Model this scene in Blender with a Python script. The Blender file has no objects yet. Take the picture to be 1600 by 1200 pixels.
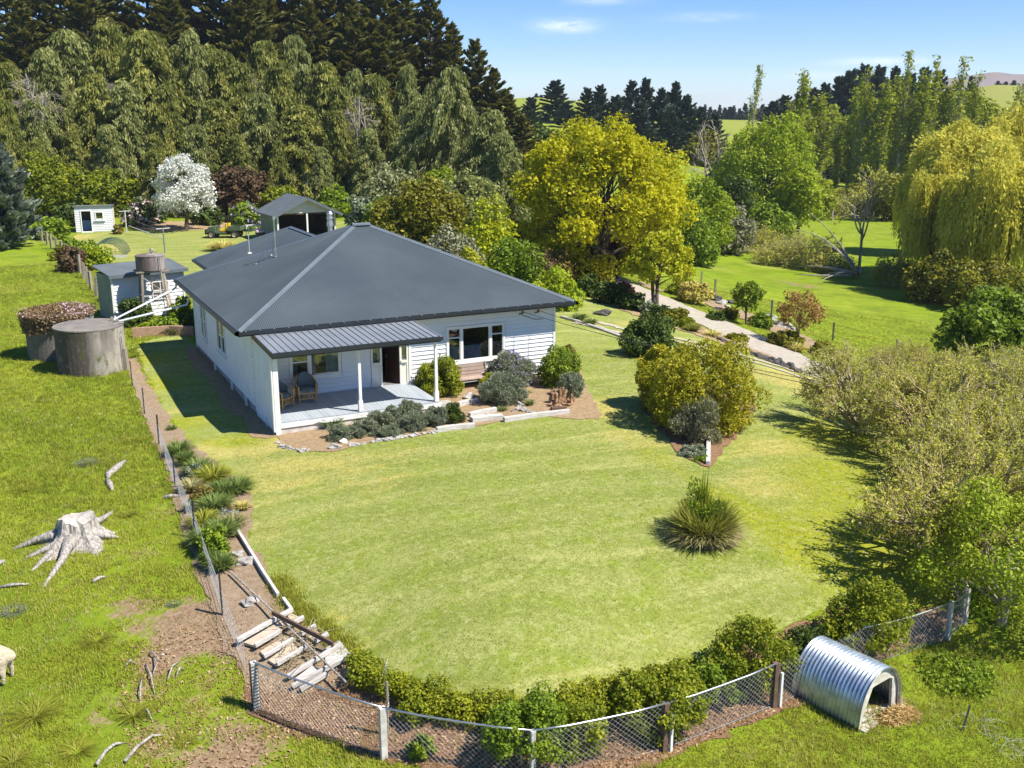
import bpy, math, random
import numpy as np
from mathutils import Vector, Matrix
from mathutils.geometry import delaunay_2d_cdt

scene = bpy.context.scene
COL = scene.collection
R = math.radians
rng = np.random.default_rng(11)
random.seed(5)

# ------------------------------------------------------------------ camera frame (metres, z up; x along the house front, y to the back)
CAM = np.array([-7.622, -32.638, 10.361])
YAW, PITCH, FPX = 0.4653, 0.2588, 1600.0
FW = np.array([math.sin(YAW) * math.cos(PITCH), math.cos(YAW) * math.cos(PITCH), -math.sin(PITCH)])
RT = np.array([math.cos(YAW), -math.sin(YAW), 0.0])
UP = np.cross(RT, FW)

def ray(px, py):
    return FW + RT * ((px - 800) / FPX) - UP * ((py - 600) / FPX)

def at_depth(px, py, depth):
    return CAM + ray(px, py) * depth

def on_plane(px, py, z):
    d = ray(px, py)
    return CAM + d * ((z - CAM[2]) / d[2])

# ------------------------------------------------------------------ terrain: surveyed spot heights, smooth surface through them
SP = []
for _y in (2, 15, 30, 50, 70):
    for _x, _z in ((-26, .1), (-14, 0), (-6, -.08), (7, 0), (14, 0)):
        SP.append((_x, _y, _z))
SP += [(-2, 4, -.2), (-1.5, 8, -.15), (-3, 12, -.1), (-1, 0, -.05), (20, 2, -.35), (20, 15, -.35), (20, 30, -.25), (20, 50, .2), (20, 70, .6)]
SP += [(28, 6, -1.9), (29.3, 15.5, -1.5), (30.5, 27.4, -1), (31, 40, -.8), (30, 60, .2), (27, -4, -2.1), (26, -14, -2.2)]
SP += [(36, 6, -3.2), (37, 16, -2.9), (40, 28, -2.7), (42, 42, -2.3), (48, 25, -4), (49, 10, -4.3), (60, 20, -4.8), (70, 45, -5),
       (85, 37, -5), (55, 45, -4.2), (75, 20, -5.3), (45, -5, -4), (60, 0, -5), (100, 60, -5), (109, 90, -5), (111, 78, -5),
       (130, 70, -5), (80, 80, -4.2), (60, 65, -3.4), (60, 90, -1.5), (45, 60, -1.5), (36, -12, -3.2), (40, -30, -3.5)]
SP += [(8, 86, .8), (9, 100, 2), (10, 130, 4), (-30, 80, 1), (-40, 110, 3), (30, 85, .8), (30, 110, 2.5), (45, 100, 1.5), (-40, 40, .5), (40, 140, 5), (70, 130, 1)]
SP += [(-2.2, -6.3, -.1), (0, -6, 0), (7, -6, 0), (13, -5, -.25), (7.5, -13.3, -.2), (.35, -16.0, -.35), (-1.5, -12, -.3), (4, -15.3, -.35),
       (8.5, -15.3, -.42), (10.8, -14, -.4), (-4.06, -14.13, -1.2), (-2.3, -16.9, -1.2), (-.1, -18.5, -1.2), (2.5, -18.85, -1.2),
       (5.3, -18.7, -1.2), (10.6, -18.3, -1.2), (12.8, -16.3, -.8), (6.4, -19.9, -1.22), (0, -24, -1.6), (8, -26, -1.6), (-8, -24, -1.8),
       (16, -22, -1.5), (20, -15, -1.3), (20.9, -5.3, -1), (-6.7, -6, -.3), (-8.5, -10.3, -.8), (-12, -14, -1.1), (-14, -4, -.3),
       (-5, -9.5, -.5), (-4.2, -11.5, -.7), (-6, -16, -1.3), (-10, -40, -2.5), (15, -40, -2.2), (-30, -20, -1.2)]
for _px, _py, _d in ((840, 152, 330), (925, 160, 330), (1000, 192, 280), (1150, 201, 440), (1250, 196, 450), (1075, 262, 180), (1070, 248, 210),
                     (1105, 232, 230), (1330, 290, 230), (1300, 215, 320), (1400, 195, 300), (1550, 133, 400), (1640, 138, 400), (1620, 180, 270),
                     (1480, 170, 330), (1750, 150, 420), (700, 160, 330), (1150, 199, 700), (1550, 140, 700), (700, 150, 700), (300, 140, 500), (1900, 170, 500)):
    SP.append(tuple(at_depth(_px, _py, _d)))
for _r in (1100, 2200, 3600):
    for _k in range(12):
        SP.append((CAM[0] + _r * math.sin(_k * .5236), CAM[1] + _r * math.cos(_k * .5236), -7.0))
SP = np.array(SP, float)

def _phi(x, y, c=3.0):
    dx = x[:, None] - SP[None, :, 0]; dy = y[:, None] - SP[None, :, 1]
    return np.sqrt(dx * dx + dy * dy + c * c)
_A = np.zeros((len(SP) + 3, len(SP) + 3))
_A[:len(SP), :len(SP)] = _phi(SP[:, 0], SP[:, 1]) + np.eye(len(SP)) * -0.02
_A[:len(SP), -3] = 1; _A[:len(SP), -2] = SP[:, 0]; _A[:len(SP), -1] = SP[:, 1]
_A[-3:, :len(SP)] = _A[:len(SP), -3:].T
_W = np.linalg.solve(_A, np.concatenate([SP[:, 2], np.zeros(3)]))

def Hn(x, y):
    x = np.asarray(x, float).ravel(); y = np.asarray(y, float).ravel()
    out = np.empty(len(x))
    for i in range(0, len(x), 20000):
        s = slice(i, i + 20000)
        out[s] = _phi(x[s], y[s]) @ _W[:-3] + _W[-3] + x[s] * _W[-2] + y[s] * _W[-1]
    return np.clip(out, -9, 45)

def H(x, y):
    return float(Hn([x], [y])[0])

def g(px, py):
    """the point of the ground seen at a photo position"""
    d = ray(px, py); t0 = 8.0
    ts = np.concatenate([np.arange(8, 60, .4), np.arange(60, 200, 1.2), np.arange(200, 900, 5)])
    P = CAM[None] + d[None] * ts[:, None]
    below = np.nonzero(P[:, 2] < Hn(P[:, 0], P[:, 1]))[0]
    if len(below) == 0:
        return CAM + d * 600
    k = max(1, below[0]); a, b = ts[k - 1], ts[k]
    for _ in range(14):
        m = .5 * (a + b); q = CAM + d * m
        if q[2] < H(q[0], q[1]): b = m
        else: a = m
    q = CAM + d * b
    return np.array([q[0], q[1], H(q[0], q[1])])

def by_top(px, py, depth):
    p = at_depth(px, py, depth); z = H(p[0], p[1])
    return np.array([p[0], p[1], z]), p[2] - z

# ------------------------------------------------------------------ objects
WL = {}
def tag(o, label=None, cat=None, group=None, kind=None):
    if label: o['label'] = label
    if cat: o['category'] = cat
    if group: o['group'] = group
    if kind: o['kind'] = kind
    return o

def thing(name, label, cat, loc=(0, 0, 0), group=None):
    o = bpy.data.objects.new(name, None)
    o.empty_display_size = .2
    COL.objects.link(o); o.location = loc; WL[o.name] = np.array(loc, float)
    return tag(o, label, cat, group)

def link(name, me, mats, parent=None, smooth=False):
    if not isinstance(mats, (list, tuple)): mats = [mats]
    for m in mats: me.materials.append(m)
    o = bpy.data.objects.new(name, me); COL.objects.link(o)
    if parent is not None:
        o.parent = parent; WL[o.name] = WL[parent.name]
    else:
        WL[o.name] = np.zeros(3)
    if smooth:
        me.polygons.foreach_set('use_smooth', np.ones(len(me.polygons), bool))
    return o

def fast_mesh(name, V, Q, mats, parent=None, tint=None, smooth=False, extra=None):
    """V n*3, Q m*k polygon array; tint per vertex"""
    V = np.asarray(V, np.float32); Q = np.asarray(Q, np.int32)
    if parent is not None: V = V - WL[parent.name].astype(np.float32)
    me = bpy.data.meshes.new(name)
    m, k = Q.shape
    me.vertices.add(len(V)); me.vertices.foreach_set('co', V.ravel())
    me.loops.add(m * k); me.loops.foreach_set('vertex_index', Q.ravel())
    me.polygons.add(m); me.polygons.foreach_set('loop_start', np.arange(0, m * k, k, dtype=np.int32))
    me.polygons.foreach_set('loop_total', np.full(m, k, np.int32))
    me.update(calc_edges=True)
    if tint is not None:
        a = me.attributes.new('tint', 'FLOAT', 'POINT'); a.data.foreach_set('value', np.asarray(tint, np.float32))
    if extra:
        for nm, arr in extra.items():
            a = me.attributes.new(nm, 'FLOAT', 'POINT'); a.data.foreach_set('value', np.asarray(arr, np.float32))
    return link(name, me, mats, parent, smooth)

class MB:
    def __init__(s): s.v = []; s.f = []; s.mi = []
    def add(s, verts, faces, mi=0):
        n = len(s.v); s.v += [tuple(map(float, p)) for p in verts]
        for f in faces: s.f.append(tuple(i + n for i in f)); s.mi.append(mi)
        return s
    def hexa(s, p, mi=0):
        return s.add(p, [(0, 3, 2, 1), (4, 5, 6, 7), (0, 1, 5, 4), (1, 2, 6, 5), (2, 3, 7, 6), (3, 0, 4, 7)], mi)
    def box(s, c, size, rz=0, mi=0):
        hx, hy, hz = [q / 2 for q in size]; ca, sa = math.cos(rz), math.sin(rz); P = []
        for dz in (-hz, hz):
            for dx, dy in ((-hx, -hy), (hx, -hy), (hx, hy), (-hx, hy)):
                P.append((c[0] + dx * ca - dy * sa, c[1] + dx * sa + dy * ca, c[2] + dz))
        return s.hexa(P, mi)
    def span(s, x0, x1, y0, y1, z0, z1, mi=0):
        return s.box(((x0 + x1) / 2, (y0 + y1) / 2, (z0 + z1) / 2), (x1 - x0, y1 - y0, z1 - z0), 0, mi)
    def beam(s, a, b, w, h, mi=0, up=(0, 0, 1), roll=0):
        a = np.array(a, float); b = np.array(b, float); d = b - a; d /= np.linalg.norm(d) + 1e-9
        u = np.array(up, float)
        if abs(d @ u) > .97: u = np.array((1., 0, 0))
        sx = np.cross(d, u); sx /= np.linalg.norm(sx); sz = np.cross(sx, d)
        if roll: sx, sz = sx * math.cos(roll) + sz * math.sin(roll), -sx * math.sin(roll) + sz * math.cos(roll)
        P = []
        for e in (a, b):
            for i, j in ((-1, -1), (1, -1), (1, 1), (-1, 1)): P.append(e + sx * w / 2 * i + sz * h / 2 * j)
        return s.hexa(P, mi)
    def tube(s, pts, rad, n=6, mi=0, cap=True):
        pts = [np.array(p, float) for p in pts]
        if not hasattr(rad, '__len__'): rad = [rad] * len(pts)
        V = []; u = None
        for i, p in enumerate(pts):
            d = pts[min(i + 1, len(pts) - 1)] - pts[max(i - 1, 0)]; d = d / (np.linalg.norm(d) + 1e-9)
            if u is None:
                u = np.cross(d, (0, 0, 1.)) if abs(d[2]) < .95 else np.cross(d, (1., 0, 0))
            u = u - d * (u @ d); u /= np.linalg.norm(u) + 1e-9; w = np.cross(d, u)
            for k in range(n):
                a = 2 * math.pi * k / n; V.append(p + (u * math.cos(a) + w * math.sin(a)) * rad[i])
        Fc = []
        for i in range(len(pts) - 1):
            for k in range(n):
                k2 = (k + 1) % n; Fc.append((i * n + k, i * n + k2, (i + 1) * n + k2, (i + 1) * n + k))
        if cap:
            Fc.append(tuple(range(n))[::-1]); Fc.append(tuple(range((len(pts) - 1) * n, len(pts) * n)))
        return s.add(V, Fc, mi)
    def lathe(s, c, prof, n=24, mi=0, sx=1, sy=1):
        V = []; Fc = []
        for r, z in prof:
            for k in range(n):
                a = 2 * math.pi * k / n; V.append((c[0] + r * math.cos(a) * sx, c[1] + r * math.sin(a) * sy, c[2] + z))
        for i in range(len(prof) - 1):
            for k in range(n):
                k2 = (k + 1) % n; Fc.append((i * n + k, i * n + k2, (i + 1) * n + k2, (i + 1) * n + k))
        Fc.append(tuple(range(n))[::-1]); Fc.append(tuple(range((len(prof) - 1) * n, len(prof) * n)))
        return s.add(V, Fc, mi)
    def quad(s, *p, mi=0): return s.add(p, [tuple(range(len(p)))], mi)
    def blob(s, c, r, seed=0, amp=.25, n=10, m=7, mi=0, flat=1.0):
        rs = np.random.default_rng(seed); ph = rs.uniform(0, 6.28, 6); V = []; Fc = []
        for i in range(m + 1):
            th = math.pi * i / m
            for k in range(n):
                a = 2 * math.pi * k / n
                d = np.array((math.sin(th) * math.cos(a), math.sin(th) * math.sin(a), math.cos(th)))
                q = 1 + amp * (math.sin(3 * d[0] + ph[0]) * math.cos(2.5 * d[1] + ph[1]) + .6 * math.sin(5 * d[2] + 4 * d[0] + ph[2]))
                rr = np.array(r if hasattr(r, '__len__') else (r, r, r * flat))
                V.append(np.array(c) + d * rr * q)
        for i in range(m):
            for k in range(n):
                k2 = (k + 1) % n; Fc.append((i * n + k, (i + 1) * n + k, (i + 1) * n + k2, i * n + k2))
        return s.add(V, Fc, mi)
    def build(s, name, mats, parent=None, smooth=False, bevel=0):
        off = WL[parent.name] if parent is not None else np.zeros(3)
        me = bpy.data.meshes.new(name)
        me.from_pydata([tuple(np.array(p) - off) for p in s.v], [], s.f); me.update()
        o = link(name, me, mats, parent, smooth)
        if isinstance(mats, (list, tuple)) and len(mats) > 1:
            me.polygons.foreach_set('material_index', np.array(s.mi, np.int32))
        if bevel:
            b = o.modifiers.new('bevel', 'BEVEL'); b.width = bevel; b.segments = 2; b.limit_method = 'ANGLE'
        return o

def copy_tree(o, parent=None, loc=None, rz=None, sc=None, label=None):
    c = o.copy(); COL.objects.link(c)
    if parent is not None: c.parent = parent
    else:
        c.location = loc; WL[c.name] = np.array(loc, float)
        c.rotation_euler = (0, 0, rz or 0)
        if sc is not None: c.scale = sc if hasattr(sc, '__len__') else (sc, sc, sc)
        if label: c['label'] = label
    for ch in list(o.children): copy_tree(ch, c)
    return c

# ------------------------------------------------------------------ materials
def _nt(name):
    m = bpy.data.materials.new(name); m.use_nodes = True; nt = m.node_tree; nt.nodes.clear()
    out = nt.nodes.new('ShaderNodeOutputMaterial'); return m, nt, out
def nd(nt, t, **kw):
    n = nt.nodes.new('ShaderNode' + t)
    for k, v in kw.items():
        if k in n.inputs: n.inputs[k].default_value = v
        else: setattr(n, k, v)
    return n
def rgba(c): return (c[0], c[1], c[2], 1.0)
def coords(nt):
    return nd(nt, 'TexCoord').outputs['Object']
def world(nt):
    return nd(nt, 'NewGeometry').outputs['Position']
def noise(nt, vec, scale, detail=4, rough=.55, dist=0):
    n = nd(nt, 'TexNoise'); n.inputs['Scale'].default_value = scale; n.inputs['Detail'].default_value = detail
    n.inputs['Roughness'].default_value = rough; n.inputs['Distortion'].default_value = dist
    if vec is not None: nt.links.new(vec, n.inputs['Vector'])
    return n.outputs['Fac']
def ramp(nt, fac, stops):
    r = nd(nt, 'ValToRGB'); e = r.color_ramp.elements
    e[0].position, e[0].color = stops[0][0], rgba(stops[0][1]); e[1].position, e[1].color = stops[-1][0], rgba(stops[-1][1])
    for p, c in stops[1:-1]:
        k = e.new(p); k.color = rgba(c)
    nt.links.new(fac, r.inputs['Fac']); return r.outputs['Color']
def step(nt, fac, a, b):
    r = nd(nt, 'MapRange'); r.inputs['From Min'].default_value = a; r.inputs['From Max'].default_value = b
    nt.links.new(fac, r.inputs['Value']); return r.outputs['Result']
def mix(nt, f, a, b, blend='MIX'):
    n = nd(nt, 'Mix', data_type='RGBA', blend_type=blend)
    if isinstance(f, (int, float)): n.inputs['Factor'].default_value = f
    else: nt.links.new(f, n.inputs['Factor'])
    for sck, v in (('A', a), ('B', b)):
        s_ = [i for i in n.inputs if i.name == sck and i.type == 'RGBA'][0]
        if isinstance(v, tuple): s_.default_value = rgba(v)
        else: nt.links.new(v, s_)
    return [o for o in n.outputs if o.type == 'RGBA'][0]
def mth(nt, op, a, b=None):
    n = nd(nt, 'Math', operation=op)
    for i, v in enumerate((a, b)):
        if v is None: continue
        if isinstance(v, (int, float)): n.inputs[i].default_value = v
        else: nt.links.new(v, n.inputs[i])
    return n.outputs[0]
def attr(nt, name): return nd(nt, 'Attribute', attribute_name=name).outputs['Fac']
def stretch(nt, vec, s):
    m = nd(nt, 'Mapping'); m.inputs['Scale'].default_value = s; nt.links.new(vec, m.inputs['Vector']); return m.outputs[0]
def finish(nt, out, col, rough=.7, metal=0, bump=None, bdist=.02, spec=.4, coat=0):
    b = nd(nt, 'BsdfPrincipled'); b.inputs['Roughness'].default_value = rough if isinstance(rough, (int, float)) else .5
    if not isinstance(rough, (int, float)): nt.links.new(rough, b.inputs['Roughness'])
    b.inputs['Metallic'].default_value = metal; b.inputs['Specular IOR Level'].default_value = spec
    if isinstance(col, tuple): b.inputs['Base Color'].default_value = rgba(col)
    else: nt.links.new(col, b.inputs['Base Color'])
    if bump is not None:
        n = nd(nt, 'Bump'); n.inputs['Distance'].default_value = bdist; nt.links.new(bump, n.inputs['Height'])
        nt.links.new(n.outputs[0], b.inputs['Normal'])
    nt.links.new(b.outputs[0], out.inputs[0]); return b

def M(name, c1, c2=None, scale=3, rough=.6, metal=0, bump=0, bscale=30, spec=.4, lo=.35, hi=.65, str_=(1, 1, 1), detail=5):
    m, nt, out = _nt(name); v = stretch(nt, coords(nt), str_)
    c2 = c2 or tuple(q * .8 for q in c1)
    col = mix(nt, step(nt, noise(nt, v, scale, detail), lo, hi), c1, c2)
    finish(nt, out, col, rough, metal, noise(nt, v, bscale, 4) if bump else None, bump, spec)
    return m

def leafmat(name, dark, mid, light, trans=.3, rough=.55):
    m, nt, out = _nt(name)
    t = attr(nt, 'tint')
    col = ramp(nt, t, [(0.0, dark), (.5, mid), (1.0, light)])
    b = nd(nt, 'BsdfPrincipled'); b.inputs['Roughness'].default_value = rough; b.inputs['Specular IOR Level'].default_value = .25
    nt.links.new(col, b.inputs['Base Color'])
    tr = nd(nt, 'BsdfTranslucent'); nt.links.new(mix(nt, .5, col, light), tr.inputs['Color'])
    mx = nd(nt, 'MixShader'); mx.inputs[0].default_value = trans
    nt.links.new(b.outputs[0], mx.inputs[1]); nt.links.new(tr.outputs[0], mx.inputs[2]); nt.links.new(mx.outputs[0], out.inputs[0])
    return m
bark = M('bark', (.13, .10, .075), (.07, .055, .04), 6, .9, bump=.03, bscale=25, str_=(1, 1, .25))
bark_pale = M('bark_pale', (.42, .38, .32), (.22, .19, .15), 5, .85, bump=.02, bscale=20, str_=(1, 1, .3))
bark_white = M('bark_white', (.62, .58, .50), (.25, .22, .18), 4, .8, lo=.5, hi=.7, str_=(1, 1, 2))
bark_dark = M('bark_dark', (.06, .045, .035), (.035, .028, .022), 6, .9)
twig = M('twig', (.46, .38, .19), (.28, .22, .115), 4, .9)
twig_grey = M('twig_grey', (.46, .40, .23), (.29, .245, .14), 4, .9)
drift = M('driftwood', (.53, .49, .44), (.21, .185, .16), 22, .9, bump=.05, bscale=30, str_=(1, 1, .10), lo=.40, hi=.64)
white = M('white_paint', (.80, .80, .78), (.72, .72, .69), 3, .45)
board_paint = M('weatherboard_paint', (.78, .79, .79), (.70, .71, .71), 1.6, .5, bump=.003, bscale=40, str_=(.3, 1, 1))
cream = M('cream_paint', (.76, .73, .64), (.66, .63, .54), 2, .5)
green_wall = M('green_wall_paint', (.20, .23, .16), (.15, .17, .12), 2, .6)
roof_grey = M('roof_steel', (.064, .083, .093), (.086, .107, .117), .35, .42, bump=.002, bscale=8, spec=.5)
roof_old = M('roof_steel_old', (.11, .13, .14), (.15, .165, .17), 1.2, .5, spec=.5)
flash_grey = M('flashing_steel', (.125, .155, .175), (.105, .13, .148), 2, .4, spec=.5)
gutter_dark = M('gutter_dark', (.018, .022, .027), (.026, .03, .036), 3, .4)
veranda_steel = M('veranda_steel', (.25, .27, .29), (.20, .22, .24), .9, .38, spec=.6)
deck_paint = M('deck_paint', (.42, .46, .50), (.34, .38, .42), 1.2, .55, str_=(6, .4, 1))
concrete = M('concrete', (.46, .43, .38), (.30, .28, .25), 2.2, .9, bump=.01, bscale=30)
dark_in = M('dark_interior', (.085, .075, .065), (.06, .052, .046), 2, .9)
hall_wall = M('hall_wall', (.20, .19, .18), (.16, .15, .14), 2, .8)
door_wood = M('door_wood', (.055, .024, .017), (.035, .015, .011), 3, .45, str_=(1, 1, .2))
curtain = M('curtain', (.62, .64, .64), (.50, .52, .52), 6, .9, str_=(4, 4, .2))
blue_blind = M('blue_blind', (.20, .42, .56), (.16, .35, .48), 6, .8, str_=(3, 3, .2))
steel = M('galvanised_steel', (.60, .62, .63), (.48, .5, .52), 5, .35, metal=.85)
steel_dull = M('steel_dull', (.36, .38, .40), (.26, .27, .29), 6, .5, metal=.6)
wire_m = M('fence_wire', (.62, .63, .64), (.5, .51, .52), 9, .45, metal=.3)
stake_m = M('stake_black', (.035, .032, .03), (.05, .045, .04), 6, .7)
post_wood = M('post_wood', (.34, .29, .22), (.21, .18, .14), 5, .9, str_=(1, 1, .3))
pipe_white = M('pipe_white', (.8, .82, .84), (.73, .75, .77), 3, .35)
rattan = M('rattan', (.55, .33, .12), (.40, .22, .07), 12, .5)
cushion = M('cushion_blue', (.13, .17, .21), (.10, .13, .165), 14, .9)
timber_grey = M('timber_grey', (.62, .60, .57), (.44, .41, .37), 3, .9, bump=.006, bscale=30, str_=(1, 6, 6))
timber_tan = M('timber_tan', (.55, .47, .36), (.42, .34, .25), 4, .9, str_=(1, 5, 5))
timber_brown = M('timber_brown', (.16, .10, .07), (.10, .065, .045), 4, .85)
plank_red = M('plank_faded', (.46, .35, .29), (.36, .27, .22), 4, .9)
rot_wood = M('rotten_wood', (.48, .31, .17), (.13, .07, .04), 9, .95, bump=.03, bscale=20)
stone_m = M('stone', (.44, .42, .38), (.28, .26, .24), 4, .9, bump=.015, bscale=18)
stone_dark = M('stone_dark', (.10, .095, .09), (.06, .055, .05), 4, .9, bump=.015, bscale=18)
brick_m = M('brick_old', (.42, .27, .19), (.30, .19, .13), 8, .9)
rubber = M('rubber', (.02, .02, .02), (.03, .03, .03), 5, .8)
utv_green = M('utv_green', (.10, .14, .08), (.075, .11, .06), 3, .4)
utv_black = M('utv_black', (.02, .022, .022), (.03, .032, .032), 3, .5)
yellow_p = M('yellow_plastic', (.80, .52, .02), (.7, .44, .02), 3, .45)
rim_tan = M('rim_tan', (.62, .52, .32), (.5, .42, .26), 4, .5)
wool = M('wool', (.62, .53, .38), (.46, .38, .26), 14, .95, bump=.03, bscale=30)
sheep_face = M('sheep_face', (.62, .58, .50), (.45, .41, .35), 8, .9)
straw = M('straw', (.55, .38, .16), (.40, .26, .10), 20, .95, bump=.03, bscale=60)
pink_m = M('pink_cover', (.75, .5, .5), (.65, .42, .43), 4, .7)
red_m = M('red_paint', (.22, .01, .03), (.15, .01, .02), 4, .6)
netting = M('netting_green', (.07, .12, .085), (.05, .09, .06), 8, .8)
cable_m = M('cable_black', (.03, .03, .032), (.04, .04, .042), 3, .6)

def glass_mat():
    m, nt, out = _nt('window_glass')
    t = nd(nt, 'BsdfTransparent'); t.inputs[0].default_value = (.75, .82, .85, 1)
    gl = nd(nt, 'BsdfGlossy'); gl.inputs['Roughness'].default_value = .02
    fr = nd(nt, 'Fresnel'); fr.inputs[0].default_value = 1.5
    mx = nd(nt, 'MixShader'); nt.links.new(mth(nt, 'ADD', fr.outputs[0], .11), mx.inputs[0])
    nt.links.new(t.outputs[0], mx.inputs[1]); nt.links.new(gl.outputs[0], mx.inputs[2]); nt.links.new(mx.outputs[0], out.inputs[0]); return m
glass = glass_mat()

def kennel_steel():
    m, nt, out = _nt('kennel_steel'); v = coords(nt)
    c = mix(nt, step(nt, noise(nt, v, 5, 6, .7), .4, .62), (.55, .62, .68), (.36, .42, .47)); c = mix(nt, mth(nt, 'MULTIPLY', step(nt, noise(nt, v, 2.2, 6, .75), .54, .68), .6), c, (.30, .25, .20))
    finish(nt, out, c, .34, .75); return m
kennel_m = kennel_steel()

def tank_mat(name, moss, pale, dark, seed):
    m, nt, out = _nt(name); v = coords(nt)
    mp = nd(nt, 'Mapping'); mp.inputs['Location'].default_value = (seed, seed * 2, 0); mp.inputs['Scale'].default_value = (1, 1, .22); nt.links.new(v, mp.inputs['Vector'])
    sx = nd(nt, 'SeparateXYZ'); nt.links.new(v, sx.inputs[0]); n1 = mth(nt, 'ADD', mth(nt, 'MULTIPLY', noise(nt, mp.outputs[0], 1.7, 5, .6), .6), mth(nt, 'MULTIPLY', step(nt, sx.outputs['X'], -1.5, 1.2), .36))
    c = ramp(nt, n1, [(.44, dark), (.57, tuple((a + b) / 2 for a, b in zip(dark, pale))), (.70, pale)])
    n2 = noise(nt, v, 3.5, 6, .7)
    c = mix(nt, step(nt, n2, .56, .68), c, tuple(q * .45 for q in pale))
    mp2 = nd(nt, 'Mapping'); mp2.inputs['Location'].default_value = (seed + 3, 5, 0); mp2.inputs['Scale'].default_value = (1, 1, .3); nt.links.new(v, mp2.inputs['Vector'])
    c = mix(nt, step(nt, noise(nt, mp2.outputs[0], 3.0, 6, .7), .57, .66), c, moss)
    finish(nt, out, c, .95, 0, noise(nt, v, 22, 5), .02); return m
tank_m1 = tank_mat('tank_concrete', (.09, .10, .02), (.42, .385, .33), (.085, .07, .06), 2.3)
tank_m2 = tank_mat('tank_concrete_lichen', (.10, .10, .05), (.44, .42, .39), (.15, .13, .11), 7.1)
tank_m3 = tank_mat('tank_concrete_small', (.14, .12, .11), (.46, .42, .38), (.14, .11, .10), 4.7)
tank_top = M('tank_lid', (.17, .155, .14), (.25, .23, .20), 2, .95, bump=.01)

# -------- ground covers
def paddock_mat():
    m, nt, out = _nt('paddock_ground'); w = world(nt)
    big = noise(nt, w, .12, 4); mid = noise(nt, w, .9, 6, .65); fine = noise(nt, w, 9, 5, .7)
    gcol = ramp(nt, mth(nt, 'ADD', mth(nt, 'MULTIPLY', mid, .6), mth(nt, 'MULTIPLY', fine, .4)), [(.30, (.105, .17, .009)), (.47, (.215, .285, .014)), (.62, (.34, .375, .04))])
    gcol = mix(nt, mth(nt, 'MULTIPLY', step(nt, noise(nt, w, .018, 5, .6), .4, .62), .5), gcol, (.15, .20, .018))
    gcol = mix(nt, step(nt, big, .42, .66), gcol, mix(nt, fine, (.13, .22, .008), (.26, .335, .012)))
    pch = noise(nt, w, .33, 6, .68)
    gcol = mix(nt, mth(nt, 'MULTIPLY', step(nt, pch, .50, .62), .55), gcol, (.105, .165, .012))
    gcol = mix(nt, mth(nt, 'MULTIPLY', step(nt, noise(nt, stretch(nt, w, (1, 1, 1)), .11, 5, .7, .8), .56, .66), .5), gcol, (.30, .31, .07))
    dry = mix(nt, mid, (.34, .32, .085), (.22, .25, .05))
    gcol = mix(nt, attr(nt, 'dry'), gcol, dry)
    dirt = ramp(nt, fine, [(.3, (.17, .11, .065)), (.55, (.30, .21, .125)), (.75, (.42, .32, .21))])
    k = mth(nt, 'ADD', attr(nt, 'dirt'), mth(nt, 'MULTIPLY', mth(nt, 'SUBTRACT', mid, .5), 1.5))
    k = mth(nt, 'ADD', k, mth(nt, 'MULTIPLY', mth(nt, 'SUBTRACT', fine, .5), .6))
    col = mix(nt, step(nt, k, .42, .62), gcol, dirt)
    finish(nt, out, col, .95, 0, fine, .06, spec=.15); return m
paddock_m = paddock_mat()

def lawn_mat(name, dryk, rot):
    m, nt, out = _nt(name); w = world(nt)
    big = noise(nt, w, .22, 3); mid = noise(nt, w, 1.1, 5, .6); fine = noise(nt, w, 11, 6, .8); fin2 = noise(nt, w, 5, 6, .8)
    mp = nd(nt, 'Mapping'); mp.inputs['Rotation'].default_value = (0, 0, rot); mp.inputs['Scale'].default_value = (.12, 1.0, 1); nt.links.new(w, mp.inputs['Vector'])
    streak = noise(nt, mp.outputs[0], 1.5, 5, .6, .4)
    wv = nd(nt, 'TexWave'); wv.inputs['Scale'].default_value = .16; wv.inputs['Distortion'].default_value = 1.3; wv.inputs['Detail'].default_value = 2; wv.bands_direction = 'Y'
    mp3 = nd(nt, 'Mapping'); mp3.inputs['Rotation'].default_value = (0, 0, rot); nt.links.new(w, mp3.inputs['Vector']); nt.links.new(mp3.outputs[0], wv.inputs['Vector'])
    base = mix(nt, step(nt, wv.outputs['Fac'], .2, .8), (.232, .264, .062), (.288, .312, .092))
    base = mix(nt, step(nt, mid, .45, .68), base, (.225, .285, .032))
    base = mix(nt, step(nt, streak, .52, .66), base, (.37, .38, .125))
    dry = mix(nt, mid, (.54, .43, .17), (.44, .38, .085))
    dm = mth(nt, 'ADD', mth(nt, 'MULTIPLY', attr(nt, 'dry'), dryk), mth(nt, 'ADD', mth(nt, 'MULTIPLY', mth(nt, 'SUBTRACT', streak, .5), 1.3), mth(nt, 'MULTIPLY', mth(nt, 'SUBTRACT', mid, .5), .8)))
    pat = noise(nt, w, 2.3, 6, .7)
    base = mix(nt, mth(nt, 'MULTIPLY', step(nt, pat, .56, .68), .4), base, (.42, .385, .15))
    base = mix(nt, mth(nt, 'MULTIPLY', step(nt, pat, .44, .34), .36), base, (.19, .245, .04))
    base = mix(nt, step(nt, dm, .35, .75), base, dry)
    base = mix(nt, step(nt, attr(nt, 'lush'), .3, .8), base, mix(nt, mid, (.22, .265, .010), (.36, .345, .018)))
    base = mix(nt, mth(nt, 'MULTIPLY', step(nt, fine, .44, .58), .62), base, (.165, .21, .03))
    base = mix(nt, mth(nt, 'MULTIPLY', step(nt, fin2, .50, .62), .6), base, (.41, .415, .17))
    finish(nt, out, base, .95, 0, fine, .02, spec=.12); return m
lawn_m = lawn_mat('lawn_front', 1.0, R(14))
lawn_back_m = lawn_mat('lawn_rear', 1.0, R(20))

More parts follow.
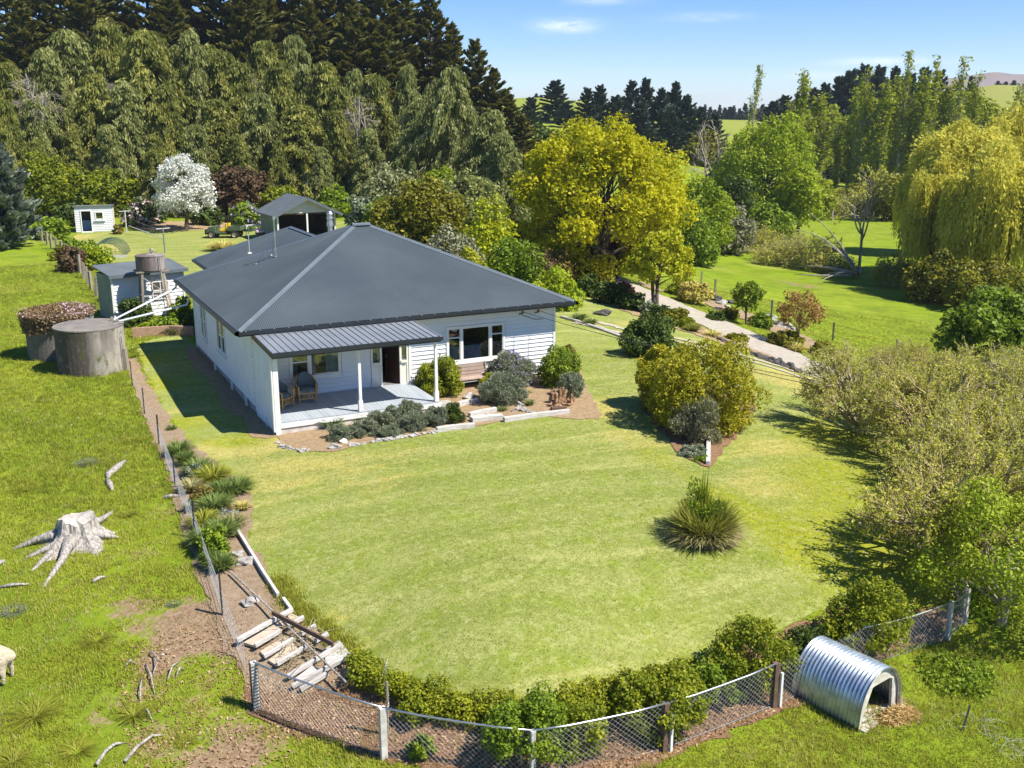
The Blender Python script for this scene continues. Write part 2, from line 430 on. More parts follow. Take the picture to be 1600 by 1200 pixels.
def dirt_mat(name, a, b, c, s=6):
    m, nt, out = _nt(name); w = world(nt)
    f1 = noise(nt, w, s, 6, .7); f2 = noise(nt, w, s * 6, 4, .7)
    col = ramp(nt, mth(nt, 'ADD', mth(nt, 'MULTIPLY', f1, .5), mth(nt, 'MULTIPLY', f2, .5)), [(.34, a), (.5, b), (.66, c)])
    finish(nt, out, col, .95, 0, f2, .05, spec=.12); return m
bed_m = dirt_mat('bed_soil', (.22, .14, .08), (.40, .285, .165), (.53, .40, .25))
mulch_m = dirt_mat('leaf_mulch', (.14, .075, .045), (.31, .185, .105), (.48, .30, .18), 9)
strip_m = dirt_mat('fence_strip_soil', (.21, .14, .085), (.37, .27, .175), (.50, .39, .27))
gravel_m = dirt_mat('drive_gravel', (.28, .25, .205), (.43, .388, .322), (.56, .52, .445), 3)
track_m = dirt_mat('track_gravel', (.38, .32, .22), (.52, .46, .34), (.64, .56, .42), 5)

# -------- leaves
L = {}
def lm(k, d, m_, l, t=.3): L[k] = leafmat(k + '_leaf', d, m_, l, t)
lm('weeping', (.09, .112, .02), (.215, .23, .042), (.39, .38, .09), .3)
lm('weeping_grey', (.11, .14, .035), (.24, .265, .072), (.42, .43, .155), .32)
lm('pine', (.040, .066, .026), (.112, .124, .028), (.31, .255, .038), .22)
lm('blue_pine', (.028, .052, .036), (.055, .088, .052), (.10, .14, .075), .15)
lm('gold', (.25, .265, .006), (.44, .425, .008), (.62, .585, .012), .42)
lm('gold_green', (.22, .25, .008), (.38, .40, .012), (.54, .53, .018), .38)
lm('willow', (.14, .215, .010), (.275, .365, .014), (.44, .50, .025), .38)
lm('yellow_willow', (.31, .305, .03), (.54, .515, .055), (.77, .71, .13), .48)
lm('poplar', (.15, .19, .010), (.28, .33, .014), (.42, .45, .025), .38)
lm('deep', (.03, .055, .010), (.065, .105, .014), (.12, .17, .022), .22)
lm('fresh', (.085, .145, .010), (.18, .265, .016), (.31, .39, .026), .32)
lm('olive', (.09, .10, .008), (.19, .19, .012), (.32, .295, .022), .28)
lm('bronze', (.10, .085, .015), (.20, .16, .03), (.30, .235, .045), .25)
lm('lime', (.24, .28, .01), (.40, .44, .012), (.55, .58, .02), .35)
lm('copper', (.075, .045, .025), (.135, .085, .045), (.21, .135, .065), .25)
lm('plum', (.04, .014, .016), (.075, .026, .026), (.12, .045, .04), .25)
lm('orange', (.20, .12, .035), (.33, .20, .05), (.42, .27, .07), .3)
lm('blossom', (.45, .50, .38), (.72, .73, .66), (.85, .85, .80), .25)
lm('pink', (.42, .26, .30), (.62, .44, .48), (.75, .6, .62), .25)
lm('lilac', (.28, .22, .42), (.40, .33, .56), (.55, .48, .68), .25)
lm('lavender', (.115, .145, .085), (.22, .26, .16), (.36, .39, .25), .25)
lm('grey_leaf', (.13, .145, .075), (.24, .245, .135), (.36, .355, .22), .2)
lm('spruce', (.11, .14, .10), (.21, .25, .185), (.34, .37, .28), .2)
lm('pale', (.15, .17, .06), (.26, .28, .11), (.42, .42, .22), .25)
lm('catkin', (.30, .31, .035), (.50, .50, .06), (.68, .66, .115), .42)
lm('hedge', (.085, .125, .008), (.205, .250, .012), (.39, .40, .022), .34)
lm('grass', (.155, .195, .018), (.315, .345, .032), (.50, .49, .085), .42)
lm('lawn_blade', (.18, .215, .028), (.30, .33, .06), (.44, .42, .12), .35)
lm('tussock', (.20, .18, .06), (.36, .33, .13), (.52, .48, .24), .28)
lm('flax', (.11, .14, .018), (.24, .265, .035), (.40, .385, .07), .3)
lm('blade_green', (.07, .11, .02), (.15, .21, .04), (.26, .33, .09), .3)
lm('yellow_leaf', (.45, .38, .06), (.62, .54, .14), (.75, .68, .30), .3)
lm('litter', (.17, .10, .05), (.34, .205, .11), (.50, .35, .22), .1)
lm('bush', (.125, .14, .008), (.28, .275, .012), (.50, .46, .022), .32)
lm('straw', (.34, .22, .07), (.58, .40, .15), (.78, .6, .3), .25)
lm('spring', (.14, .21, .012), (.28, .37, .02), (.46, .53, .045), .38)
lm('dry_blade', (.30, .24, .10), (.48, .40, .18), (.62, .55, .30), .3)
lm('dry_creeper', (.14, .09, .045), (.25, .17, .085), (.36, .27, .13), .2)
lm('twig_red', (.20, .13, .10), (.30, .21, .16), (.40, .3, .22), .1)
# ------------------------------------------------------------------ plant builders (all grown round the origin, base at z = 0)
def unit(a): return a / (np.linalg.norm(a, axis=1, keepdims=True) + 1e-9)
def rdir(n, r): return unit(r.normal(size=(n, 3)))

class Leaves:
    def __init__(s, r): s.V = []; s.Q = []; s.T = []; s.n = 0; s.r = r
    def add(s, C, N, size, aspect=1.6, along=None, var=.35, tint=None):
        n = len(C)
        if n == 0: return
        r = s.r
        if along is None:
            u = unit(np.cross(N, rdir(n, r)))
        else: u = unit(along)
        v = unit(np.cross(N, u))
        sz = size * (1 + var * r.uniform(-1, 1, (n, 1)))
        lu = u * sz * math.sqrt(aspect) * .5; lv = v * sz / math.sqrt(aspect) * .5
        V = np.stack([C + lu, C + lv + lu * .15, C - lu, C - lv + lu * .15], 1).reshape(-1, 3)
        s.Q.append(np.arange(n * 4).reshape(n, 4) + s.n); s.V.append(V); s.n += 4 * n
        if tint is None: tint = r.uniform(0, 1, n)
        s.T.append(np.repeat(np.clip(tint, 0, 1), 4))
    def build(s, name, mat, parent):
        return fast_mesh(name, np.concatenate(s.V), np.concatenate(s.Q), mat, parent, np.concatenate(s.T))

class Sticks:
    def __init__(s): s.V = []; s.Q = []; s.n = 0
    def add(s, A, B, ra, rb):
        A = np.asarray(A, float); B = np.asarray(B, float); n = len(A)
        if n == 0: return
        d = unit(B - A); u = unit(np.cross(d, np.array([.31, .17, .93]))); w = np.cross(d, u)
        ra = np.broadcast_to(np.asarray(ra, float).reshape(-1, 1), (n, 1)); rb = np.broadcast_to(np.asarray(rb, float).reshape(-1, 1), (n, 1))
        P = []
        for E, rr in ((A, ra), (B, rb)):
            for k in range(3):
                a = 2 * math.pi * k / 3; P.append(E + (u * math.cos(a) + w * math.sin(a)) * rr)
        V = np.stack(P, 1).reshape(-1, 3); base = np.arange(n)[:, None] * 6 + s.n
        Q = np.concatenate([base + np.array([[0, 1, 4, 3]]), base + np.array([[1, 2, 5, 4]]), base + np.array([[2, 0, 3, 5]])])
        s.V.append(V); s.Q.append(Q); s.n += 6 * n
    def build(s, name, mat, parent):
        return fast_mesh(name, np.concatenate(s.V), np.concatenate(s.Q), mat, parent)

def bend(a, b, sag, r, n=5):
    a = np.array(a, float); b = np.array(b, float); q = r.normal(size=3) * np.linalg.norm(b - a) * .06
    return [a + (b - a) * t + np.array((0, 0, sag)) * 4 * t * (1 - t) + q * math.sin(t * math.pi) for t in np.linspace(0, 1, n)]

def new_root(name): return thing(name, None, None)

def lumps(r, w, d, h, base, nl, fill=.62, lump=.40, low=-.55, cone=0.0):
    a, b, c = w / 2, d / 2, (h - base) / 2
    m_ = int(nl * 2 / (1 - low)) + 1; i_ = np.arange(m_) + .5; z_ = 1 - 2 * i_ / m_; a_ = i_ * 2.399963 + r.uniform(0, 6.28); s_ = np.sqrt(1 - z_ * z_); D = unit(np.stack([s_ * np.cos(a_), s_ * np.sin(a_), z_], 1) + r.normal(size=(m_, 3)) * .22); D = D[D[:, 2] > low]
    D = D * np.array((a, b, c)) * fill * r.uniform(.75, 1.12, (len(D), 1))
    C = D + np.array((0, 0, base + c))
    if cone:
        t = (C[:, 2] - base) / (h - base); C[:, :2] *= (1.25 - cone * t)[:, None]
    rad = lump * r.uniform(.6, 1.15, len(C)) * (a + b + c) / 3
    if cone: rad *= np.clip(1.2 - cone * .8 * (C[:, 2] - base) / (h - base), .3, 2)
    sc = np.array((1, 1, min(1.0, max(.6, c / ((a + b) / 2)))))
    return C, rad, sc

def sublumps(r, C, rad, sc, k=6, drop=.12):
    """break every big leaf mass into smaller uneven clumps on its outside"""
    n = len(C); p = np.repeat(np.arange(n), k); D = rdir(n * k, r); out = unit(C - C.mean(0) + 1e-6)
    D = unit(D + out[p] * .55 + np.array((0, 0, .15)))
    c = C[p] + D * (rad[p] * r.uniform(.55, .98, n * k))[:, None] * sc; q = rad[p] * r.uniform(.26, .62, n * k)
    keep = r.random(n * k) > drop
    return np.vstack([c[keep], C]), np.concatenate([q[keep], rad * .62])

def lump_leaves(lv, r, C, rad, sc, n, size, aspect=1.6, upright=0.0, up_bias=.35, inner=.12, gap=.72, droop=0, hue=.5, minz=0.02, sub=6):
    if sub: C, rad = sublumps(r, C, rad, sc, sub)
    p = rad ** 2 / (rad ** 2).sum(); idx = r.choice(len(C), int(n * 2.2), p=p)
    D = rdir(len(idx), r); D[:, 2] += .25; D = unit(D)
    rr = rad[idx] * np.where(r.random(len(idx)) < inner, r.uniform(.3, .8, len(idx)), 1 + .13 * r.normal(size=len(idx)) + .35 * r.random(len(idx)) ** 4)
    P = C[idx] + D * rr[:, None] * sc
    keep = P[:, 2] > minz
    for j in range(len(C)):
        e = (P - C[j]) / (rad[j] * sc); keep &= ~(((e * e).sum(1) < gap * gap) & (r.random(len(P)) > inner))
    P, D, idx = P[keep][:n], D[keep][:n], idx[keep][:n]
    ht = r.uniform(-1, 1, len(C)) * .22
    tint = np.clip(hue + ht[idx] + r.normal(size=len(P)) * .24, 0, 1)
    N = unit(D * .6 + np.array((0, 0, up_bias)) + r.normal(size=P.shape) * .55)
    if upright or droop:
        al = unit(D * (1 - upright) + np.array((0, 0, upright - droop)) + r.normal(size=P.shape) * .35)
        N = unit(np.cross(al, rdir(len(P), r)))
        lv.add(P, N, size, aspect, along=al, tint=tint)
    else:
        lv.add(P, N, size, aspect, tint=tint)

def shrub(name, leaf, w, h, d=None, size=.1, n=3000, nl=22, seed=1, aspect=1.6, upright=0, stems=6, wood=None, part='foliage', lump=.42, hue=.5, inner=.12,
          flowers=None, fl_n=0, fl_size=.1, low=-.75, fill=.62, gap=.72, droop=0, spikes=0, fl_part='blossoms'):
    """a bush: lumpy leaf mass reaching the ground, on several short stems"""
    r = np.random.default_rng(seed); d = d or w
    root = new_root(name)
    C, rad, sc = lumps(r, w, d, h * 1.02, -h * .30, nl, low=low, fill=fill, lump=lump)
    lv = Leaves(r); lump_leaves(lv, r, C, rad, sc, n, size, aspect, upright, inner=inner, hue=hue, gap=gap, droop=droop)
    if spikes:
        k = r.integers(0, len(C), spikes); D = rdir(spikes, r); D[:, 2] = np.abs(D[:, 2]) + .3; D = unit(D)
        for t in np.linspace(.9, 1.5, 6):
            lv.add(C[k] + D * (rad[k] * t)[:, None] * sc, rdir(spikes, r), size, aspect, tint=r.uniform(.4, 1, spikes))
    lv.build(part, leaf, root)
    if flowers is not None:
        fl = Leaves(r); lump_leaves(fl, r, C, rad * 1.05, sc, fl_n, fl_size, 1.1, upright, inner=0, gap=.85); fl.build(fl_part, flowers, root)
    if stems:
        mb = MB()
        for k in range(stems):
            q = C[r.integers(len(C))] * np.array((.8, .8, .85)); b = np.array((r.uniform(-.12, .12) * w, r.uniform(-.12, .12) * d, -.12))
            mb.tube(bend(b, q, 0, r, 4), [.02 + .012 * h, .02 + .008 * h, .012 + .004 * h, .008], 5)
        mb.build('stem', wood or bark, root)
    return root

def tree(name, leaf, w, h, base, d=None, size=.2, n=9000, nl=34, seed=1, trunk=.25, aspect=1.5, lean=(0, 0), wood=None, cone=0, lump=.36, limbs=14, hue=.5, inner=.12, upright=0,
         droop=0, gap=.72, forks=1, fill=.66, low=-.55, twigs=0, up_bias=.35):
    """broad crown on a tapered trunk with limbs running into the leaf clumps"""
    r = np.random.default_rng(seed); d = d or w
    root = new_root(name)
    C, rad, sc = lumps(r, w, d, h, base, nl, cone=cone, lump=lump, fill=fill, low=low); C = C + np.array((lean[0], lean[1], 0)) * ((C[:, 2:3]) / h)
    lv = Leaves(r); lump_leaves(lv, r, C, rad, sc, n, size, aspect, upright, inner=inner, hue=hue, gap=gap, droop=droop, up_bias=up_bias); lv.build('crown', leaf, root)
    mb = MB(); tops = []
    for k in range(forks):
        a = 6.28 * k / forks + r.uniform(0, 1); off = (0 if forks == 1 else .5 * trunk)
        b = np.array((math.cos(a) * off, math.sin(a) * off, -.25)); t = np.array((math.cos(a) * (.02 if forks == 1 else .10) * w + lean[0] * .6, math.sin(a) * (.02 if forks == 1 else .10) * w + lean[1] * .6, base + (h - base) * .55))
        pts = bend(b, t, 0, r, 7); mb.tube(pts, [trunk * 1.35, trunk, trunk * .85, trunk * .72, trunk * .58, trunk * .45, trunk * .3], 9); tops.append(pts)
    order = r.permutation(len(C))[:limbs]
    for k in order:
        pts = tops[r.integers(len(tops))]; q = pts[r.integers(2, 6)]
        e = q + (C[k] - q) * .95; mb.tube(bend(q, e, -.03 * h * r.random(), r, 5), [trunk * .42, trunk * .3, trunk * .2, trunk * .12, trunk * .05], 6)
        for m_ in range(twigs):
            e2 = e + rdir(1, r)[0] * rad[k] * 1.1; s = q + (e - q) * r.uniform(.5, .95); mb.tube([s, (s + e2) / 2 + r.normal(size=3) * .1, e2], [trunk * .12, trunk * .07, trunk * .02], 4)
    mb.build('trunk', wood or bark, root)
    return root

def weeping_conifer(h, w, seed, leaf, nb=190, ns=16, width=.24, wood=None, taper=.82):
    r = np.random.default_rng(seed); root = new_root('weeping_conifer'); lv = Leaves(r); sk = Sticks()
    lean = r.normal(size=2) * .03 * h
    tz = lambda z: np.array((lean[0] * z / h, lean[1] * z / h, z))
    mb = MB(); mb.tube([tz(z) for z in np.linspace(-.3, h, 7)], np.linspace(.028 * h, .02, 7) * .55, 8); mb.build('trunk', bark, root)
    for b in range(nb):
        t = 1 - (1 - r.random()) ** .8 * .98; t = .03 + .95 * (b + r.random()) / nb
        z = h * t; a = b * 2.39996 + r.uniform(-.4, .4)
        ln = max(.5, w / 2 * (1 - t) ** taper * r.uniform(.45, 1.25) * 1.12 * (.85 + .38 * math.sin(2 * a + 3 * t + seed) * math.cos(5 * t + a + seed * 1.7))); dr = np.array((math.cos(a), math.sin(a), 0))
        rise = ln * r.uniform(-.05, .45); P0 = tz(z)
        ts = np.linspace(.18, 1, ns); P = P0 + dr * (ln * ts)[:, None] + np.array((0, 0, 1.)) * (rise * np.sin(ts * 2.2) - .32 * ln * ts ** 2.5)[:, None]
        sk.add(np.vstack([P0[None], P[::4][:-1]]), P[::4], .05 * (1 - t) + .015, .03 * (1 - t) + .01)
        sl = r.uniform(.4, .85) * r.uniform(.7, 1.2, ns) * (.9 + 1.0 * (1 - t)); th = r.uniform(-.34, .34) + .47
        for m_ in range(8):
            C = P + r.normal(size=P.shape) * np.array((.17, .17, .1)); C[:, 2] -= sl * (.10 + .15 * m_) + r.uniform(-.1, .1, ns)
            C[:, :2] += dr[:2] * .06 * m_
            C = C[C[:, 2] > .1]
            al = np.tile((0, 0, -1.), (len(C), 1)) + dr * .25 + r.normal(size=C.shape) * .25
            lv.add(C, unit(np.cross(al, rdir(len(C), r))), width * .92, 4.4, along=al, tint=th + r.normal(size=len(C)) * .2)
        # sprays along the branch itself
        C = P + r.normal(size=P.shape) * .12
        al = dr * .8 + np.array((0, 0, -.4)) + r.normal(size=C.shape) * .4
        lv.add(C, unit(np.cross(al, rdir(len(C), r))), width * 1.0, 2.6, along=al, tint=th + .12 + r.normal(size=len(C)) * .2)
    lv.build('crown', leaf, root); sk.build('branch', wood or bark_pale, root)
    return root

def layered_pine(h, w, seed, leaf, nb=95, base=.12, dens=30, lf=.55, tip=.9, name='macrocarpa_pine'):
    r = np.random.default_rng(seed); root = new_root(name); lv = Leaves(r); mb = MB(); sk = Sticks()
    mb.tube([(r.normal() * .1, r.normal() * .1, z) for z in np.linspace(-.3, h * .97, 7)], np.linspace(.02 * h, .04, 7), 8); mb.build('trunk', bark_dark, root)
    for b in range(nb):
        t = base + (1 - base) * (b + r.random()) / nb; z = h * t; a = b * 2.39996 + r.uniform(-.6, .6)
        ln = max(.7, w / 2 * min(1.0, 1.55 * (1 - t) ** .75) * r.uniform(.55, 1.15)); el = r.uniform(.02, .42) + .25 * t
        dr = np.array((math.cos(a) * math.cos(el), math.sin(a) * math.cos(el), math.sin(el)))
        P0 = np.array((0, 0, z)); P1 = P0 + dr * ln
        sk.add(P0[None], P1[None], .05 + .1 * (1 - t), .02)
        n = int(dens * (.5 + ln / w * 2)); u = r.uniform(.3, 1.0, n) ** .8; side = np.cross(dr, (0, 0, 1.)); side /= np.linalg.norm(side)
        C = P0 + dr * (ln * u)[:, None] + side * (r.normal(size=n) * .16 * ln * (1.15 - u))[:, None] + np.array((0, 0, 1)) * (r.normal(size=n) * .13 + .12)[:, None]
        al = dr * 1.0 + side * r.normal(size=(n, 1)) * .55 + np.array((0, 0, .35)) + r.normal(size=C.shape) * .22
        N = unit(np.array((0, 0, 1.)) + r.normal(size=C.shape) * .6); N = unit(N - unit(al) * (N * unit(al)).sum(1, keepdims=True))
        lv.add(C, N, lf, 2.6, along=al, tint=.35 + .5 * (u - .5) * tip + r.normal(size=n) * .17)
    lv.build('crown', leaf, root); sk.build('branch', bark_dark, root)
    return root

def poplar(h, w, seed, leaf, n=3000, size=.42, bare=.0):
    r = np.random.default_rng(seed); root = new_root('poplar_tree'); lv = Leaves(r); mb = MB(); sk = Sticks()
    ln = r.normal(size=2) * .02 * h
    tz = lambda z: np.array((ln[0] * (z / h) ** 2, ln[1] * (z / h) ** 2, z))
    mb.tube([tz(z) for z in np.linspace(-.3, h * .98, 9)], np.linspace(.013 * h, .03, 9), 7); mb.build('trunk', bark_pale, root)
    nb = 70
    for b in range(nb):
        t = .12 + .86 * (b + r.random()) / nb; z = h * t; a = r.uniform(0, 6.28)
        L_ = (w * 1.5 * (1 - abs(t - .42) * 1.1) * r.uniform(.6, 1.2)) + .6
        dr = np.array((math.cos(a) * .32, math.sin(a) * .32, .95)); P0 = tz(z); P1 = P0 + dr * L_ * 1.3
        P1[2] = min(P1[2], h * 1.02)
        sk.add(P0[None], P1[None], .05, .012)
        if r.random() < bare + (.55 if t > .86 else .12): continue
        m_ = int(n / nb * r.uniform(.4, 1.6)); u = r.random(m_)
        C = P0 + (P1 - P0) * u[:, None] + r.normal(size=(m_, 3)) * np.array((.28, .28, .4))
        lv.add(C, rdir(m_, r), size, 1.8, tint=r.uniform(.2, .8) + r.normal(size=m_) * .2)
    lv.build('crown', leaf, root); sk.build('branch', bark_pale, root)
    return root

def weeping_willow(h, w, seed, leaf, ns=1500, per=9, size=.42, wood=None, base=.1, trunk=.35, name='weeping_willow', forks=2, limbs=16, long=1.0):
    r = np.random.default_rng(seed); root = new_root(name); lv = Leaves(r); mb = MB()
    nl = 44; C, rad, sc = lumps(r, w, w, h * 1.08, h * .20, nl, fill=.78, lump=.25, low=-.45); nl = len(C)
    for k in range(forks):
        a = 6.28 * k / forks + 1; b = np.array((math.cos(a) * trunk * .5, math.sin(a) * trunk * .5, -.3)); t = np.array((math.cos(a) * .12 * w, math.sin(a) * .12 * w, h * .6))
        pts = bend(b, t, 0, r, 7); mb.tube(pts, np.linspace(trunk, trunk * .35, 7), 8)
        for j in r.permutation(nl)[:limbs]:
            q = pts[r.integers(2, 6)]; mb.tube(bend(q, C[j], .05 * h, r, 5), np.linspace(trunk * .4, .04, 5), 6)
    mb.build('trunk', wood or bark, root)
    idx = r.choice(nl, ns, p=rad ** 2 / (rad ** 2).sum()); D = rdir(ns, r); D[:, 2] = np.abs(D[:, 2]) * .8 + .05; D = unit(D)
    P = C[idx] + D * (rad[idx] * r.uniform(.75, 1.1, ns))[:, None]; keep = np.ones(ns, bool)
    for j in range(nl): keep &= ((P - C[j]) ** 2).sum(1) > (.7 * rad[j]) ** 2
    P, D, idx = P[keep], D[keep], idx[keep]; m_ = len(P)
    ln = np.minimum(P[:, 2] - base * h * r.uniform(.3, 1.6, m_), r.uniform(.10, .34, m_) * h * long); ln = np.maximum(ln, .4)
    ht = r.uniform(-.3, .3, nl)[idx]
    sw = r.normal(size=(m_, 2)) * .05
    for q in range(per):
        u = (q + .5) / per; c = P.copy(); c[:, 2] -= ln * u; c[:, :2] += D[:, :2] * (.35 * math.sin(u * 1.6)) + sw * (u * ln)[:, None] + r.normal(size=(m_, 2)) * .07
        al = np.concatenate([D[:, :2] * .35 * (1 - u) + sw * 2, -np.ones((m_, 1))], 1) + r.normal(size=(m_, 3)) * .22
        lv.add(c, unit(np.cross(al, rdir(m_, r))), size, 3.2, along=al, tint=.5 + ht + .12 * (1 - u) + r.normal(size=m_) * .2)
    lump_leaves(lv, r, C, rad * .96, sc, int(ns * 2.2), size, 2.2, droop=.5, inner=.1, sub=0)
    lv.build('crown', leaf, root)
    return root

def twiggy(name, h, w, seed, leaf=None, wood=None, stems=7, lv_n=3.0, size=.09, per=(5, 5, 4), lowfork=.18, spread=.62, trunk=.11, upness=.45, leaf_frac=.7, ehi=.32):
    """open tree of many fine twigs with small sparse leaves"""
    r = np.random.default_rng(seed); root = new_root(name); sk = Sticks(); lv = Leaves(r)
    mb = MB(); fork = h * lowfork; mb.tube([(0, 0, -.2), (r.normal() * .05, r.normal() * .05, fork * .5), (0, 0, fork)], [trunk * 1.3, trunk, trunk * .95], 8)
    A = np.zeros((stems, 3)); A[:, 2] = fork * r.uniform(.75, 1, stems)
    az = np.arange(stems) * 6.28 / stems + r.uniform(-.3, .3, stems)
    out = spread * r.uniform(.55, 1.1, stems)
    E = np.stack([np.cos(az) * out * w * .36, np.sin(az) * out * w * .36, fork + h * ehi * r.uniform(.4, 1.25, stems)], 1)
    for a, e in zip(A, E): mb.tube(bend(a, e, -.04 * h, r, 5), np.linspace(trunk * .75, trunk * .42, 5), 6)
    mb.build('trunk', wood or twig, root)
    S, T = A, E; rad = trunk * .42
    for lev, k in enumerate(per):
        n = len(T) * k; p = np.repeat(np.arange(len(T)), k); u = r.uniform(.45, 1.0, n)
        s = S[p] + (T[p] - S[p]) * u[:, None]; dirp = unit(T[p] - S[p])
        rad_out = s.copy(); rad_out[:, 2] = 0; rad_out = unit(rad_out + 1e-6)
        dn = unit(dirp * .7 + r.normal(size=(n, 3)) * .55 + np.array((0, 0, upness)) + rad_out * .35)
        ln = h * (.30, .20, .12, .08)[lev] * r.uniform(.6, 1.2, n)
        e = s + dn * ln[:, None]
        # keep within the crown
        lim = np.sqrt((e[:, 0] / (w / 2)) ** 2 + (e[:, 1] / (w / 2)) ** 2 + np.maximum(0, (e[:, 2] - h * .5) / (h * .52)) ** 2)
        e = np.where((lim > 1)[:, None], s + (e - s) * np.clip(.6 / lim, 0, 1)[:, None], e)
        m_ = (s + e) / 2 + r.normal(size=s.shape) * ln[:, None] * .06
        sk.add(s, m_, rad, rad * .75); sk.add(m_, e, rad * .75, max(.006, rad * .4))
        rad = max(.009, rad * .5); S, T = s, e
    if leaf is not None:
        n = int(len(T) * lv_n); p = r.integers(0, len(T), n); u = r.uniform(.1, 1.05, n)
        C = S[p] + (T[p] - S[p]) * u[:, None] + r.normal(size=(n, 3)) * .05
        lv.add(C, rdir(n, r), size, 1.7, tint=r.uniform(0, 1, n)); lv.build('crown', leaf, root)
    sk.build('twigs', wood or twig, root)
    return root

def blades(name, leaf, n, h, w, width, seed, K=4, droop=.9, base=.25, upright=.5, parent=None, part=None, hue=.5):
    """fountain of arching blades"""
    r = np.random.default_rng(seed)
    az = r.uniform(0, 6.28, n); b0 = np.stack([np.cos(az), np.sin(az), np.zeros(n)], 1) * (w * .5 * base * np.sqrt(r.random(n)))[:, None]
    out = w * .5 * r.uniform(.2, 1, n) ** .7; hh = h * r.uniform(.55, 1.1, n); az2 = az + r.normal(size=n) * .5; D = np.stack([np.cos(az2), np.sin(az2), np.zeros(n)], 1)
    S = np.stack([-np.sin(az2 + r.normal(size=n) * .6), np.cos(az2 + r.normal(size=n) * .6), np.zeros(n)], 1)
    V = []; T = np.repeat(np.clip(hue + r.normal(size=n) * .28, 0, 1), 2 * (K + 1))
    frac = out / (w * .5)
    for k in range(K + 1):
        t = k / K; c = b0 + D * (out * t ** 1.35)[:, None]; c[:, 2] = hh * (t * (1 + droop * frac * .55) - droop * frac * t * t * .95) * (1 - .25 * frac) - .02
        wd = width * (1 - .92 * t ** 1.6) * .5
        V += [c - S * wd, c + S * wd]
    V = np.stack(V, 1); m = 2 * (K + 1); V = V.reshape(-1, 3); base_i = np.arange(n)[:, None] * m
    Q = np.concatenate([base_i + np.array([[2 * k, 2 * k + 1, 2 * k + 3, 2 * k + 2]]) for k in range(K)])
    if part:
        root = parent if parent is not None else new_root(name); fast_mesh(part, V, Q, leaf, root, T); return root
    return fast_mesh(name, V, Q, leaf, None, T)

def put(o, loc, label=None, cat=None, group=None, rz=0, sc=1, sink=.03):
    o.location = (loc[0], loc[1], loc[2] - sink); WL[o.name] = np.array(loc, float); o.rotation_euler = (0, 0, rz)
    o.scale = sc if hasattr(sc, '__len__') else (sc, sc, sc)
    return tag(o, label, cat, group)
# ------------------------------------------------------------------ ground
def bumps(x, y, lst):
    o = np.zeros(len(x))
    for cx, cy, s, a in lst: o += a * np.exp(-((x - cx) ** 2 + (y - cy) ** 2) / (2 * s * s))
    return o
def inpoly(x, y, poly):
    c = np.zeros(len(x), bool); n = len(poly)
    for i in range(n):
        x1, y1 = poly[i][:2]; x2, y2 = poly[(i + 1) % n][:2]
        if y1 == y2: continue
        c ^= ((y1 > y) != (y2 > y)) & (x < (x2 - x1) * (y - y1) / (y2 - y1) + x1)
    return c

def gp(lst): return [tuple(g(*p)[:2]) for p in lst]
dirt_spots = [(*g(px, py)[:2], s, a) for px, py, s, a in (
    (320, 960, .9, .55), (280, 985, .7, .5), (345, 1000, .7, .5), (180, 960, .5, .4), (60, 1020, .4, .3), (235, 1090, .5, .35), (160, 1140, .7, .45), (330, 1175, .8, .42), (380, 1190, .6, .3),
    (210, 870, .6, .4), (270, 800, .6, .5), (160, 745, .8, .35), (110, 775, .7, .3), (225, 690, .5, .4), (240, 1040, .4, .5), (95, 990, .5, .25), (215, 945, .5, .3), (340, 1090, .5, .35),
    (430, 1150, .8, .4), (60, 560, .5, .3), (1230, 440, 2.5, .75), (1270, 450, 1.6, .6), (1095, 238, 9, 1.0), (1340, 430, 1, .3), (1310, 1090, .6, .5), (1400, 1100, .5, .6), (1550, 1050, .4, .25), (250, 1150, .4, .3))]
def ground_attrs(x, y):
    d = np.hypot(x - CAM[0], y - CAM[1])
    near_left = np.exp(-np.maximum(0, y + 5) / 2.0) * (x < 3)
    dirt = -.35 + .285 * np.clip(near_left, 0, 1) + bumps(x, y, dirt_spots)
    dirt += np.where((x > 3) & (y < -18), .22, 0)
    dry = np.clip((d - 180) / 300, 0, .45) + bumps(x, y, [(*at_depth(1560, 140, 380)[:2], 90, .6), (*at_depth(1180, 215, 400)[:2], 80, -.25)])
    return dirt, np.clip(dry, 0, 1)

ang = np.concatenate([np.arange(-180, -40, 5.), np.arange(-40, -34, 1.), np.arange(-34, 34, .16), np.arange(34, 40, 1.), np.arange(40, 180, 5.)])
rad = np.concatenate([[.02, 3, 6, 9, 11.5], 13 * 1.0075 ** np.arange(0, 315), 137 * 1.035 ** np.arange(1, 98)])
aa, rr = np.meshgrid(R(1) * ang + YAW, rad, indexing='ij')
gx = (CAM[0] + np.sin(aa) * rr).ravel(); gy = (CAM[1] + np.cos(aa) * rr).ravel(); gz = Hn(gx, gy)
ni, nj = aa.shape
ii, jj = np.meshgrid(np.arange(ni), np.arange(nj - 1), indexing='ij'); i2 = (ii + 1) % ni
Q = np.stack([ii * nj + jj, ii * nj + jj + 1, i2 * nj + jj + 1, i2 * nj + jj], -1).reshape(-1, 4)
dirt_a, dry_a = ground_attrs(gx, gy)
und = .05 * np.sin(gx * 1.3 + 2 * np.sin(gy * .7)) * np.sin(gy * 1.1 + gx * .3)
ground = fast_mesh('ground', np.stack([gx, gy, gz], 1), Q, paddock_m, None, None, True, {'dirt': dirt_a, 'dry': dry_a})
tag(ground, 'rough green paddock grass with bare earth patches rolling to far hills', 'ground', kind='structure')

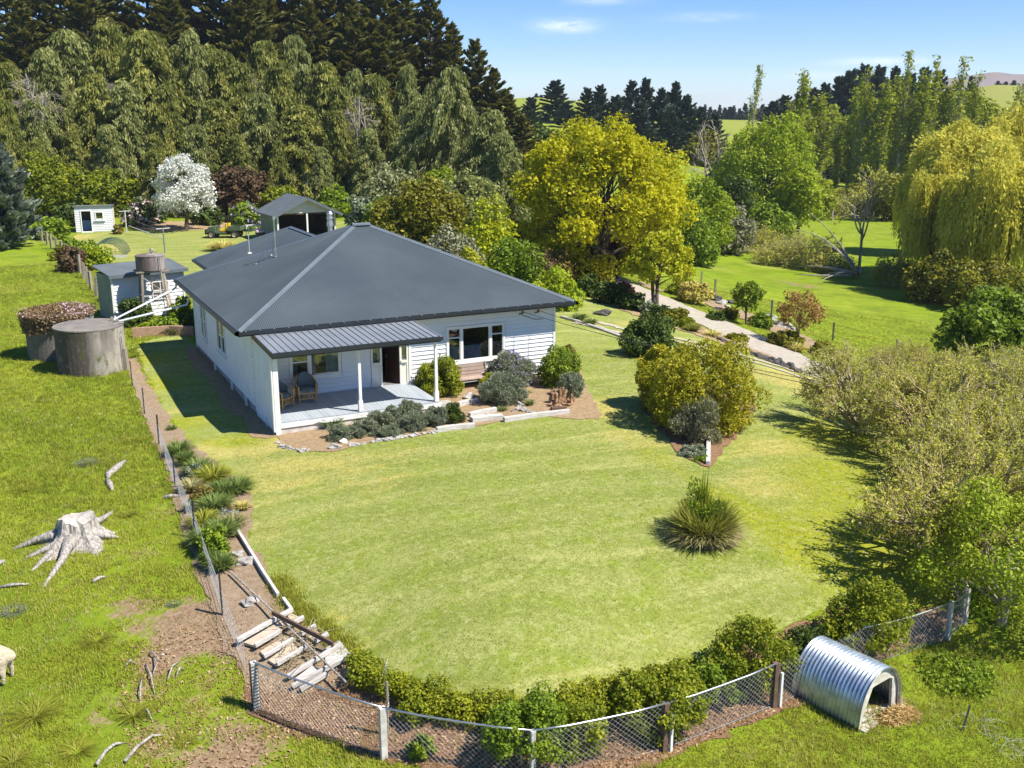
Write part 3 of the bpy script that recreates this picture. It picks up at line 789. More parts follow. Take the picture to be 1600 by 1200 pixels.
def smooth_loop(poly, stepl=.35, jit=.07, seed=0):
    r = np.random.default_rng(seed); P = np.array([p[:2] for p in poly], float); n = len(P); out = []
    for i in range(n):
        p0, p1, p2, p3 = P[i - 1], P[i], P[(i + 1) % n], P[(i + 2) % n]
        k = max(1, int(np.linalg.norm(p2 - p1) / stepl))
        for t in np.arange(k) / k:
            q = .5 * ((2 * p1) + (-p0 + p2) * t + (2 * p0 - 5 * p1 + 4 * p2 - p3) * t * t + (-p0 + 3 * p1 - 3 * p2 + p3) * t ** 3)
            out.append(q)
    out = np.array(out); return out + r.normal(size=out.shape) * jit

def sheet(name, poly, off, mat, label, cat, grid=.7, stepl=.35, jit=.07, attrs=None, seed=0):
    B = smooth_loop(poly, stepl, jit, seed)
    x0, y0 = B.min(0); x1, y1 = B.max(0)
    X, Y = np.meshgrid(np.arange(x0, x1, grid), np.arange(y0, y1, grid)); X, Y = X.ravel(), Y.ravel()
    r = np.random.default_rng(seed + 1); X = X + r.uniform(-.1, .1, len(X)) * grid; Y = Y + r.uniform(-.1, .1, len(X)) * grid
    k = inpoly(X, Y, B); pts = [Vector(p) for p in B] + [Vector((a, b)) for a, b in zip(X[k], Y[k])]
    vs, es, fs, *_ = delaunay_2d_cdt(pts, [], [list(range(len(B)))], 1, 1e-4)
    V = np.array([(v.x, v.y) for v in vs]); z = Hn(V[:, 0], V[:, 1]) + off
    tri = np.array([f for f in fs if len(f) == 3], np.int32)
    a, b, c = V[tri[:, 0]], V[tri[:, 1]], V[tri[:, 2]]
    flip = ((b - a)[:, 0] * (c - a)[:, 1] - (b - a)[:, 1] * (c - a)[:, 0]) < 0; tri[flip] = tri[flip][:, ::-1]
    o = fast_mesh(name, np.column_stack([V, z]), tri, mat, None, None, True, attrs(V[:, 0], V[:, 1]) if attrs else None)
    return tag(o, label, cat, kind='structure')

LAWN = gp([(545, 1024), (505, 990), (460, 955), (425, 905), (400, 868), (383, 835), (394, 800), (378, 765), (335, 725), (302, 698), (266, 655), (242, 615), (226, 580), (216, 545), (240, 530), (285, 524)]) \
    + [(1.2, 15.2), (10, 15.5), (13, 19), (17.5, 25)] + gp([(905, 462), (950, 470), (1010, 484), (1075, 512), (1150, 546), (1260, 585), (1340, 620), (1450, 670), (1555, 760), (1500, 820), (1458, 830), (1478, 888), (1500, 930), (1440, 950), (1380, 945), (1300, 952),
    (1230, 980), (1150, 1010), (1070, 1042), (990, 1066), (900, 1082), (800, 1090), (720, 1085), (640, 1066), (580, 1043)])
dry_sp = [(*g(px, py)[:2], s, a) for px, py, s, a in ((420, 690, .8, .6), (470, 720, 1.2, .45), (560, 730, 1.2, .35), (420, 760, .8, .5), (640, 700, 1, .25), (410, 830, .5, .5), (600, 760, .8, .35), (930, 640, 1.2, .7), (990, 690, 1.0, .4), (300, 640, .6, .5), (250, 640, .6, .35), (330, 700, .6, .6), (360, 705, .8, .5),
    (1180, 760, 1.2, .45), (1200, 830, .8, .4), (1160, 700, 1.2, .3), (980, 505, .8, .5), (1240, 700, 1, .5), (1300, 610, 2.0, .6), (450, 860, .4, .3), (520, 970, .35, .5), (560, 1010, .3, .4), (1225, 590, 2, .5), (1270, 760, 1.0, .3), (880, 515, .5, .2))]
lush_shade_sp = [(*g(px, py)[:2], s, a) for px, py, s, a in ((230, 560, 1.2, .9), (250, 600, 1.2, .9), (290, 660, .9, .9), (270, 690, .6, .6), (400, 690, .7, .45), (370, 690, .6, .5), (340, 690, .7, .4), (455, 925, .4, .7), (510, 985, .35, .8), (960, 590, 1.6, .25), (1000, 720, .8, .35), (1130, 780, .8, .25), (1330, 750, 2.0, .9), (1350, 850, 2.0, .9), (1300, 680, 1.6, .9), (1420, 900, 1.5, .9), (390, 870, .3, .4))] + [(*g(940 + 350 * t, 655 + 225 * t)[:2], .38, .45) for t in np.linspace(0, 1, 16)]  # lush patches; the final line paints a greener strip plus the bank edge's shadow
def lawn_attrs(x, y): return {'dry': .12 + bumps(x, y, dry_sp), 'lush': bumps(x, y, lush_shade_sp)}
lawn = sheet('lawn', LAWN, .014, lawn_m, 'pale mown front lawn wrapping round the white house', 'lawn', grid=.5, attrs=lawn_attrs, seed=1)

BACKLAWN = [(-1.6, 64), (-.8, 66.6), (3, 67.6), (12, 66), (22, 62), (24, 50), (21, 32), (9, 26), (3.5, 28.5), (1.4, 33), (0, 40), (-1.6, 52)]
back_dry = [(*g(px, py)[:2], s, a) for px, py, s, a in ((175, 385, 1.2, .7), (115, 372, 1.5, .7), (190, 395, 1, .4), (300, 352, 3, .2), (240, 400, 1.5, .2))]
backlawn = sheet('rear_lawn', BACKLAWN, .03, lawn_back_m, 'mown drying green between the small white hut and the garage', 'lawn', grid=1.2, stepl=.6, jit=.12,
                 attrs=lambda x, y: {'dry': .25 + bumps(x, y, back_dry), 'lush': np.full(len(x), .18)}, seed=2)
WHITE_TREE_SOIL = sheet('soil_under_trees', [(4, 68.8), (5.5, 65.6), (9, 64.6), (13, 65.5), (16.5, 63.5), (18, 68), (12, 72), (5, 72)], .05, bed_m, 'bare brown earth under the white blossom tree', 'soil', grid=1.2, stepl=.6, jit=.15, seed=3)

DRIVE_C = [tuple(g(px, py)[:2]) for px, py in ((880, 405), (950, 437), (1005, 460), (1060, 483), (1120, 507), (1180, 534), (1250, 568))] + [(27.0, -3), (26.4, -9), (26.5, -20), (28, -40)]
def ribbon(path, w):
    P = np.array(path); T = np.gradient(P, axis=0); T /= np.linalg.norm(T, axis=1, keepdims=True); N = np.stack([-T[:, 1], T[:, 0]], 1)
    return [tuple(p) for p in P + N * w / 2] + [tuple(p) for p in (P - N * w / 2)[::-1]]
DRIVE = ribbon(DRIVE_C, 3.3)
drive = sheet('driveway', DRIVE, .04, gravel_m, 'pale gravel drive sloping down past the garden', 'driveway', grid=.8, jit=.08, seed=4)
TR = [tuple(g(px, py)[:2]) for px, py in ((905, 503), (940, 509), (980, 520), (1060, 533), (1150, 556), (1260, 589), (1380, 630))]
for k, o_ in enumerate((-.65, .65)):
    P = np.array(TR); T = np.gradient(P, axis=0); T /= np.linalg.norm(T, axis=1, keepdims=True); N = np.stack([-T[:, 1], T[:, 0]], 1)
    sheet('wheel_track', ribbon(P + N * o_, .55), .045, track_m, ('inner' if k else 'outer') + ' pale gravel wheel track of the two across the side lawn', 'path', grid=.5, stepl=.3, jit=.07, seed=6 + k)
RBED = gp([(1000, 440), (1040, 455), (1110, 470), (1150, 483), (1210, 505), (1300, 545), (1330, 560), (1290, 560), (1230, 530), (1180, 507), (1120, 483), (1070, 465), (1010, 450)])
sheet('roadside_soil', RBED, .05, strip_m, 'stony brown bank along the far side of the drive', 'soil', grid=.7, jit=.12, seed=9)
LBED = gp([(880, 415), (930, 440), (985, 470), (1040, 492), (1105, 515), (1210, 560), (1235, 580), (1195, 562), (1130, 540), (1075, 520), (1020, 503), (960, 480), (905, 455), (870, 430)])
sheet('drive_border', LBED, .045, bed_m, 'shaded earth border between side lawn and drive', 'soil', grid=.7, jit=.12, seed=10)
BED = gp([(434, 684), (440, 697), (475, 705), (520, 706), (570, 694), (640, 684), (690, 674), (735, 670), (790, 657), (850, 652), (905, 656), (938, 652), (930, 630), (918, 610), (905, 580)]) + [(12.3, 2.3), (11.9, 3.1), (6, 3.1), (5, 1), (.1, .2)]
bed = sheet('garden_bed', BED, .03, bed_m, 'dry tan garden bed in front of the verandah', 'garden bed', grid=.5, stepl=.25, jit=.05, seed=11)
STRIP = gp([(197, 562), (207, 600), (224, 650), (240, 690), (262, 740), (276, 790), (287, 830), (303, 880), (322, 930), (342, 985), (368, 1040), (398, 1075), (440, 1085), (500, 1085), (560, 1060), (575, 1040), (545, 1022), (505, 988), (460, 952), (428, 905), (404, 868), (388, 835), (398, 800), (380, 762), (338, 722), (300, 694), (263, 650), (240, 612), (222, 580), (212, 560)])
strip = sheet('soil_strip', STRIP, .024, strip_m, 'bare tan earth along the wire fence and round the broken steps', 'soil', grid=.3, stepl=.25, jit=.06, seed=12)
MULCH = gp([(385, 1055), (378, 1105), (430, 1135), (520, 1165), (590, 1188), (650, 1199), (760, 1225), (840, 1228), (960, 1215), (1060, 1178), (1150, 1140), (1225, 1112), (1280, 1095), (1340, 1050), (1420, 1010), (1480, 1000), (1500, 960), (1440, 956), (1380, 955), (1300, 958),
    (1230, 986), (1150, 1016), (1070, 1050), (990, 1073), (900, 1090), (800, 1098), (720, 1092), (640, 1073), (575, 1048), (520, 1065), (450, 1070)])
mulch = sheet('leaf_litter_bank', MULCH, .02, mulch_m, 'brown leaf litter on the bank under the hedge and mesh fence', 'soil', grid=.3, stepl=.25, jit=.08, seed=13)
BB = gp([(1020, 600), (1000, 630), (1020, 660), (1042, 684), (1058, 706), (1108, 730), (1132, 700), (1160, 670), (1175, 620), (1100, 590)])
sheet('shrub_bed', BB, .04, mulch_m, 'brown mulch bed under the big round bush', 'garden bed', grid=.5, stepl=.3, jit=.06, seed=14)
sheet('wall_base_soil', [(-.75, .2), (-.12, -.25), (.1, 0), (.1, 14.4), (-.5, 14.6), (-.7, 11), (-.55, 8), (-.8, 5), (-.5, 2.5)], .03, bed_m, 'narrow strip of bare earth along the shaded side wall', 'soil', grid=.5, stepl=.3, jit=.07, seed=18)
TB = gp([(1050, 830), (1075, 853), (1110, 862), (1150, 853), (1155, 835), (1110, 815)])
sheet('tussock_bed', TB, .04, bed_m, 'small ring of bare earth under the lawn tussock', 'soil', grid=.4, stepl=.2, jit=.04, seed=15)

# ------------------------------------------------------------------ grass blades (uncountable)
def grass(name, X, Y, h, w, blades_n, leaf, seed, label, cat='grass', tintb=0.5, off=0.0):
    r = np.random.default_rng(seed); n = len(X); k = blades_n
    x = np.repeat(X, k) + r.normal(size=n * k) * .05; y = np.repeat(Y, k) + r.normal(size=n * k) * .05
    z = np.repeat(Hn(X, Y), k) + off; hh = np.repeat(h * (np.ones(n) if np.isscalar(h) else 1), k) * r.uniform(.5, 1.25, n * k)
    a = r.uniform(0, 6.28, n * k); lean = r.uniform(.15, .8, n * k) * hh; a2 = a + r.uniform(1, 2, n * k)
    base = np.stack([x, y, z], 1); s = np.stack([np.cos(a), np.sin(a), 0 * a], 1) * w / 2
    tip = base + np.stack([np.cos(a2) * lean, np.sin(a2) * lean, hh], 1)
    V = np.stack([base - s, base + s, tip], 1).reshape(-1, 3)
    tu = np.repeat(np.clip(tintb + r.normal(size=n) * .2, 0, 1), k)
    o = fast_mesh(name, V, np.arange(n * k * 3).reshape(-1, 3), leaf, None, np.repeat(np.clip(tu + r.normal(size=n * k) * .12, 0, 1), 3))
    return tag(o, label, cat, kind='stuff')
def scatter(n, a0, a1, d0, d1, r, pw=1.0):
    a = R(1) * r.uniform(a0, a1, n) + YAW; u = r.random(n); d = (d0 ** (2 - pw) + u * (d1 ** (2 - pw) - d0 ** (2 - pw))) ** (1 / (2 - pw))
    return CAM[0] + np.sin(a) * d, CAM[1] + np.cos(a) * d
def vnoise(x, y, s, seed):
    r = np.random.default_rng(seed); o = np.zeros(len(x))
    for i in range(7):
        k = r.normal(size=2) * s * (1.5 ** (i * .5)); o += np.sin(x * k[0] + y * k[1] + r.uniform(0, 6.28)) / 7 * 1.6
    return o
SOLID = [LAWN, BED, STRIP, MULCH, DRIVE, BACKLAWN]
r_ = np.random.default_rng(3)
X, Y = scatter(290000, -36, 40, 13.5, 80, r_, 1.35)
ok = ~(inpoly(X, Y, LAWN) | inpoly(X, Y, BACKLAWN) | inpoly(X, Y, DRIVE) | inpoly(X, Y, BED) | inpoly(X, Y, STRIP)) & ~((X > -.5) & (X < 12.5) & (Y > -.2) & (Y < 24))
dd, _ = ground_attrs(X, Y); ok &= (dd + vnoise(X, Y, 2.2, 4) * .42) < .42
ok &= ~(inpoly(X, Y, MULCH) & (r_.random(len(X)) < .93))
X, Y = X[ok], Y[ok]; lushness = np.clip(.5 + .5 * vnoise(X, Y, .9, 8), 0, 1)
left_lush = np.clip((Y + 6) / 5, 0, 1) * (X < -1)
grass('paddock_grass', X, Y, .045 + .07 * lushness + .05 * left_lush, .018, 6, L['grass'], 5, 'long bright green paddock grass around the fenced garden', tintb=np.clip(.70 - .26 * left_lush + .22 * vnoise(X, Y, .5, 41) - .16 * (X > 3), 0, 1))
DX, DY = scatter(26000, -31, 31, 13.5, 45, r_, 1.3); dk = ~(inpoly(DX, DY, LAWN) | inpoly(DX, DY, BED) | inpoly(DX, DY, STRIP)) & (vnoise(DX, DY, .8, 51) + .3 * (DX < -1) * (DY < -4) > .25) & ~((DX > -.5) & (DX < 12.5) & (DY > -.2) & (DY < 24)); DX, DY = DX[dk], DY[dk]
grass('dry_grass', DX, DY, .09, .014, 5, L['dry_blade'], 15, 'tan dead grass stalks mixed through the rough paddock')
X, Y = scatter(100000, -16, 24, 17, 46, r_, 1.2); ok = inpoly(X, Y, LAWN) & ~inpoly(X, Y, BED) & ~((X > -.3) & (X < 12.5) & (Y > -.2) & (Y < 16)); X, Y = X[ok], Y[ok]
grass('lawn_grass', X, Y, .024, .014, 4, L['lawn_blade'], 6, 'short pale blades of the mown front lawn', off=.015)
# lusher rim along the lawn edges
def edge_pts(pix, n, spread, r):
    P = np.array([g(*p)[:2] for p in pix]); seg = np.linalg.norm(np.diff(P, axis=0), axis=1); t = r.random(n) * seg.sum(); c = np.concatenate([[0], np.cumsum(seg)])
    i = np.searchsorted(c, t) - 1; i = np.clip(i, 0, len(seg) - 1); f = (t - c[i]) / seg[i]
    q = P[i] + (P[i + 1] - P[i]) * f[:, None] + r.normal(size=(n, 2)) * spread; return q[:, 0], q[:, 1]
X, Y = edge_pts([(432, 905), (462, 950), (505, 985), (545, 1018)], 1500, .13, r_)
grass('edge_grass', X, Y, .10, .022, 5, L['grass'], 7, 'longer bright grass along the lawn rim by the broken steps', tintb=.65, off=.015)
# leaf litter under the hedge
X, Y = scatter(110000, -26, 26, 14, 26, r_, 1.0); dd, _ = ground_attrs(X, Y)
ok = (inpoly(X, Y, MULCH) & (r_.random(len(X)) < .8)) | (~inpoly(X, Y, LAWN) & (dd + vnoise(X, Y, 1.4, 21) * .3 > .2) & (r_.random(len(X)) < .22) & (X > -6.5) & (Y < -11))
X, Y = X[ok], Y[ok]; lv = Leaves(r_); lv.add(np.stack([X, Y, Hn(X, Y) + .03], 1), unit(np.array((0, 0, 1.)) + r_.normal(size=(len(X), 3)) * .6), .052, 2.0)
tag(lv.build('leaf_litter', L['litter'], None), 'fallen brown leaves scattered under the hedge and mesh fence', 'leaves', kind='stuff')
# small white clover and daisy specks in the left paddock
X, Y = scatter(1400, -26, -6, 20, 60, r_, 1.2); ok = ~(inpoly(X, Y, LAWN) | inpoly(X, Y, STRIP)) & (vnoise(X, Y, .8, 31) > .3); X, Y = X[ok], Y[ok]
lv = Leaves(r_); lv.add(np.stack([X, Y, Hn(X, Y) + .12], 1), unit(np.array((0, 0, 1.)) + r_.normal(size=(len(X), 3)) * .3), .045, 1)
tag(lv.build('daisies', L['blossom'], None), 'tiny white daisies dotted through the left paddock grass', 'flowers', kind='stuff')
# ------------------------------------------------------------------ the farmhouse
W, D0, LB, EZ, OV, HR = 12.135, 2.91, 14.51, 3.11, .589, 5.85

def wallboards(mb, A, B, z0, z1, nrm, openings=(), pitch=.165, lap=.036, gap=.013, ztop=None):
    """lapped boards from A to B (plan), cut round openings (s0, s1, za, zb)"""
    A = np.array(A, float); B = np.array(B, float); e = (B - A); Ln = np.linalg.norm(e); e /= Ln; n = np.array(nrm, float)
    z = z0
    while z < z1 - 1e-4:
        zt = min(z + pitch, z1); cuts = sorted({z, zt} | {q for o in openings for q in (o[2], o[3]) if z < q < zt})
        for a, b in zip(cuts[:-1], cuts[1:]):
            iv = [(0, Ln)]
            for s0, s1, za, zb in openings:
                if a >= za - 1e-4 and b <= zb + 1e-4:
                    iv = [q for p in iv for q in ((p[0], min(p[1], s0)), (max(p[0], s1), p[1])) if q[1] - q[0] > 1e-3]
            for s0, s1 in iv:
                oa = lap * (1 - (a - z) / pitch); ob = lap * (1 - (b - z) / pitch)
                def P(s, o, h): q = A + e * s + n * o; return (q[0], q[1], h)
                bt = b - gap if abs(b - zt) < 1e-4 and b < z1 - 1e-4 else b
                if bt < b: q_ = [P(s0, -.02, bt), P(s1, -.02, bt), P(s1, -.02, b), P(s0, -.02, b)]; mb.quad(*q_); mb.quad(P(s0, ob, bt), P(s1, ob, bt), P(s1, -.02, bt), P(s0, -.02, bt))
                p = [P(s0, oa, a), P(s1, oa, a), P(s1, ob, bt), P(s0, ob, bt)]
                if (np.cross(np.append(e, 0), (0, 0, 1)) @ np.append(n, 0)) < 0: p = p[::-1]
                mb.quad(*p)
                if abs(a - z) < 1e-4: mb.quad(P(s0, -.02, a), P(s1, -.02, a), P(s1, oa, a), P(s0, oa, a))
        z = zt
    return mb

def corrugated(mb, A, B, inward, slope, runf, pitch=.0765, amp=.014, per=4):
    A = np.array(A, float); B = np.array(B, float); e = B - A; Ln = np.linalg.norm(e); e /= Ln; n = int(Ln / pitch * per); iv = np.array((inward[0], inward[1], slope)); nn = np.cross(e, iv); nn /= np.linalg.norm(nn); nn *= np.sign(nn[2])
    V = []; 
    for i in range(n + 1):
        s = Ln * i / n; o = nn * amp * math.sin(2 * math.pi * s / pitch); r = runf(s)
        V += [A + e * s + o, A + e * s + o + iv * r]
    F_ = [(2 * i, 2 * i + 2, 2 * i + 3, 2 * i + 1) for i in range(n)]
    return mb.add(V, F_)

house = thing('farmhouse', 'white weatherboard farmhouse with dark grey corrugated hip roof and front verandah', 'house', (0, 0, 0))

# walls
wb = MB(); wallboards(wb, (.02, D0), (W, D0), .12, 3.03, (0, -1), [(1.27, 3.19, 1.02, 2.10), (4.3, 5.82, .41, 2.5), (7.38, 9.9, .95, 2.42)]); wb.build('front_wall', board_paint, house)
wb = MB(); wallboards(wb, (0, LB), (0, D0 + .0), .22, 3.03, (-1, 0), [(LB - 9.3, LB - 7.7, 1.0, 2.4), (LB - 12.85, LB - 11.6, .85, 2.4)])
wallboards(wb, (0, D0), (0, -.03), .1, 2.72, (-1, 0)); wb.build('side_wall', board_paint, house)
wb = MB(); wallboards(wb, (.10, 0), (.10, D0), .41, 2.80, (1, 0)); wb.span(.003, .097, -.03, D0, -.1, 2.72); wb.build('porch_side_wall', board_paint, house)
wb = MB(); wallboards(wb, (W, D0), (W, LB), .12, 3.03, (1, 0)); wallboards(wb, (W, LB), (0, LB), .12, 3.03, (0, 1)); wb.build('rear_wall', board_paint, house)
mb = MB(); mb.span(.06, W - .06, D0 + .06, LB - .06, -.5, .25); mb.build('foundation', concrete, house)
# corner boards and trim
for b_ in ((W - .06, W + .035, D0 - .045, D0 + .06, .05, 3.0), (-.035, .05, LB - .05, LB + .035, .05, 3.0), (W - .05, W + .035, LB - .05, LB + .035, .05, 3.0), (5.83, 5.93, D0 - .05, D0 + .02, .41, 2.8)):
    mb = MB(); mb.span(*b_); mb.build('corner_board', white, house)

# main roof
ax0, ax1, ay0, ay1 = -OV, W + OV, D0 - OV, LB + OV
hw = (ay1 - ay0) / 2; sl = (HR - EZ) / hw
FL, FR, BR, BL_ = (ax0, ay0, EZ), (ax1, ay0, EZ), (ax1, ay1, EZ), (ax0, ay1, EZ)
rf = MB(); Lx, Ly = ax1 - ax0, ay1 - ay0
corrugated(rf, FL, FR, (0, 1), sl, lambda s: min(s, Lx - s, hw)); corrugated(rf, FR, BR, (-1, 0), sl, lambda s: min(s, Ly - s, hw))
corrugated(rf, BR, BL_, (0, -1), sl, lambda s: min(s, Lx - s, hw)); corrugated(rf, BL_, FL, (1, 0), sl, lambda s: min(s, Ly - s, hw))
roof = rf.build('roof', roof_grey, house, smooth=True)
R1 = np.array((ax0 + hw, ay0 + hw, HR)); R2 = np.array((ax1 - hw, ay0 + hw, HR))
mb = MB()
def cap(mb, a, b, wd=.27, lift=.022):
    """ridge capping: a folded strip with a rolled top"""
    a = np.array(a, float) + (0, 0, lift); b = np.array(b, float) + (0, 0, lift); d = b - a; h = np.array((d[0], d[1], 0)); h /= np.linalg.norm(h) + 1e-9; s = np.array((-h[1], h[0], 0))
    drop = .10 if abs(d[2]) > .1 else .075; P = []
    for e in (a, b): P += [e - s * wd / 2 - (0, 0, drop * wd / .34 * .62), e - s * .035, e + np.array((0, 0, .03)), e + s * .035, e + s * wd / 2 - (0, 0, drop * wd / .34 * .62)]
    mb.add(P, [(i, i + 1, i + 6, i + 5) for i in range(4)])
for c, r_e in ((FL, R1), (FR, R2), (BR, R2), (BL_, R1)): cap(mb, c, r_e)
cap(mb, R1 - (.12, 0, -.01), R2 + (.12, 0, .01), .42, .035)
mb.build('ridge_cap', flash_grey, roof)
mb = MB()
for a, b in ((FL, FR), (FR, BR), (BR, BL_), (BL_, FL)):
    a = np.array(a); b = np.array(b); d = (b - a) / np.linalg.norm(b - a); o = np.array((d[1], -d[0], 0))
    mb.beam(a + o * .05 - d * .11 + (0, 0, -.075), b + o * .05 + d * .11 + (0, 0, -.075), .12, .11); mb.beam(a - o * .015 + (0, 0, -.11), b - o * .015 + (0, 0, -.11), .03, .17)
mb.build('gutter', gutter_dark, roof)
mb = MB(); mb.span(ax0 + .03, ax1 - .03, ay0 + .03, ay1 - .03, 2.945, 2.965); mb.build('soffit', cream, roof)
for k in range(26):
    x = ax0 + .25 + k * .5; mb = MB(); mb.box((x, ay0 - .03, EZ - .005), (.035, .17, .02)); mb.build('gutter_bracket', steel_dull, roof)

# lower rear roof
rx0, rx1, ry1, rz = 1.4, 9.6, 22.0, 3.05; rh = (rx1 - rx0) / 2; rs = .45
mb = MB(); ry0 = 12.0; Lr = ry1 - ry0
corrugated(mb, (rx0, ry1, rz), (rx0, ry0, rz), (1, 0), rs, lambda s: min(s, rh)); corrugated(mb, (rx1, ry0, rz), (rx1, ry1, rz), (-1, 0), rs, lambda s: min(Lr - s, rh)); corrugated(mb, (rx1, ry1, rz), (rx0, ry1, rz), (0, -1), rs, lambda s: min(s, 2 * rh - s))
rroof = mb.build('rear_roof', roof_grey, house, smooth=True)
mb = MB(); ap = np.array((rx0 + rh, ry1 - rh, rz + rh * rs)); cap(mb, (rx0, ry1, rz), ap); cap(mb, (rx1, ry1, rz), ap); cap(mb, ap, (ap[0], 13, ap[2])); mb.build('ridge_cap', flash_grey, rroof)
mb = MB(); mb.beam((rx0 - .05, 15.1, rz - .07), (rx0 - .05, ry1 + .1, rz - .07), .12, .11); mb.beam((rx0 - .1, ry1 + .05, rz - .07), (rx1 + .1, ry1 + .05, rz - .07), .12, .11); mb.beam((rx1 + .05, 15.1, rz - .07), (rx1 + .05, ry1, rz - .07), .12, .11); mb.build('gutter', gutter_dark, rroof)
wb = MB(); wallboards(wb, (1.95, 21.5), (1.95, LB), .12, 2.98, (-1, 0)); wallboards(wb, (9.05, 21.5), (1.95, 21.5), .12, 2.98, (0, 1)); wallboards(wb, (9.05, LB), (9.05, 21.5), .12, 2.98, (1, 0)); wb.build('wing_wall', board_paint, house)
mb = MB(); mb.tube([(8.3, 20.6, 3.3), (8.3, 20.6, 4.55)], .13, 14); mb.tube([(8.3, 20.6, 4.55), (8.3, 20.6, 4.75)], .18, 14); mb.tube([(8.3, 20.6, 4.95), (8.3, 20.6, 5.0)], .2, 14); mb.tube([(8.3, 20.6, 4.75), (8.3, 20.6, 5.2)], .145, 14); mb.tube([(8.3, 20.6, 5.2), (8.3, 20.6, 5.34)], [.2, .08], 14)
mb.build('flue', steel, house, smooth=False)

# verandah roof of ribbed steel
vx0, vx1, vy0, vy1, vz0, vz1 = -.06, 5.86, -.27, 2.40, 2.83, 2.945
mb = MB(); prof = []; x = vx0
while x < vx1 - .01:
    prof += [(x, 0), (min(x + .205, vx1), 0), (min(x + .212, vx1), .03), (min(x + .228, vx1), .03), (min(x + .235, vx1), 0)]; x += .235
V = []
for px_, h in prof: V += [(px_, vy0, vz0 + h), (px_, vy1, vz1 + h)]
mb.add(V, [(2 * i, 2 * i + 2, 2 * i + 3, 2 * i + 1) for i in range(len(prof) - 1) if prof[i + 1][0] - prof[i][0] > 1e-5]); vroof = mb.build('verandah_roof', veranda_steel, house)
mb = MB(); mb.span(vx0 - .05, vx1 + .04, vy0 - .10, vy0 + .0, vz0 - .135, vz0 - .015); mb.span(vx0 - .02, vx1, vy0 + .015, vy0 + .05, vz0 - .2, vz0 - .02); mb.build('gutter', gutter_dark, vroof)
mb = MB(); mb.beam((vx0 - .03, vy0 + .01, vz0 - .06), (vx0 - .03, vy1, vz1 - .06), .05, .16); mb.build('barge_board', gutter_dark, vroof)  # left board: the shadow line along this edge is put into its dark colour
mb = MB(); mb.beam((vx1 + .0, vy0 + .01, vz0 - .08), (vx1 + .0, vy1, vz1 - .08), .04, .14); mb.build('barge_board', cream, vroof)
mb = MB(); mb.span(.12, 5.8, -.06, .06, 2.6, 2.74); mb.span(.12, 5.8, -.05, 2.88, 2.745, 2.76); mb.build('verandah_beam', cream, house)
# deck
mb = MB(); x = .10; kk = 0
while x < 5.83: mb.span(x + .004, min(x + .137, 5.86), -.06, D0 - .02, .37, .41); x += .141
deck = mb.build('verandah_deck', deck_paint, house)
mb = MB(); mb.span(-.02, 5.90, -.075, -.045, .20, .365); mb.span(5.865, 5.90, -.04, D0 - .05, .2, .365); mb.build('deck_fascia', white, deck)
mb = MB(); mb.span(.02, 5.83, -.03, D0 - .1, -.4, .2); mb.build('deck_base', M('whitewashed_base', (.66, .64, .59), (.46, .43, .38), 4, .9), deck)
for px_ in (.06, 2.93, 5.75):
    mb = MB(); w_ = .05
    mb.span(px_ - w_, px_ + w_, -.05, .05, .412, 2.7)
    if px_ > 1: mb.span(px_ - .075, px_ + .075, -.07, .075, .413, .78); mb.span(px_ - .065, px_ + .065, -.062, .065, .78, .82)
    else: mb.span(-.04, .13, -.07, .03, -.25, 2.71)
    mb.build('verandah_post', white, house)
mb = MB(); mb.tube([(-.09, -.06, 2.68), (-.09, -.06, .1)], .035, 8); mb.build('downpipe', white, house)

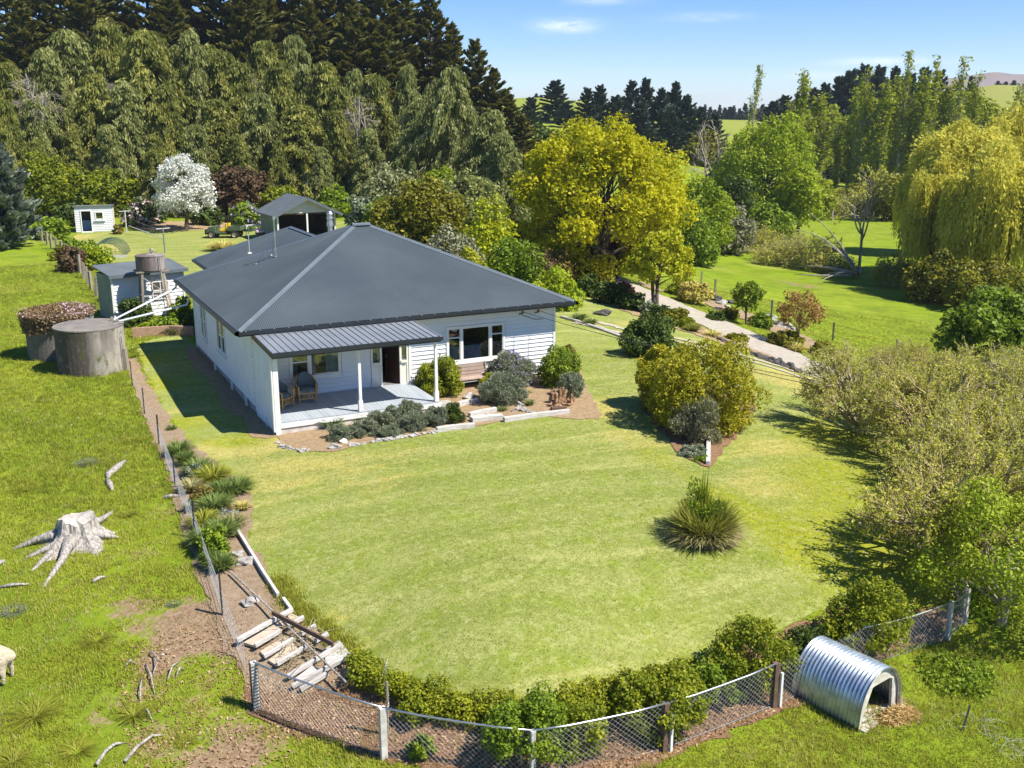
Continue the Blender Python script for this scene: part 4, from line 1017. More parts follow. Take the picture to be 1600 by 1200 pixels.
# windows -----------------------------------------------------------
def window(name, x0, x1, z0, z1, muls, transoms=(), plane=D0, axis='y', cur=(), blind=None, sill=True, fw=.085):
    """frame with mullions at given fractions, one glass, a dark room behind; axis y faces the front, axis x faces left"""
    fr, gl, rm, cu, sl_ = MB(), MB(), MB(), MB(), MB()
    def S(mbx, a0, a1, d0, d1, h0, h1, mi=0):
        if axis == 'y': mbx.span(a0, a1, plane + d0, plane + d1, h0, h1, mi)
        else: mbx.span(plane + d0, plane + d1, a0, a1, h0, h1, mi)
    S(fr, x0 - fw, x1 + fw, -.055, .03, z1, z1 + fw); S(fr, x0 - fw, x1 + fw, -.055, .03, z0 - fw, z0)
    S(fr, x0 - fw, x0, -.055, .03, z0, z1); S(fr, x1, x1 + fw, -.055, .03, z0, z1)
    for m_ in muls: xm = x0 + (x1 - x0) * m_; S(fr, xm - .045, xm + .045, -.05, .03, z0, z1)
    for a, b, h in transoms: S(fr, x0 + (x1 - x0) * a + .03, x0 + (x1 - x0) * b - .03, -.045, .028, z0 + (z1 - z0) * h - .022, z0 + (z1 - z0) * h + .022)
    edges = [0] + list(muls) + [1]
    for a, b in zip(edges[:-1], edges[1:]):       # sash stiles
        p, q = x0 + (x1 - x0) * a + (.045 if a else 0), x0 + (x1 - x0) * b - (.045 if b < 1 else 0)
        S(fr, p, p + .03, -.035, .02, z0, z1); S(fr, q - .03, q, -.035, .02, z0, z1); S(fr, p + .03, q - .03, -.035, .02, z0, z0 + .035); S(fr, p + .03, q - .03, -.035, .02, z1 - .035, z1)
    f = fr.build(name, white, house)
    S(gl, x0 + .01, x1 - .01, -.012, -.006, z0 + .01, z1 - .01); gl.build('pane', glass, f)
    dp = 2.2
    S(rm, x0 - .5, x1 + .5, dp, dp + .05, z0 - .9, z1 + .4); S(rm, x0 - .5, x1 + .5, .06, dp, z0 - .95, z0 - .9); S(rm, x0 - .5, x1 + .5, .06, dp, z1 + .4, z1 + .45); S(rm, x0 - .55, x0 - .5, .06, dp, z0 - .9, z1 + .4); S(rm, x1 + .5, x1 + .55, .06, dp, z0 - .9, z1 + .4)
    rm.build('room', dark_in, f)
    if sill: S(sl_, x0 - fw - .05, x1 + fw + .05, -.10, -.02, z0 - fw - .05, z0 - fw); sl_.build('sill', white, f)
    for a, b, lean, h0 in cu_iter(cur):
        n = 14; V = []; cu = MB()
        for i in range(n + 1):
            t = i / n
            for h, k in ((z1 + .02, 0), (z0 + (z1 - z0) * h0, 1)):
                xx = x0 + (x1 - x0) * (a + (b - a) * t + lean * k * (1 - t)); dpt = .10 + .025 * math.sin(t * 25)
                V.append((xx, plane + dpt, h) if axis == 'y' else (plane + dpt, xx, h))
        cu.add(V, [(2 * i, 2 * i + 2, 2 * i + 3, 2 * i + 1) for i in range(n)]); cu.build('curtain', curtain, f)
    if blind:
        bl = MB(); S(bl, x0 + (x1 - x0) * blind[0], x0 + (x1 - x0) * blind[1], .12, .15, z0 - .1, z0 + (z1 - z0) * blind[2]); bl.build('furniture', blue_blind, f)
    return f
def cu_iter(c):
    for q in c: yield q
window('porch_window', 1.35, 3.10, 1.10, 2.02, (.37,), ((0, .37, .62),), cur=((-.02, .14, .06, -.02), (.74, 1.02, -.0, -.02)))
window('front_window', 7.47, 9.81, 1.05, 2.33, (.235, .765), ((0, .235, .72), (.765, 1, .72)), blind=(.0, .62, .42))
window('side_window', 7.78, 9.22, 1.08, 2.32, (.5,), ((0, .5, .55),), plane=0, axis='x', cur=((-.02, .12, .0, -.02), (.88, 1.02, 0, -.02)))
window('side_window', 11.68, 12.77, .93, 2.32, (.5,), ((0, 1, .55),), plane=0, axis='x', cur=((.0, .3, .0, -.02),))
# entrance: doorway with sidelights
ent = MB()
for x0, x1 in ((4.33, 4.40), (4.68, 4.76), (5.46, 5.54), (5.74, 5.80)): ent.span(x0, x1, D0 - .05, D0 + .04, .412, 2.48)
ent.span(4.33, 5.80, D0 - .05, D0 + .04, 2.48, 2.58)
for x0, x1 in ((4.40, 4.68), (5.54, 5.74)): ent.span(x0, x1, D0 - .02, D0 + .02, .412, 1.28); ent.span(x0, x1, D0 - .06, D0 + .03, 1.28, 1.33)
for x0, x1 in ((5.50, 5.74),): ent.span(x0, x1, D0 - .10, D0 - .03, 1.24, 1.33)
entr = ent.build('door_frame', cream, house)
for x0, x1 in ((4.41, 4.67), (5.55, 5.73)):
    mb = MB(); mb.span(x0, x1, D0 - .004, D0 + .002, 1.33, 2.47); mb.build('sidelight_pane', glass, entr)
    mb = MB(); mb.span(x0, x1, D0 + .08, D0 + .09, 1.34, 2.47); mb.build('sidelight_curtain', curtain, entr)
mb = MB(); mb.beam((5.42, D0 + .05, 1.42), (5.16, D0 + .72, 1.42), .045, 2.02); dr = mb.build('front_door', door_wood, house)
mb = MB(); mb.tube([(5.19, D0 + .60, 1.4), (5.13, D0 + .58, 1.4)], .03, 8); mb.build('handle', steel, dr)
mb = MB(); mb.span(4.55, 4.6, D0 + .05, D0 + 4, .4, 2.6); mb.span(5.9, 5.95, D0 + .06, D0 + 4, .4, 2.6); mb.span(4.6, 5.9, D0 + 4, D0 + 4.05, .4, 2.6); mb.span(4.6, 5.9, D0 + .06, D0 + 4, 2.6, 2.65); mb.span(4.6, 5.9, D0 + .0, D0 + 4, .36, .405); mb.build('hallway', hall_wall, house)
# vents and small fittings
mb = MB()
for k, y in enumerate((1.2, 4.4, 6.9, 10.2)): mb.span(-.05, .02, y, y + .16, -.3, .24)
mb.build('base_post', white, house)
for x in (10.55, 11.25):
    mb = MB(); mb.beam((x, D0 - .02, 2.66), (x, D0 - .3, 2.74), .05, .05); mb.tube([(x, D0 - .28, 2.74), (x, D0 - .28, 2.84)], [.05, .035], 8); mb.build('insulator', timber_brown if x < 11 else red_m, house)
mb = MB(); mb.tube([(10.65, D0 - .04, 2.62), (10.9, D0 - .05, 2.52), (11.2, D0 - .05, 2.4), (11.6, D0 - .05, 2.38)], .012, 5); mb.build('service_wire', cable_m, house)
# aerial tripod on the left roof slope, small mast
def roofz(x): return EZ + (x - ax0) * sl
aer = MB(); T = np.array((2.75, 10.05)); zt = roofz(2.75)
top = np.array((T[0], T[1], zt + 1.55))
aer.tube([(T[0], T[1], zt), top], .025, 7); aer.tube([top - (0, 0, .02), top + (0, 0, .12)], .05, 8)
for dx, dy in ((-.75, .42), (-.05, .55)): aer.tube([(T[0] + dx, T[1] + dy, roofz(T[0] + dx)), (T[0], T[1], zt + .85)], .022, 6)
for dx, dy in ((-.75, .42), (-.05, .55), (0, 0)): aer.box((T[0] + dx, T[1] + dy, roofz(T[0] + dx) + .02), (.16, .12, .02), .3)
aer.box((T[0], T[1], zt + .32), (.06, .06, .1)); aer.box((T[0], T[1], zt + .9), (.06, .06, .06)); aer.build('aerial_tripod', steel, house)
mb = MB(); mz = roofz(2.3); mb.tube([(2.3, 12.95, mz), (2.3, 12.95, mz + .85)], .01, 5); mb.box((2.3, 12.95, mz + .03), (.16, .16, .05)); mb.build('roof_mast', white, house)
# rainwater pipes to the tanks
pp = thing('rainwater_pipes', 'two white rainwater pipes sloping from the house gutter to the concrete tank', 'pipes', (-1.5, 13, 0))
mb = MB(); mb.tube([(-.62, 14.95, 2.95), (-.66, 14.9, 2.78), (-.9, 14.6, 2.7), (-3.62, 12.55, 1.98)], .045, 8); mb.build('pipe', pipe_white, pp, smooth=True)
mb = MB(); mb.tube([(-.05, 13.6, 2.55), (-.35, 13.6, 2.5), (-.45, 13.55, 2.2), (-3.45, 12.15, 1.97)], .045, 8); mb.build('pipe', pipe_white, pp, smooth=True)
mb = MB(); mb.beam((-3.65, 12.9, 0), (-3.65, 12.9, 2.05), .1, .1); mb.build('support_post', post_wood, pp)

# rattan armchairs on the verandah
def armchair(loc, rz, label):
    t = thing('rattan_armchair', label, 'chair', (0, 0, 0), 'rattan chairs on the verandah')
    for sx in (-.3, .3):
        for sy in (-.29, .27):
            m_ = MB(); m_.tube([(sx, sy, 0), (sx, sy, .42), (sx * 1.06, sy * (1.0 if sy < 0 else 1.1), .62)], .032, 7); m_.build('leg', rattan, t)
    m_ = MB()
    for sx in (-1, 1): m_.tube([(sx * .32, -.31, .34), (sx * .34, -.32, .60), (sx * .36, -.1, .66), (sx * .35, .2, .72), (sx * .27, .36, .86), (0, .42, .95)], .03, 7)
    for z_ in (.16, .36): m_.beam((-.3, -.3, z_), (.3, -.3, z_), .035, .04); m_.beam((-.3, .28, z_), (.3, .28, z_), .035, .04); m_.beam((-.3, -.3, z_), (-.3, .28, z_), .035, .04); m_.beam((.3, -.3, z_), (.3, .28, z_), .035, .04)
    for q in (-.17, -.085, 0, .085, .17): m_.beam((q, -.3, .17), (q + .03 * (1 if q < .05 else -1), -.3, .36), .028, .025)
    m_.build('frame', rattan, t)
    m_ = MB(); m_.blob((0, -.02, .45), (.31, .32, .085), 3, .06, 16, 8); m_.build('seat_cushion', cushion, t, smooth=True)
    m_ = MB()
    n = 11; V = []; Fc = []
    for i in range(n):
        a = math.pi * (i / (n - 1)) ; x_, y_ = -.33 * math.cos(a), -.05 + .42 * math.sin(a); hgt = .70 + .30 * math.sin(a) ** 1.5
        for dd_, zz in ((.0, .42), (.0, hgt - .02), (.05, hgt + .03), (.10, hgt - .02), (.10, .42)): V.append((x_ * (1 - dd_ * 1.6), y_ - dd_ * math.sin(a), zz))
    for i in range(n - 1):
        for k in range(4): Fc.append((i * 5 + k, i * 5 + k + 1, i * 5 + k + 6, i * 5 + k + 5))
    m_.add(V, Fc); m_.build('back_cushion', cushion, t, smooth=True)
    return put(t, loc, rz=rz, sink=0)
armchair((1.62, 2.12, .412), R(-4), 'rattan armchair with blue cushions facing out below the porch window')
armchair((.62, 1.75, .412), R(38), 'rattan armchair with blue cushions half hidden behind the corner post')
# ------------------------------------------------------------------ water tanks
def conc_tank(name, label, c, r, h, mat, n=40):
    t = thing(name, label, 'water tank', (c[0], c[1], H(c[0], c[1])))
    z = H(c[0], c[1]) - .12
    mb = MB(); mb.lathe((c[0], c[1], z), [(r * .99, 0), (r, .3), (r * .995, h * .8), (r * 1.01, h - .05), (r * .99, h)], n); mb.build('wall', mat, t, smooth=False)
    mb = MB(); mb.lathe((c[0], c[1], z + h), [(r * 1.02, -.03), (r * 1.02, .02), (r * .5, .08), (.05, .11)], n); mb.build('lid', tank_top, t, smooth=False); return t, z
T1 = (-4.60, 12.75)
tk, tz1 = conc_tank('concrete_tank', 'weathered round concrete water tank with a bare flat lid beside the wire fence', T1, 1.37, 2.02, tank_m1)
mb = MB(); mb.tube([(T1[0] + 1.28, T1[1] - .75, tz1 - .1), (T1[0] + 1.24, T1[1] - .72, tz1 + 1.05)], .11, 8); mb.build('pipe_cover', post_wood, tk)
mb = MB(); mb.tube([(T1[0] + 1.16, T1[1] - .9, tz1), (T1[0] + 1.14, T1[1] - .88, tz1 + 1.6)], .022, 6); mb.build('outlet_pipe', steel_dull, tk)
T2 = (-5.55, 16.1)
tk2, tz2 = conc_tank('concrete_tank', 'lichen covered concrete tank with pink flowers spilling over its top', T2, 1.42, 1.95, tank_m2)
r0 = np.random.default_rng(40)
n = 5200; a = r0.uniform(0, 6.28, n); q = 1.58 * np.sqrt(r0.random(n)); zz = .10 + .20 * (1 - (q / 1.6) ** 2) + r0.normal(size=n) * .05
Cc = np.stack([T2[0] + np.cos(a) * q, T2[1] + np.sin(a) * q, tz2 + 1.98 + zz], 1)
k = 2600; a2 = r0.uniform(2.2, 5.4, k); dr_ = r0.random(k) ** 1.6 * .75 * (.5 + .5 * np.cos(a2 - 3.5)); Cd = np.stack([T2[0] + np.cos(a2) * (1.50 + r0.normal(size=k) * .06), T2[1] + np.sin(a2) * (1.50 + r0.normal(size=k) * .06), tz2 + 2.05 - dr_], 1)
cr = thing('creeper', 'dry creeper with pale pink flowers trailing over the concrete tank', 'creeper', (T2[0], T2[1], tz2 + 2))
lv = Leaves(r0); lv.add(np.vstack([Cc, Cd]), rdir(n + k, r0), .085, 1.7); lv.build('foliage', L['dry_creeper'], cr)
m_ = 380; a = r0.uniform(-1.3, 1.6, m_); q = 1.55 * r0.random(m_) ** .4; Cf = np.stack([T2[0] + np.cos(a) * q, T2[1] + np.sin(a) * q, tz2 + 2.15 + .2 * (1 - (q / 1.6) ** 2) + r0.normal(size=m_) * .04], 1)
m2 = 180; a = r0.uniform(2.4, 5.6, m2); q = 1.52 + r0.normal(size=m2) * .08; Cg = np.stack([T2[0] + np.cos(a) * q, T2[1] + np.sin(a) * q, tz2 + 2.10 + r0.normal(size=m2) * .09], 1)
lv = Leaves(r0); lv.add(np.vstack([Cf, Cg]), unit(np.array((0, 0, 1.)) + .6 * r0.normal(size=(m_ + m2, 3))), .08, 1.1); lv.build('blossoms', L['pink'], cr)

# small tank on its timber tower
tw = thing('water_tower', 'small stained tank on four tall timber legs with cross bracing', 'water tower', (-.75, 22.2, 0))
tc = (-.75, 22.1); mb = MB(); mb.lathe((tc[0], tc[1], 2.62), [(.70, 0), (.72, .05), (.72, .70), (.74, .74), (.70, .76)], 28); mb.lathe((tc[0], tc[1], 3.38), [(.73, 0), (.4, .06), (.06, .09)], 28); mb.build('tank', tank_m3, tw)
mb = MB(); mb.tube([(tc[0] + .1, tc[1], 3.45), (tc[0] + .1, tc[1], 3.56)], .05, 8); mb.blob((tc[0] + .1, tc[1], 3.62), .11, 2, .2); mb.build('cap_stone', stone_m, tw)
legs = []
for sx, sy in ((-1, -1), (1, -1), (1, 1), (-1, 1)):
    a = np.array((tc[0] + sx * .78 + .12, tc[1] + sy * .62, -.15)); b = np.array((tc[0] + sx * .50, tc[1] + sy * .46, 2.62)); legs.append((a, b)); mb = MB(); mb.beam(a, b, .11, .11); mb.build('leg', post_wood if sx < 0 else timber_tan, tw)
mb = MB(); P = lambda i, t: legs[i][0] + (legs[i][1] - legs[i][0]) * t
for i, j in ((0, 1), (1, 2), (2, 3), (3, 0)):
    mb.beam(P(i, .12), P(j, .52), .05, .03); mb.beam(P(i, .9), P(j, .55), .05, .03); mb.beam(P(i, .55), P(j, .55), .06, .05)
mb.build('brace', timber_grey, tw)
mb = MB()
for u in (-.1, 0, .1): mb.span(tc[0] - .8, tc[0] + .8, tc[1] + u * 5 - .06, tc[1] + u * 5 + .06, 2.55, 2.618)
mb.build('platform', post_wood, tw)
mb = MB(); mb.tube([(tc[0] + .35, tc[1] - .74, 3.4), (tc[0] + .36, tc[1] - .76, 2.5), (tc[0] + .42, tc[1] - .8, .2)], .022, 6); mb.tube([(tc[0] + .5, tc[1] - .7, 2.6), (tc[0] + .55, tc[1] - .72, .2)], .018, 6); mb.build('pipe', steel_dull, tw)

# sheds
def local(c, rz):
    ca, sa = math.cos(rz), math.sin(rz); return lambda x, y, z=0: (c[0] + x * ca - y * sa, c[1] + x * sa + y * ca, z)
def shed_boards(mb, lf, ax, bx, ay, by, z0, zta, ztb, nrm, openings=()):
    a = np.array(lf(ax, ay)[:2]); b = np.array(lf(bx, by)[:2]); wallboards(mb, a, b, z0, max(zta, ztb), nrm, openings, pitch=.19)
sA, srz = (-2.62, 22.9), R(15)
lf = local(sA, srz); ca, sa = math.cos(srz), math.sin(srz)
sh = thing('garden_shed', 'white board garden shed with grey mono pitch roof behind the water tower', 'shed', (sA[0], sA[1], 0))
mb = MB(); wallboards(mb, lf(0, 0)[:2], lf(3.8, 0)[:2], 0, 2.32, (sa, -ca), [(2.1, 2.9, .9, 1.75)], pitch=.19); mb.build('front_wall', board_paint, sh)
mb = MB(); wallboards(mb, lf(0, 2.0)[:2], lf(0, 0)[:2], 0, 2.3, (-ca, -sa), pitch=.19); wallboards(mb, lf(3.8, 0)[:2], lf(3.8, 2.0)[:2], 0, 2.3, (ca, sa), pitch=.19); wallboards(mb, lf(3.8, 2.0)[:2], lf(0, 2.0)[:2], 0, 2.3, (-sa, ca), pitch=.19); mb.build('side_wall', green_wall, sh)
mb = MB(); mb.hexa([lf(-.2, -.25, 2.32), lf(4.0, -.25, 2.32), lf(4.0, 2.1, 2.62), lf(-.2, 2.1, 2.62), lf(-.2, -.25, 2.37), lf(4.0, -.25, 2.37), lf(4.0, 2.1, 2.67), lf(-.2, 2.1, 2.67)]); mb.build('roof', roof_old, sh)
mb = MB(); mb.beam(lf(-.22, -.28, 2.29), lf(4.02, -.28, 2.29), .04, .16); mb.build('fascia', flash_grey, sh)
for x in (-.01, 3.8): mb = MB(); mb.beam(lf(x, -.03, 0), lf(x, -.03, 2.3), .1, .1); mb.build('corner_board', white, sh)
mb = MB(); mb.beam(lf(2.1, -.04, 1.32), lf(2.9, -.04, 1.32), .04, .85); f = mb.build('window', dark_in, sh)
mb = MB()
for x in (2.07, 2.5, 2.93): mb.beam(lf(x, -.07, .88), lf(x, -.07, 1.78), .05, .04)
for z in (.87, 1.33, 1.79): mb.beam(lf(2.05, -.075, z), lf(2.95, -.075, z), .03, .05)
mb.build('frame', white, f)

hb = (-1.1, 67.9); hrz = R(-8); lf = local(hb, hrz); ca, sa = math.cos(hrz), math.sin(hrz); hz = H(*hb) - .1
hut = thing('white_hut', 'tiny white board hut with an open blue doorway and small square window', 'hut', (hb[0], hb[1], hz))
mb = MB(); wallboards(mb, lf(0, 0)[:2], lf(3.2, 0)[:2], hz, hz + 2.4, (sa, -ca), [(.55, 1.32, hz + .2, hz + 2.0), (1.78, 2.32, hz + 1.3, hz + 1.85)], pitch=.16); mb.build('front_wall', board_paint, hut)
mb = MB(); wallboards(mb, lf(0, 2.2)[:2], lf(0, 0)[:2], hz, hz + 2.35, (-ca, -sa)); wallboards(mb, lf(3.2, 0)[:2], lf(3.2, 2.2)[:2], hz, hz + 2.35, (ca, sa)); wallboards(mb, lf(3.2, 2.2)[:2], lf(0, 2.2)[:2], hz, hz + 2.35, (-sa, ca)); mb.build('side_wall', cream, hut)
mb = MB(); mb.hexa([lf(-.12, -.15, hz + 2.4), lf(3.32, -.15, hz + 2.4), lf(3.32, 2.4, hz + 2.25), lf(-.12, 2.4, hz + 2.25), lf(-.12, -.15, hz + 2.47), lf(3.32, -.15, hz + 2.47), lf(3.32, 2.4, hz + 2.32), lf(-.12, 2.4, hz + 2.32)]); mb.build('roof', roof_old, hut)
mb = MB()
for x in (.5, 1.37): mb.beam(lf(x, -.03, hz + .15), lf(x, -.03, hz + 2.06), .09, .06)
mb.beam(lf(.46, -.03, hz + 2.04), lf(1.41, -.03, hz + 2.04), .06, .09); mb.box(lf(.93, -.2, hz + .1), (.95, .4, .2), hrz); mb.build('door_frame', white, hut)
mb = MB(); mb.beam(lf(.93, .9, hz + .65), lf(1.32, .9, hz + .65), .05, .9); mb.beam(lf(.55, .92, hz + .65), lf(1.3, .92, hz + .65), .05, .9); mb.build('inner_door', blue_blind, hut)
mb = MB(); mb.beam(lf(.1, 2.0, hz + 1.2), lf(3.1, 2.0, hz + 1.2), .05, 2.3); mb.beam(lf(.1, 1, hz + .1), lf(3.1, 1, hz + .1), 2, .05); mb.build('room', hall_wall, hut)
mb = MB()
for x in (1.74, 2.36): mb.beam(lf(x, -.03, hz + 1.25), lf(x, -.03, hz + 1.9), .09, .06)
for z in (1.26, 1.89): mb.beam(lf(1.7, -.032, hz + z), lf(2.4, -.032, hz + z), .06, .09)
mb.beam(lf(1.55, -.09, hz + 1.12), lf(2.55, -.09, hz + 1.12), .14, .04); fr = mb.build('window', white, hut)
mb = MB(); mb.beam(lf(1.78, .0, hz + 1.575), lf(2.32, .0, hz + 1.575), .01, .55); mb.build('pane', glass, fr)

# garage
gb = (12.95, 51.0); grz = R(3); lf = local(gb, grz); ca, sa = math.cos(grz), math.sin(grz); gz0 = H(15, 52) - .1
gar = thing('open_garage', 'open fronted timber garage with grey gable roof and two bays', 'garage', (gb[0], gb[1], gz0))
gw, gd, ge, gr = 5.0, 4.6, 2.45, 1.18
mb = MB(); wallboards(mb, lf(0, gd)[:2], lf(0, 0)[:2], gz0, gz0 + ge, (-ca, -sa)); wallboards(mb, lf(gw, 0)[:2], lf(gw, gd)[:2], gz0, gz0 + ge, (ca, sa)); wallboards(mb, lf(gw, gd)[:2], lf(0, gd)[:2], gz0, gz0 + ge, (-sa, ca)); mb.build('side_wall', green_wall, gar)
mb = MB(); k = 9
for i in range(k):
    z0_, z1_ = gr * i / k, gr * (i + 1) / k; h0, h1 = gw / 2 * (1 - i / k), gw / 2 * (1 - (i + 1) / k); mb.quad(lf(gw / 2 - h0, -.03, gz0 + ge + z0_), lf(gw / 2 + h0, -.03, gz0 + ge + z0_), lf(gw / 2 + h1, -.005, gz0 + ge + z1_), lf(gw / 2 - h1, -.005, gz0 + ge + z1_))
mb.build('gable', cream, gar)
mb = MB(); o = .42
for sx in (-1, 1):
    e, rd_ = gw / 2 + sx * (gw / 2 + o), gw / 2; ze, zr = ge - o * gr / (gw / 2) + .02, ge + gr + .05
    p = [lf(e, -.55, gz0 + ze), lf(rd_, -.55, gz0 + zr), lf(rd_, gd + .3, gz0 + zr), lf(e, gd + .3, gz0 + ze)]; q = [(a_, b_, c_ + .05) for a_, b_, c_ in p]; mb.hexa(p + q)
mb.build('roof', roof_old, gar)
for sx in (-1, 1):
    mb = MB(); e, rd_ = gw / 2 + sx * (gw / 2 + o), gw / 2; ze, zr = ge - o * gr / (gw / 2) - .03, ge + gr; mb.beam(lf(e, -.58, gz0 + ze), lf(rd_, -.58, gz0 + zr), .04, .2); mb.build('barge_board', flash_grey, gar)
for x in (.06, gw / 2 + .05, gw - .06): mb = MB(); mb.beam(lf(x, 0, gz0), lf(x, 0, gz0 + ge), .13, .13); mb.build('post', white if x < gw - 1 else cream, gar)
mb = MB(); mb.beam(lf(.0, .05, gz0 + ge - .06), lf(gw, .05, gz0 + ge - .06), .1, .12); mb.build('lintel', timber_brown, gar)
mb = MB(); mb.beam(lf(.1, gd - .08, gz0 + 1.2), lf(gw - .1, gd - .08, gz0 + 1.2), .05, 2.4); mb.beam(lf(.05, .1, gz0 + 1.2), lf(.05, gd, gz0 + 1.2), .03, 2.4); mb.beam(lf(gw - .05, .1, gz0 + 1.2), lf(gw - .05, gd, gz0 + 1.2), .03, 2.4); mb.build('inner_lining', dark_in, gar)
mb = MB(); c = lf(1.3, 2.2, gz0); mb.box((c[0], c[1], gz0 + .45), (1.5, 2.6, .6), grz); mb.box((c[0], c[1] + .2, gz0 + .9), (1.3, 1.3, .45), grz)
sc_ = mb.build('stored_machine', red_m, None, bevel=.08); tag(sc_, 'dark red machine parked in the left bay of the garage', 'machine')

# farm buggy
bx, by = 10.0, 57.3; bz = H(bx, by); utv = thing('farm_buggy', 'green farm utility buggy with yellow seats and roll cage on the rear lawn', 'buggy', (bx, by, bz)); lf0 = local((bx, by), R(-30))
lf = lambda x, y, z=0: (lf0(x, y)[0], lf0(x, y)[1], bz + z)
def lbox(mb, x0, x1, y0, y1, z0, z1, tx=0):
    return mb.hexa([lf(x0, y0, z0), lf(x1, y0, z0), lf(x1, y1, z0), lf(x0, y1, z0), lf(x0 + tx, y0, z1), lf(x1, y0, z1), lf(x1, y1, z1), lf(x0 + tx, y1, z1)])
mb = MB(); lbox(mb, -1.5, -.62, -.68, .68, .45, .98, .28); lbox(mb, -.62, .35, -.66, .66, .38, .55); mb.build('body', utv_green, utv, bevel=.05)
mb = MB(); lbox(mb, -1.58, -1.45, -.6, .6, .32, .72); lbox(mb, -1.2, 1.3, -.5, .5, .3, .42); mb.build('bumper', utv_black, utv)
mb = MB(); lbox(mb, .45, 1.55, -.72, .72, .68, .73); [lbox(mb, a, b, c, d, .73, 1.02) for a, b, c, d in ((.45, 1.55, -.72, -.66), (.45, 1.55, .66, .72), (.45, .51, -.66, .66), (1.49, 1.55, -.66, .66))]; mb.build('cargo_box', utv_green, utv)
for y in (-.32, .32): mb = MB(); lbox(mb, -.3, .22, y - .26, y + .26, .58, .76); lbox(mb, .2, .34, y - .26, y + .26, .74, 1.22); mb.build('seat', yellow_p, utv, bevel=.04)
mb = MB(); ct = lambda *p: [lf(*q) for q in p]
for y in (-.64, .64): mb.tube(ct((-.72, y, .9), (-.42, y, 1.8), (.42, y, 1.82), (.5, y, .7)), .03, 6)
for x, z in ((-.42, 1.8), (.42, 1.82)): mb.tube(ct((x, -.64, z), (x, .64, z)), .03, 6)
mb.build('roll_cage', utv_black, utv)
mb = MB(); mb.tube(ct((-.62, -.32, .9), (-.42, -.32, 1.1)), .02, 5); mb.tube([lf(-.42 + .04 * math.cos(t) , -.32 + .16 * math.sin(t), 1.1 + .14 * math.cos(t)) for t in np.linspace(0, 6.28, 13)], .016, 5); mb.build('steering_wheel', utv_black, utv)
for x in (-1.0, 1.02):
    for y in (-.66, .66):
        w = MB(); pr = lambda rr_, yy: [lf(x + rr_ * math.cos(t), y + yy, .32 + rr_ * math.sin(t)) for t in np.linspace(0, 6.28, 21)[:-1]]
        V = pr(.19, -.13) + pr(.30, -.13) + pr(.32, 0) + pr(.30, .13) + pr(.19, .13); w.add(V, [(a_ * 20 + i, a_ * 20 + (i + 1) % 20, ((a_ + 1) % 5) * 20 + (i + 1) % 20, ((a_ + 1) % 5) * 20 + i) for a_ in range(5) for i in range(20)]); wh = w.build('wheel', rubber, utv)
        rmb = MB(); V = pr(.195, -.10) + pr(.06, -.07) + pr(.195, .10) + pr(.06, .07); rmb.add(V, [(i, (i + 1) % 20, 20 + (i + 1) % 20, 20 + i) for i in range(20)] + [(40 + i, 60 + i, 60 + (i + 1) % 20, 40 + (i + 1) % 20) for i in range(20)] + [tuple(range(20, 40)), tuple(range(60, 80))]); rmb.build('rim', rim_tan, wh)
# trailer rails and bin next to it
q = g(398, 371); tr = thing('tipping_frame', 'white metal trestle frame standing behind the farm buggy', 'frame', q); mb = MB()
for y in (0, .9):
    for x in (-.55, .9): mb.beam((q[0] + x, q[1] + y, q[2] - .05), (q[0] + x + .12, q[1] + y, q[2] + 1.0), .05, .05)
    mb.beam((q[0] - .6, q[1] + y, q[2] + .98), (q[0] + 1.0, q[1] + y, q[2] + .98), .06, .07); mb.beam((q[0] - .5, q[1] + y, q[2] + .62), (q[0] + 1.7, q[1] + y, q[2] + .62), .06, .05)
for x in (-.55, .3, .95): mb.beam((q[0] + x, q[1], q[2] + 1.0), (q[0] + x, q[1] + .9, q[2] + 1.0), .04, .04)
mb.build('frame', white, tr)
q = (12.0, 53.0); qz = H(*q); mb = MB(); mb.lathe((q[0], q[1], qz), [(.12, 0), (.1, .3), (.36, .45), (.42, .75), (.40, .8)], 16)
bn = thing('brazier', 'black metal brazier with a pale pink cover beside the garage wall', 'brazier', (q[0], q[1], qz)); mb.build('bowl', utv_black, bn); mb = MB(); mb.lathe((q[0], q[1], qz + .81), [(.42, 0), (.38, .1), (.15, .2), (.03, .22)], 16); mb.build('cover', pink_m, bn)

# clothes line posts
for (px, py, lab, rzq) in ((198, 363, 'pale clothes line post with a short cross arm by the white hut', 0.2), (258, 396, 'grey clothes line post standing behind the garden shed roof', .3)):
    q = g(px, py); t = thing('clothes_line_post', lab, 'post', q, 'clothes line posts'); mb = MB(); mb.tube([q - (0, 0, .2), q + (0, 0, 1.95)], .055, 8); mb.build('post', steel_dull if px > 230 else timber_grey, t)
    mb = MB(); c, s_ = math.cos(rzq), math.sin(rzq); mb.beam(q + (-.55 * c, -.55 * s_, 1.9), q + (.55 * c, .55 * s_, 1.9), .06, .06); mb.build('cross_arm', timber_grey, t)
a, b = g(198, 363), g(258, 396); mb = MB()
for o in (-.5, .5): mb.tube([a + (o, .1, 1.93), (a + b) / 2 + (o, 0, 1.72), b + (o, .1, 1.93)], .008, 4)
tag(mb.build('clothes_line', wire_m), 'thin wires strung between the two clothes line posts', 'clothes line')
q = g(200, 366); mb = MB(); mb.beam(q + (.1, 0, .75), q + (2.2, -6.0, .12), .05, .05); tag(mb.build('line_prop', timber_grey), 'long thin prop pole leaning down from the clothes line', 'pole')

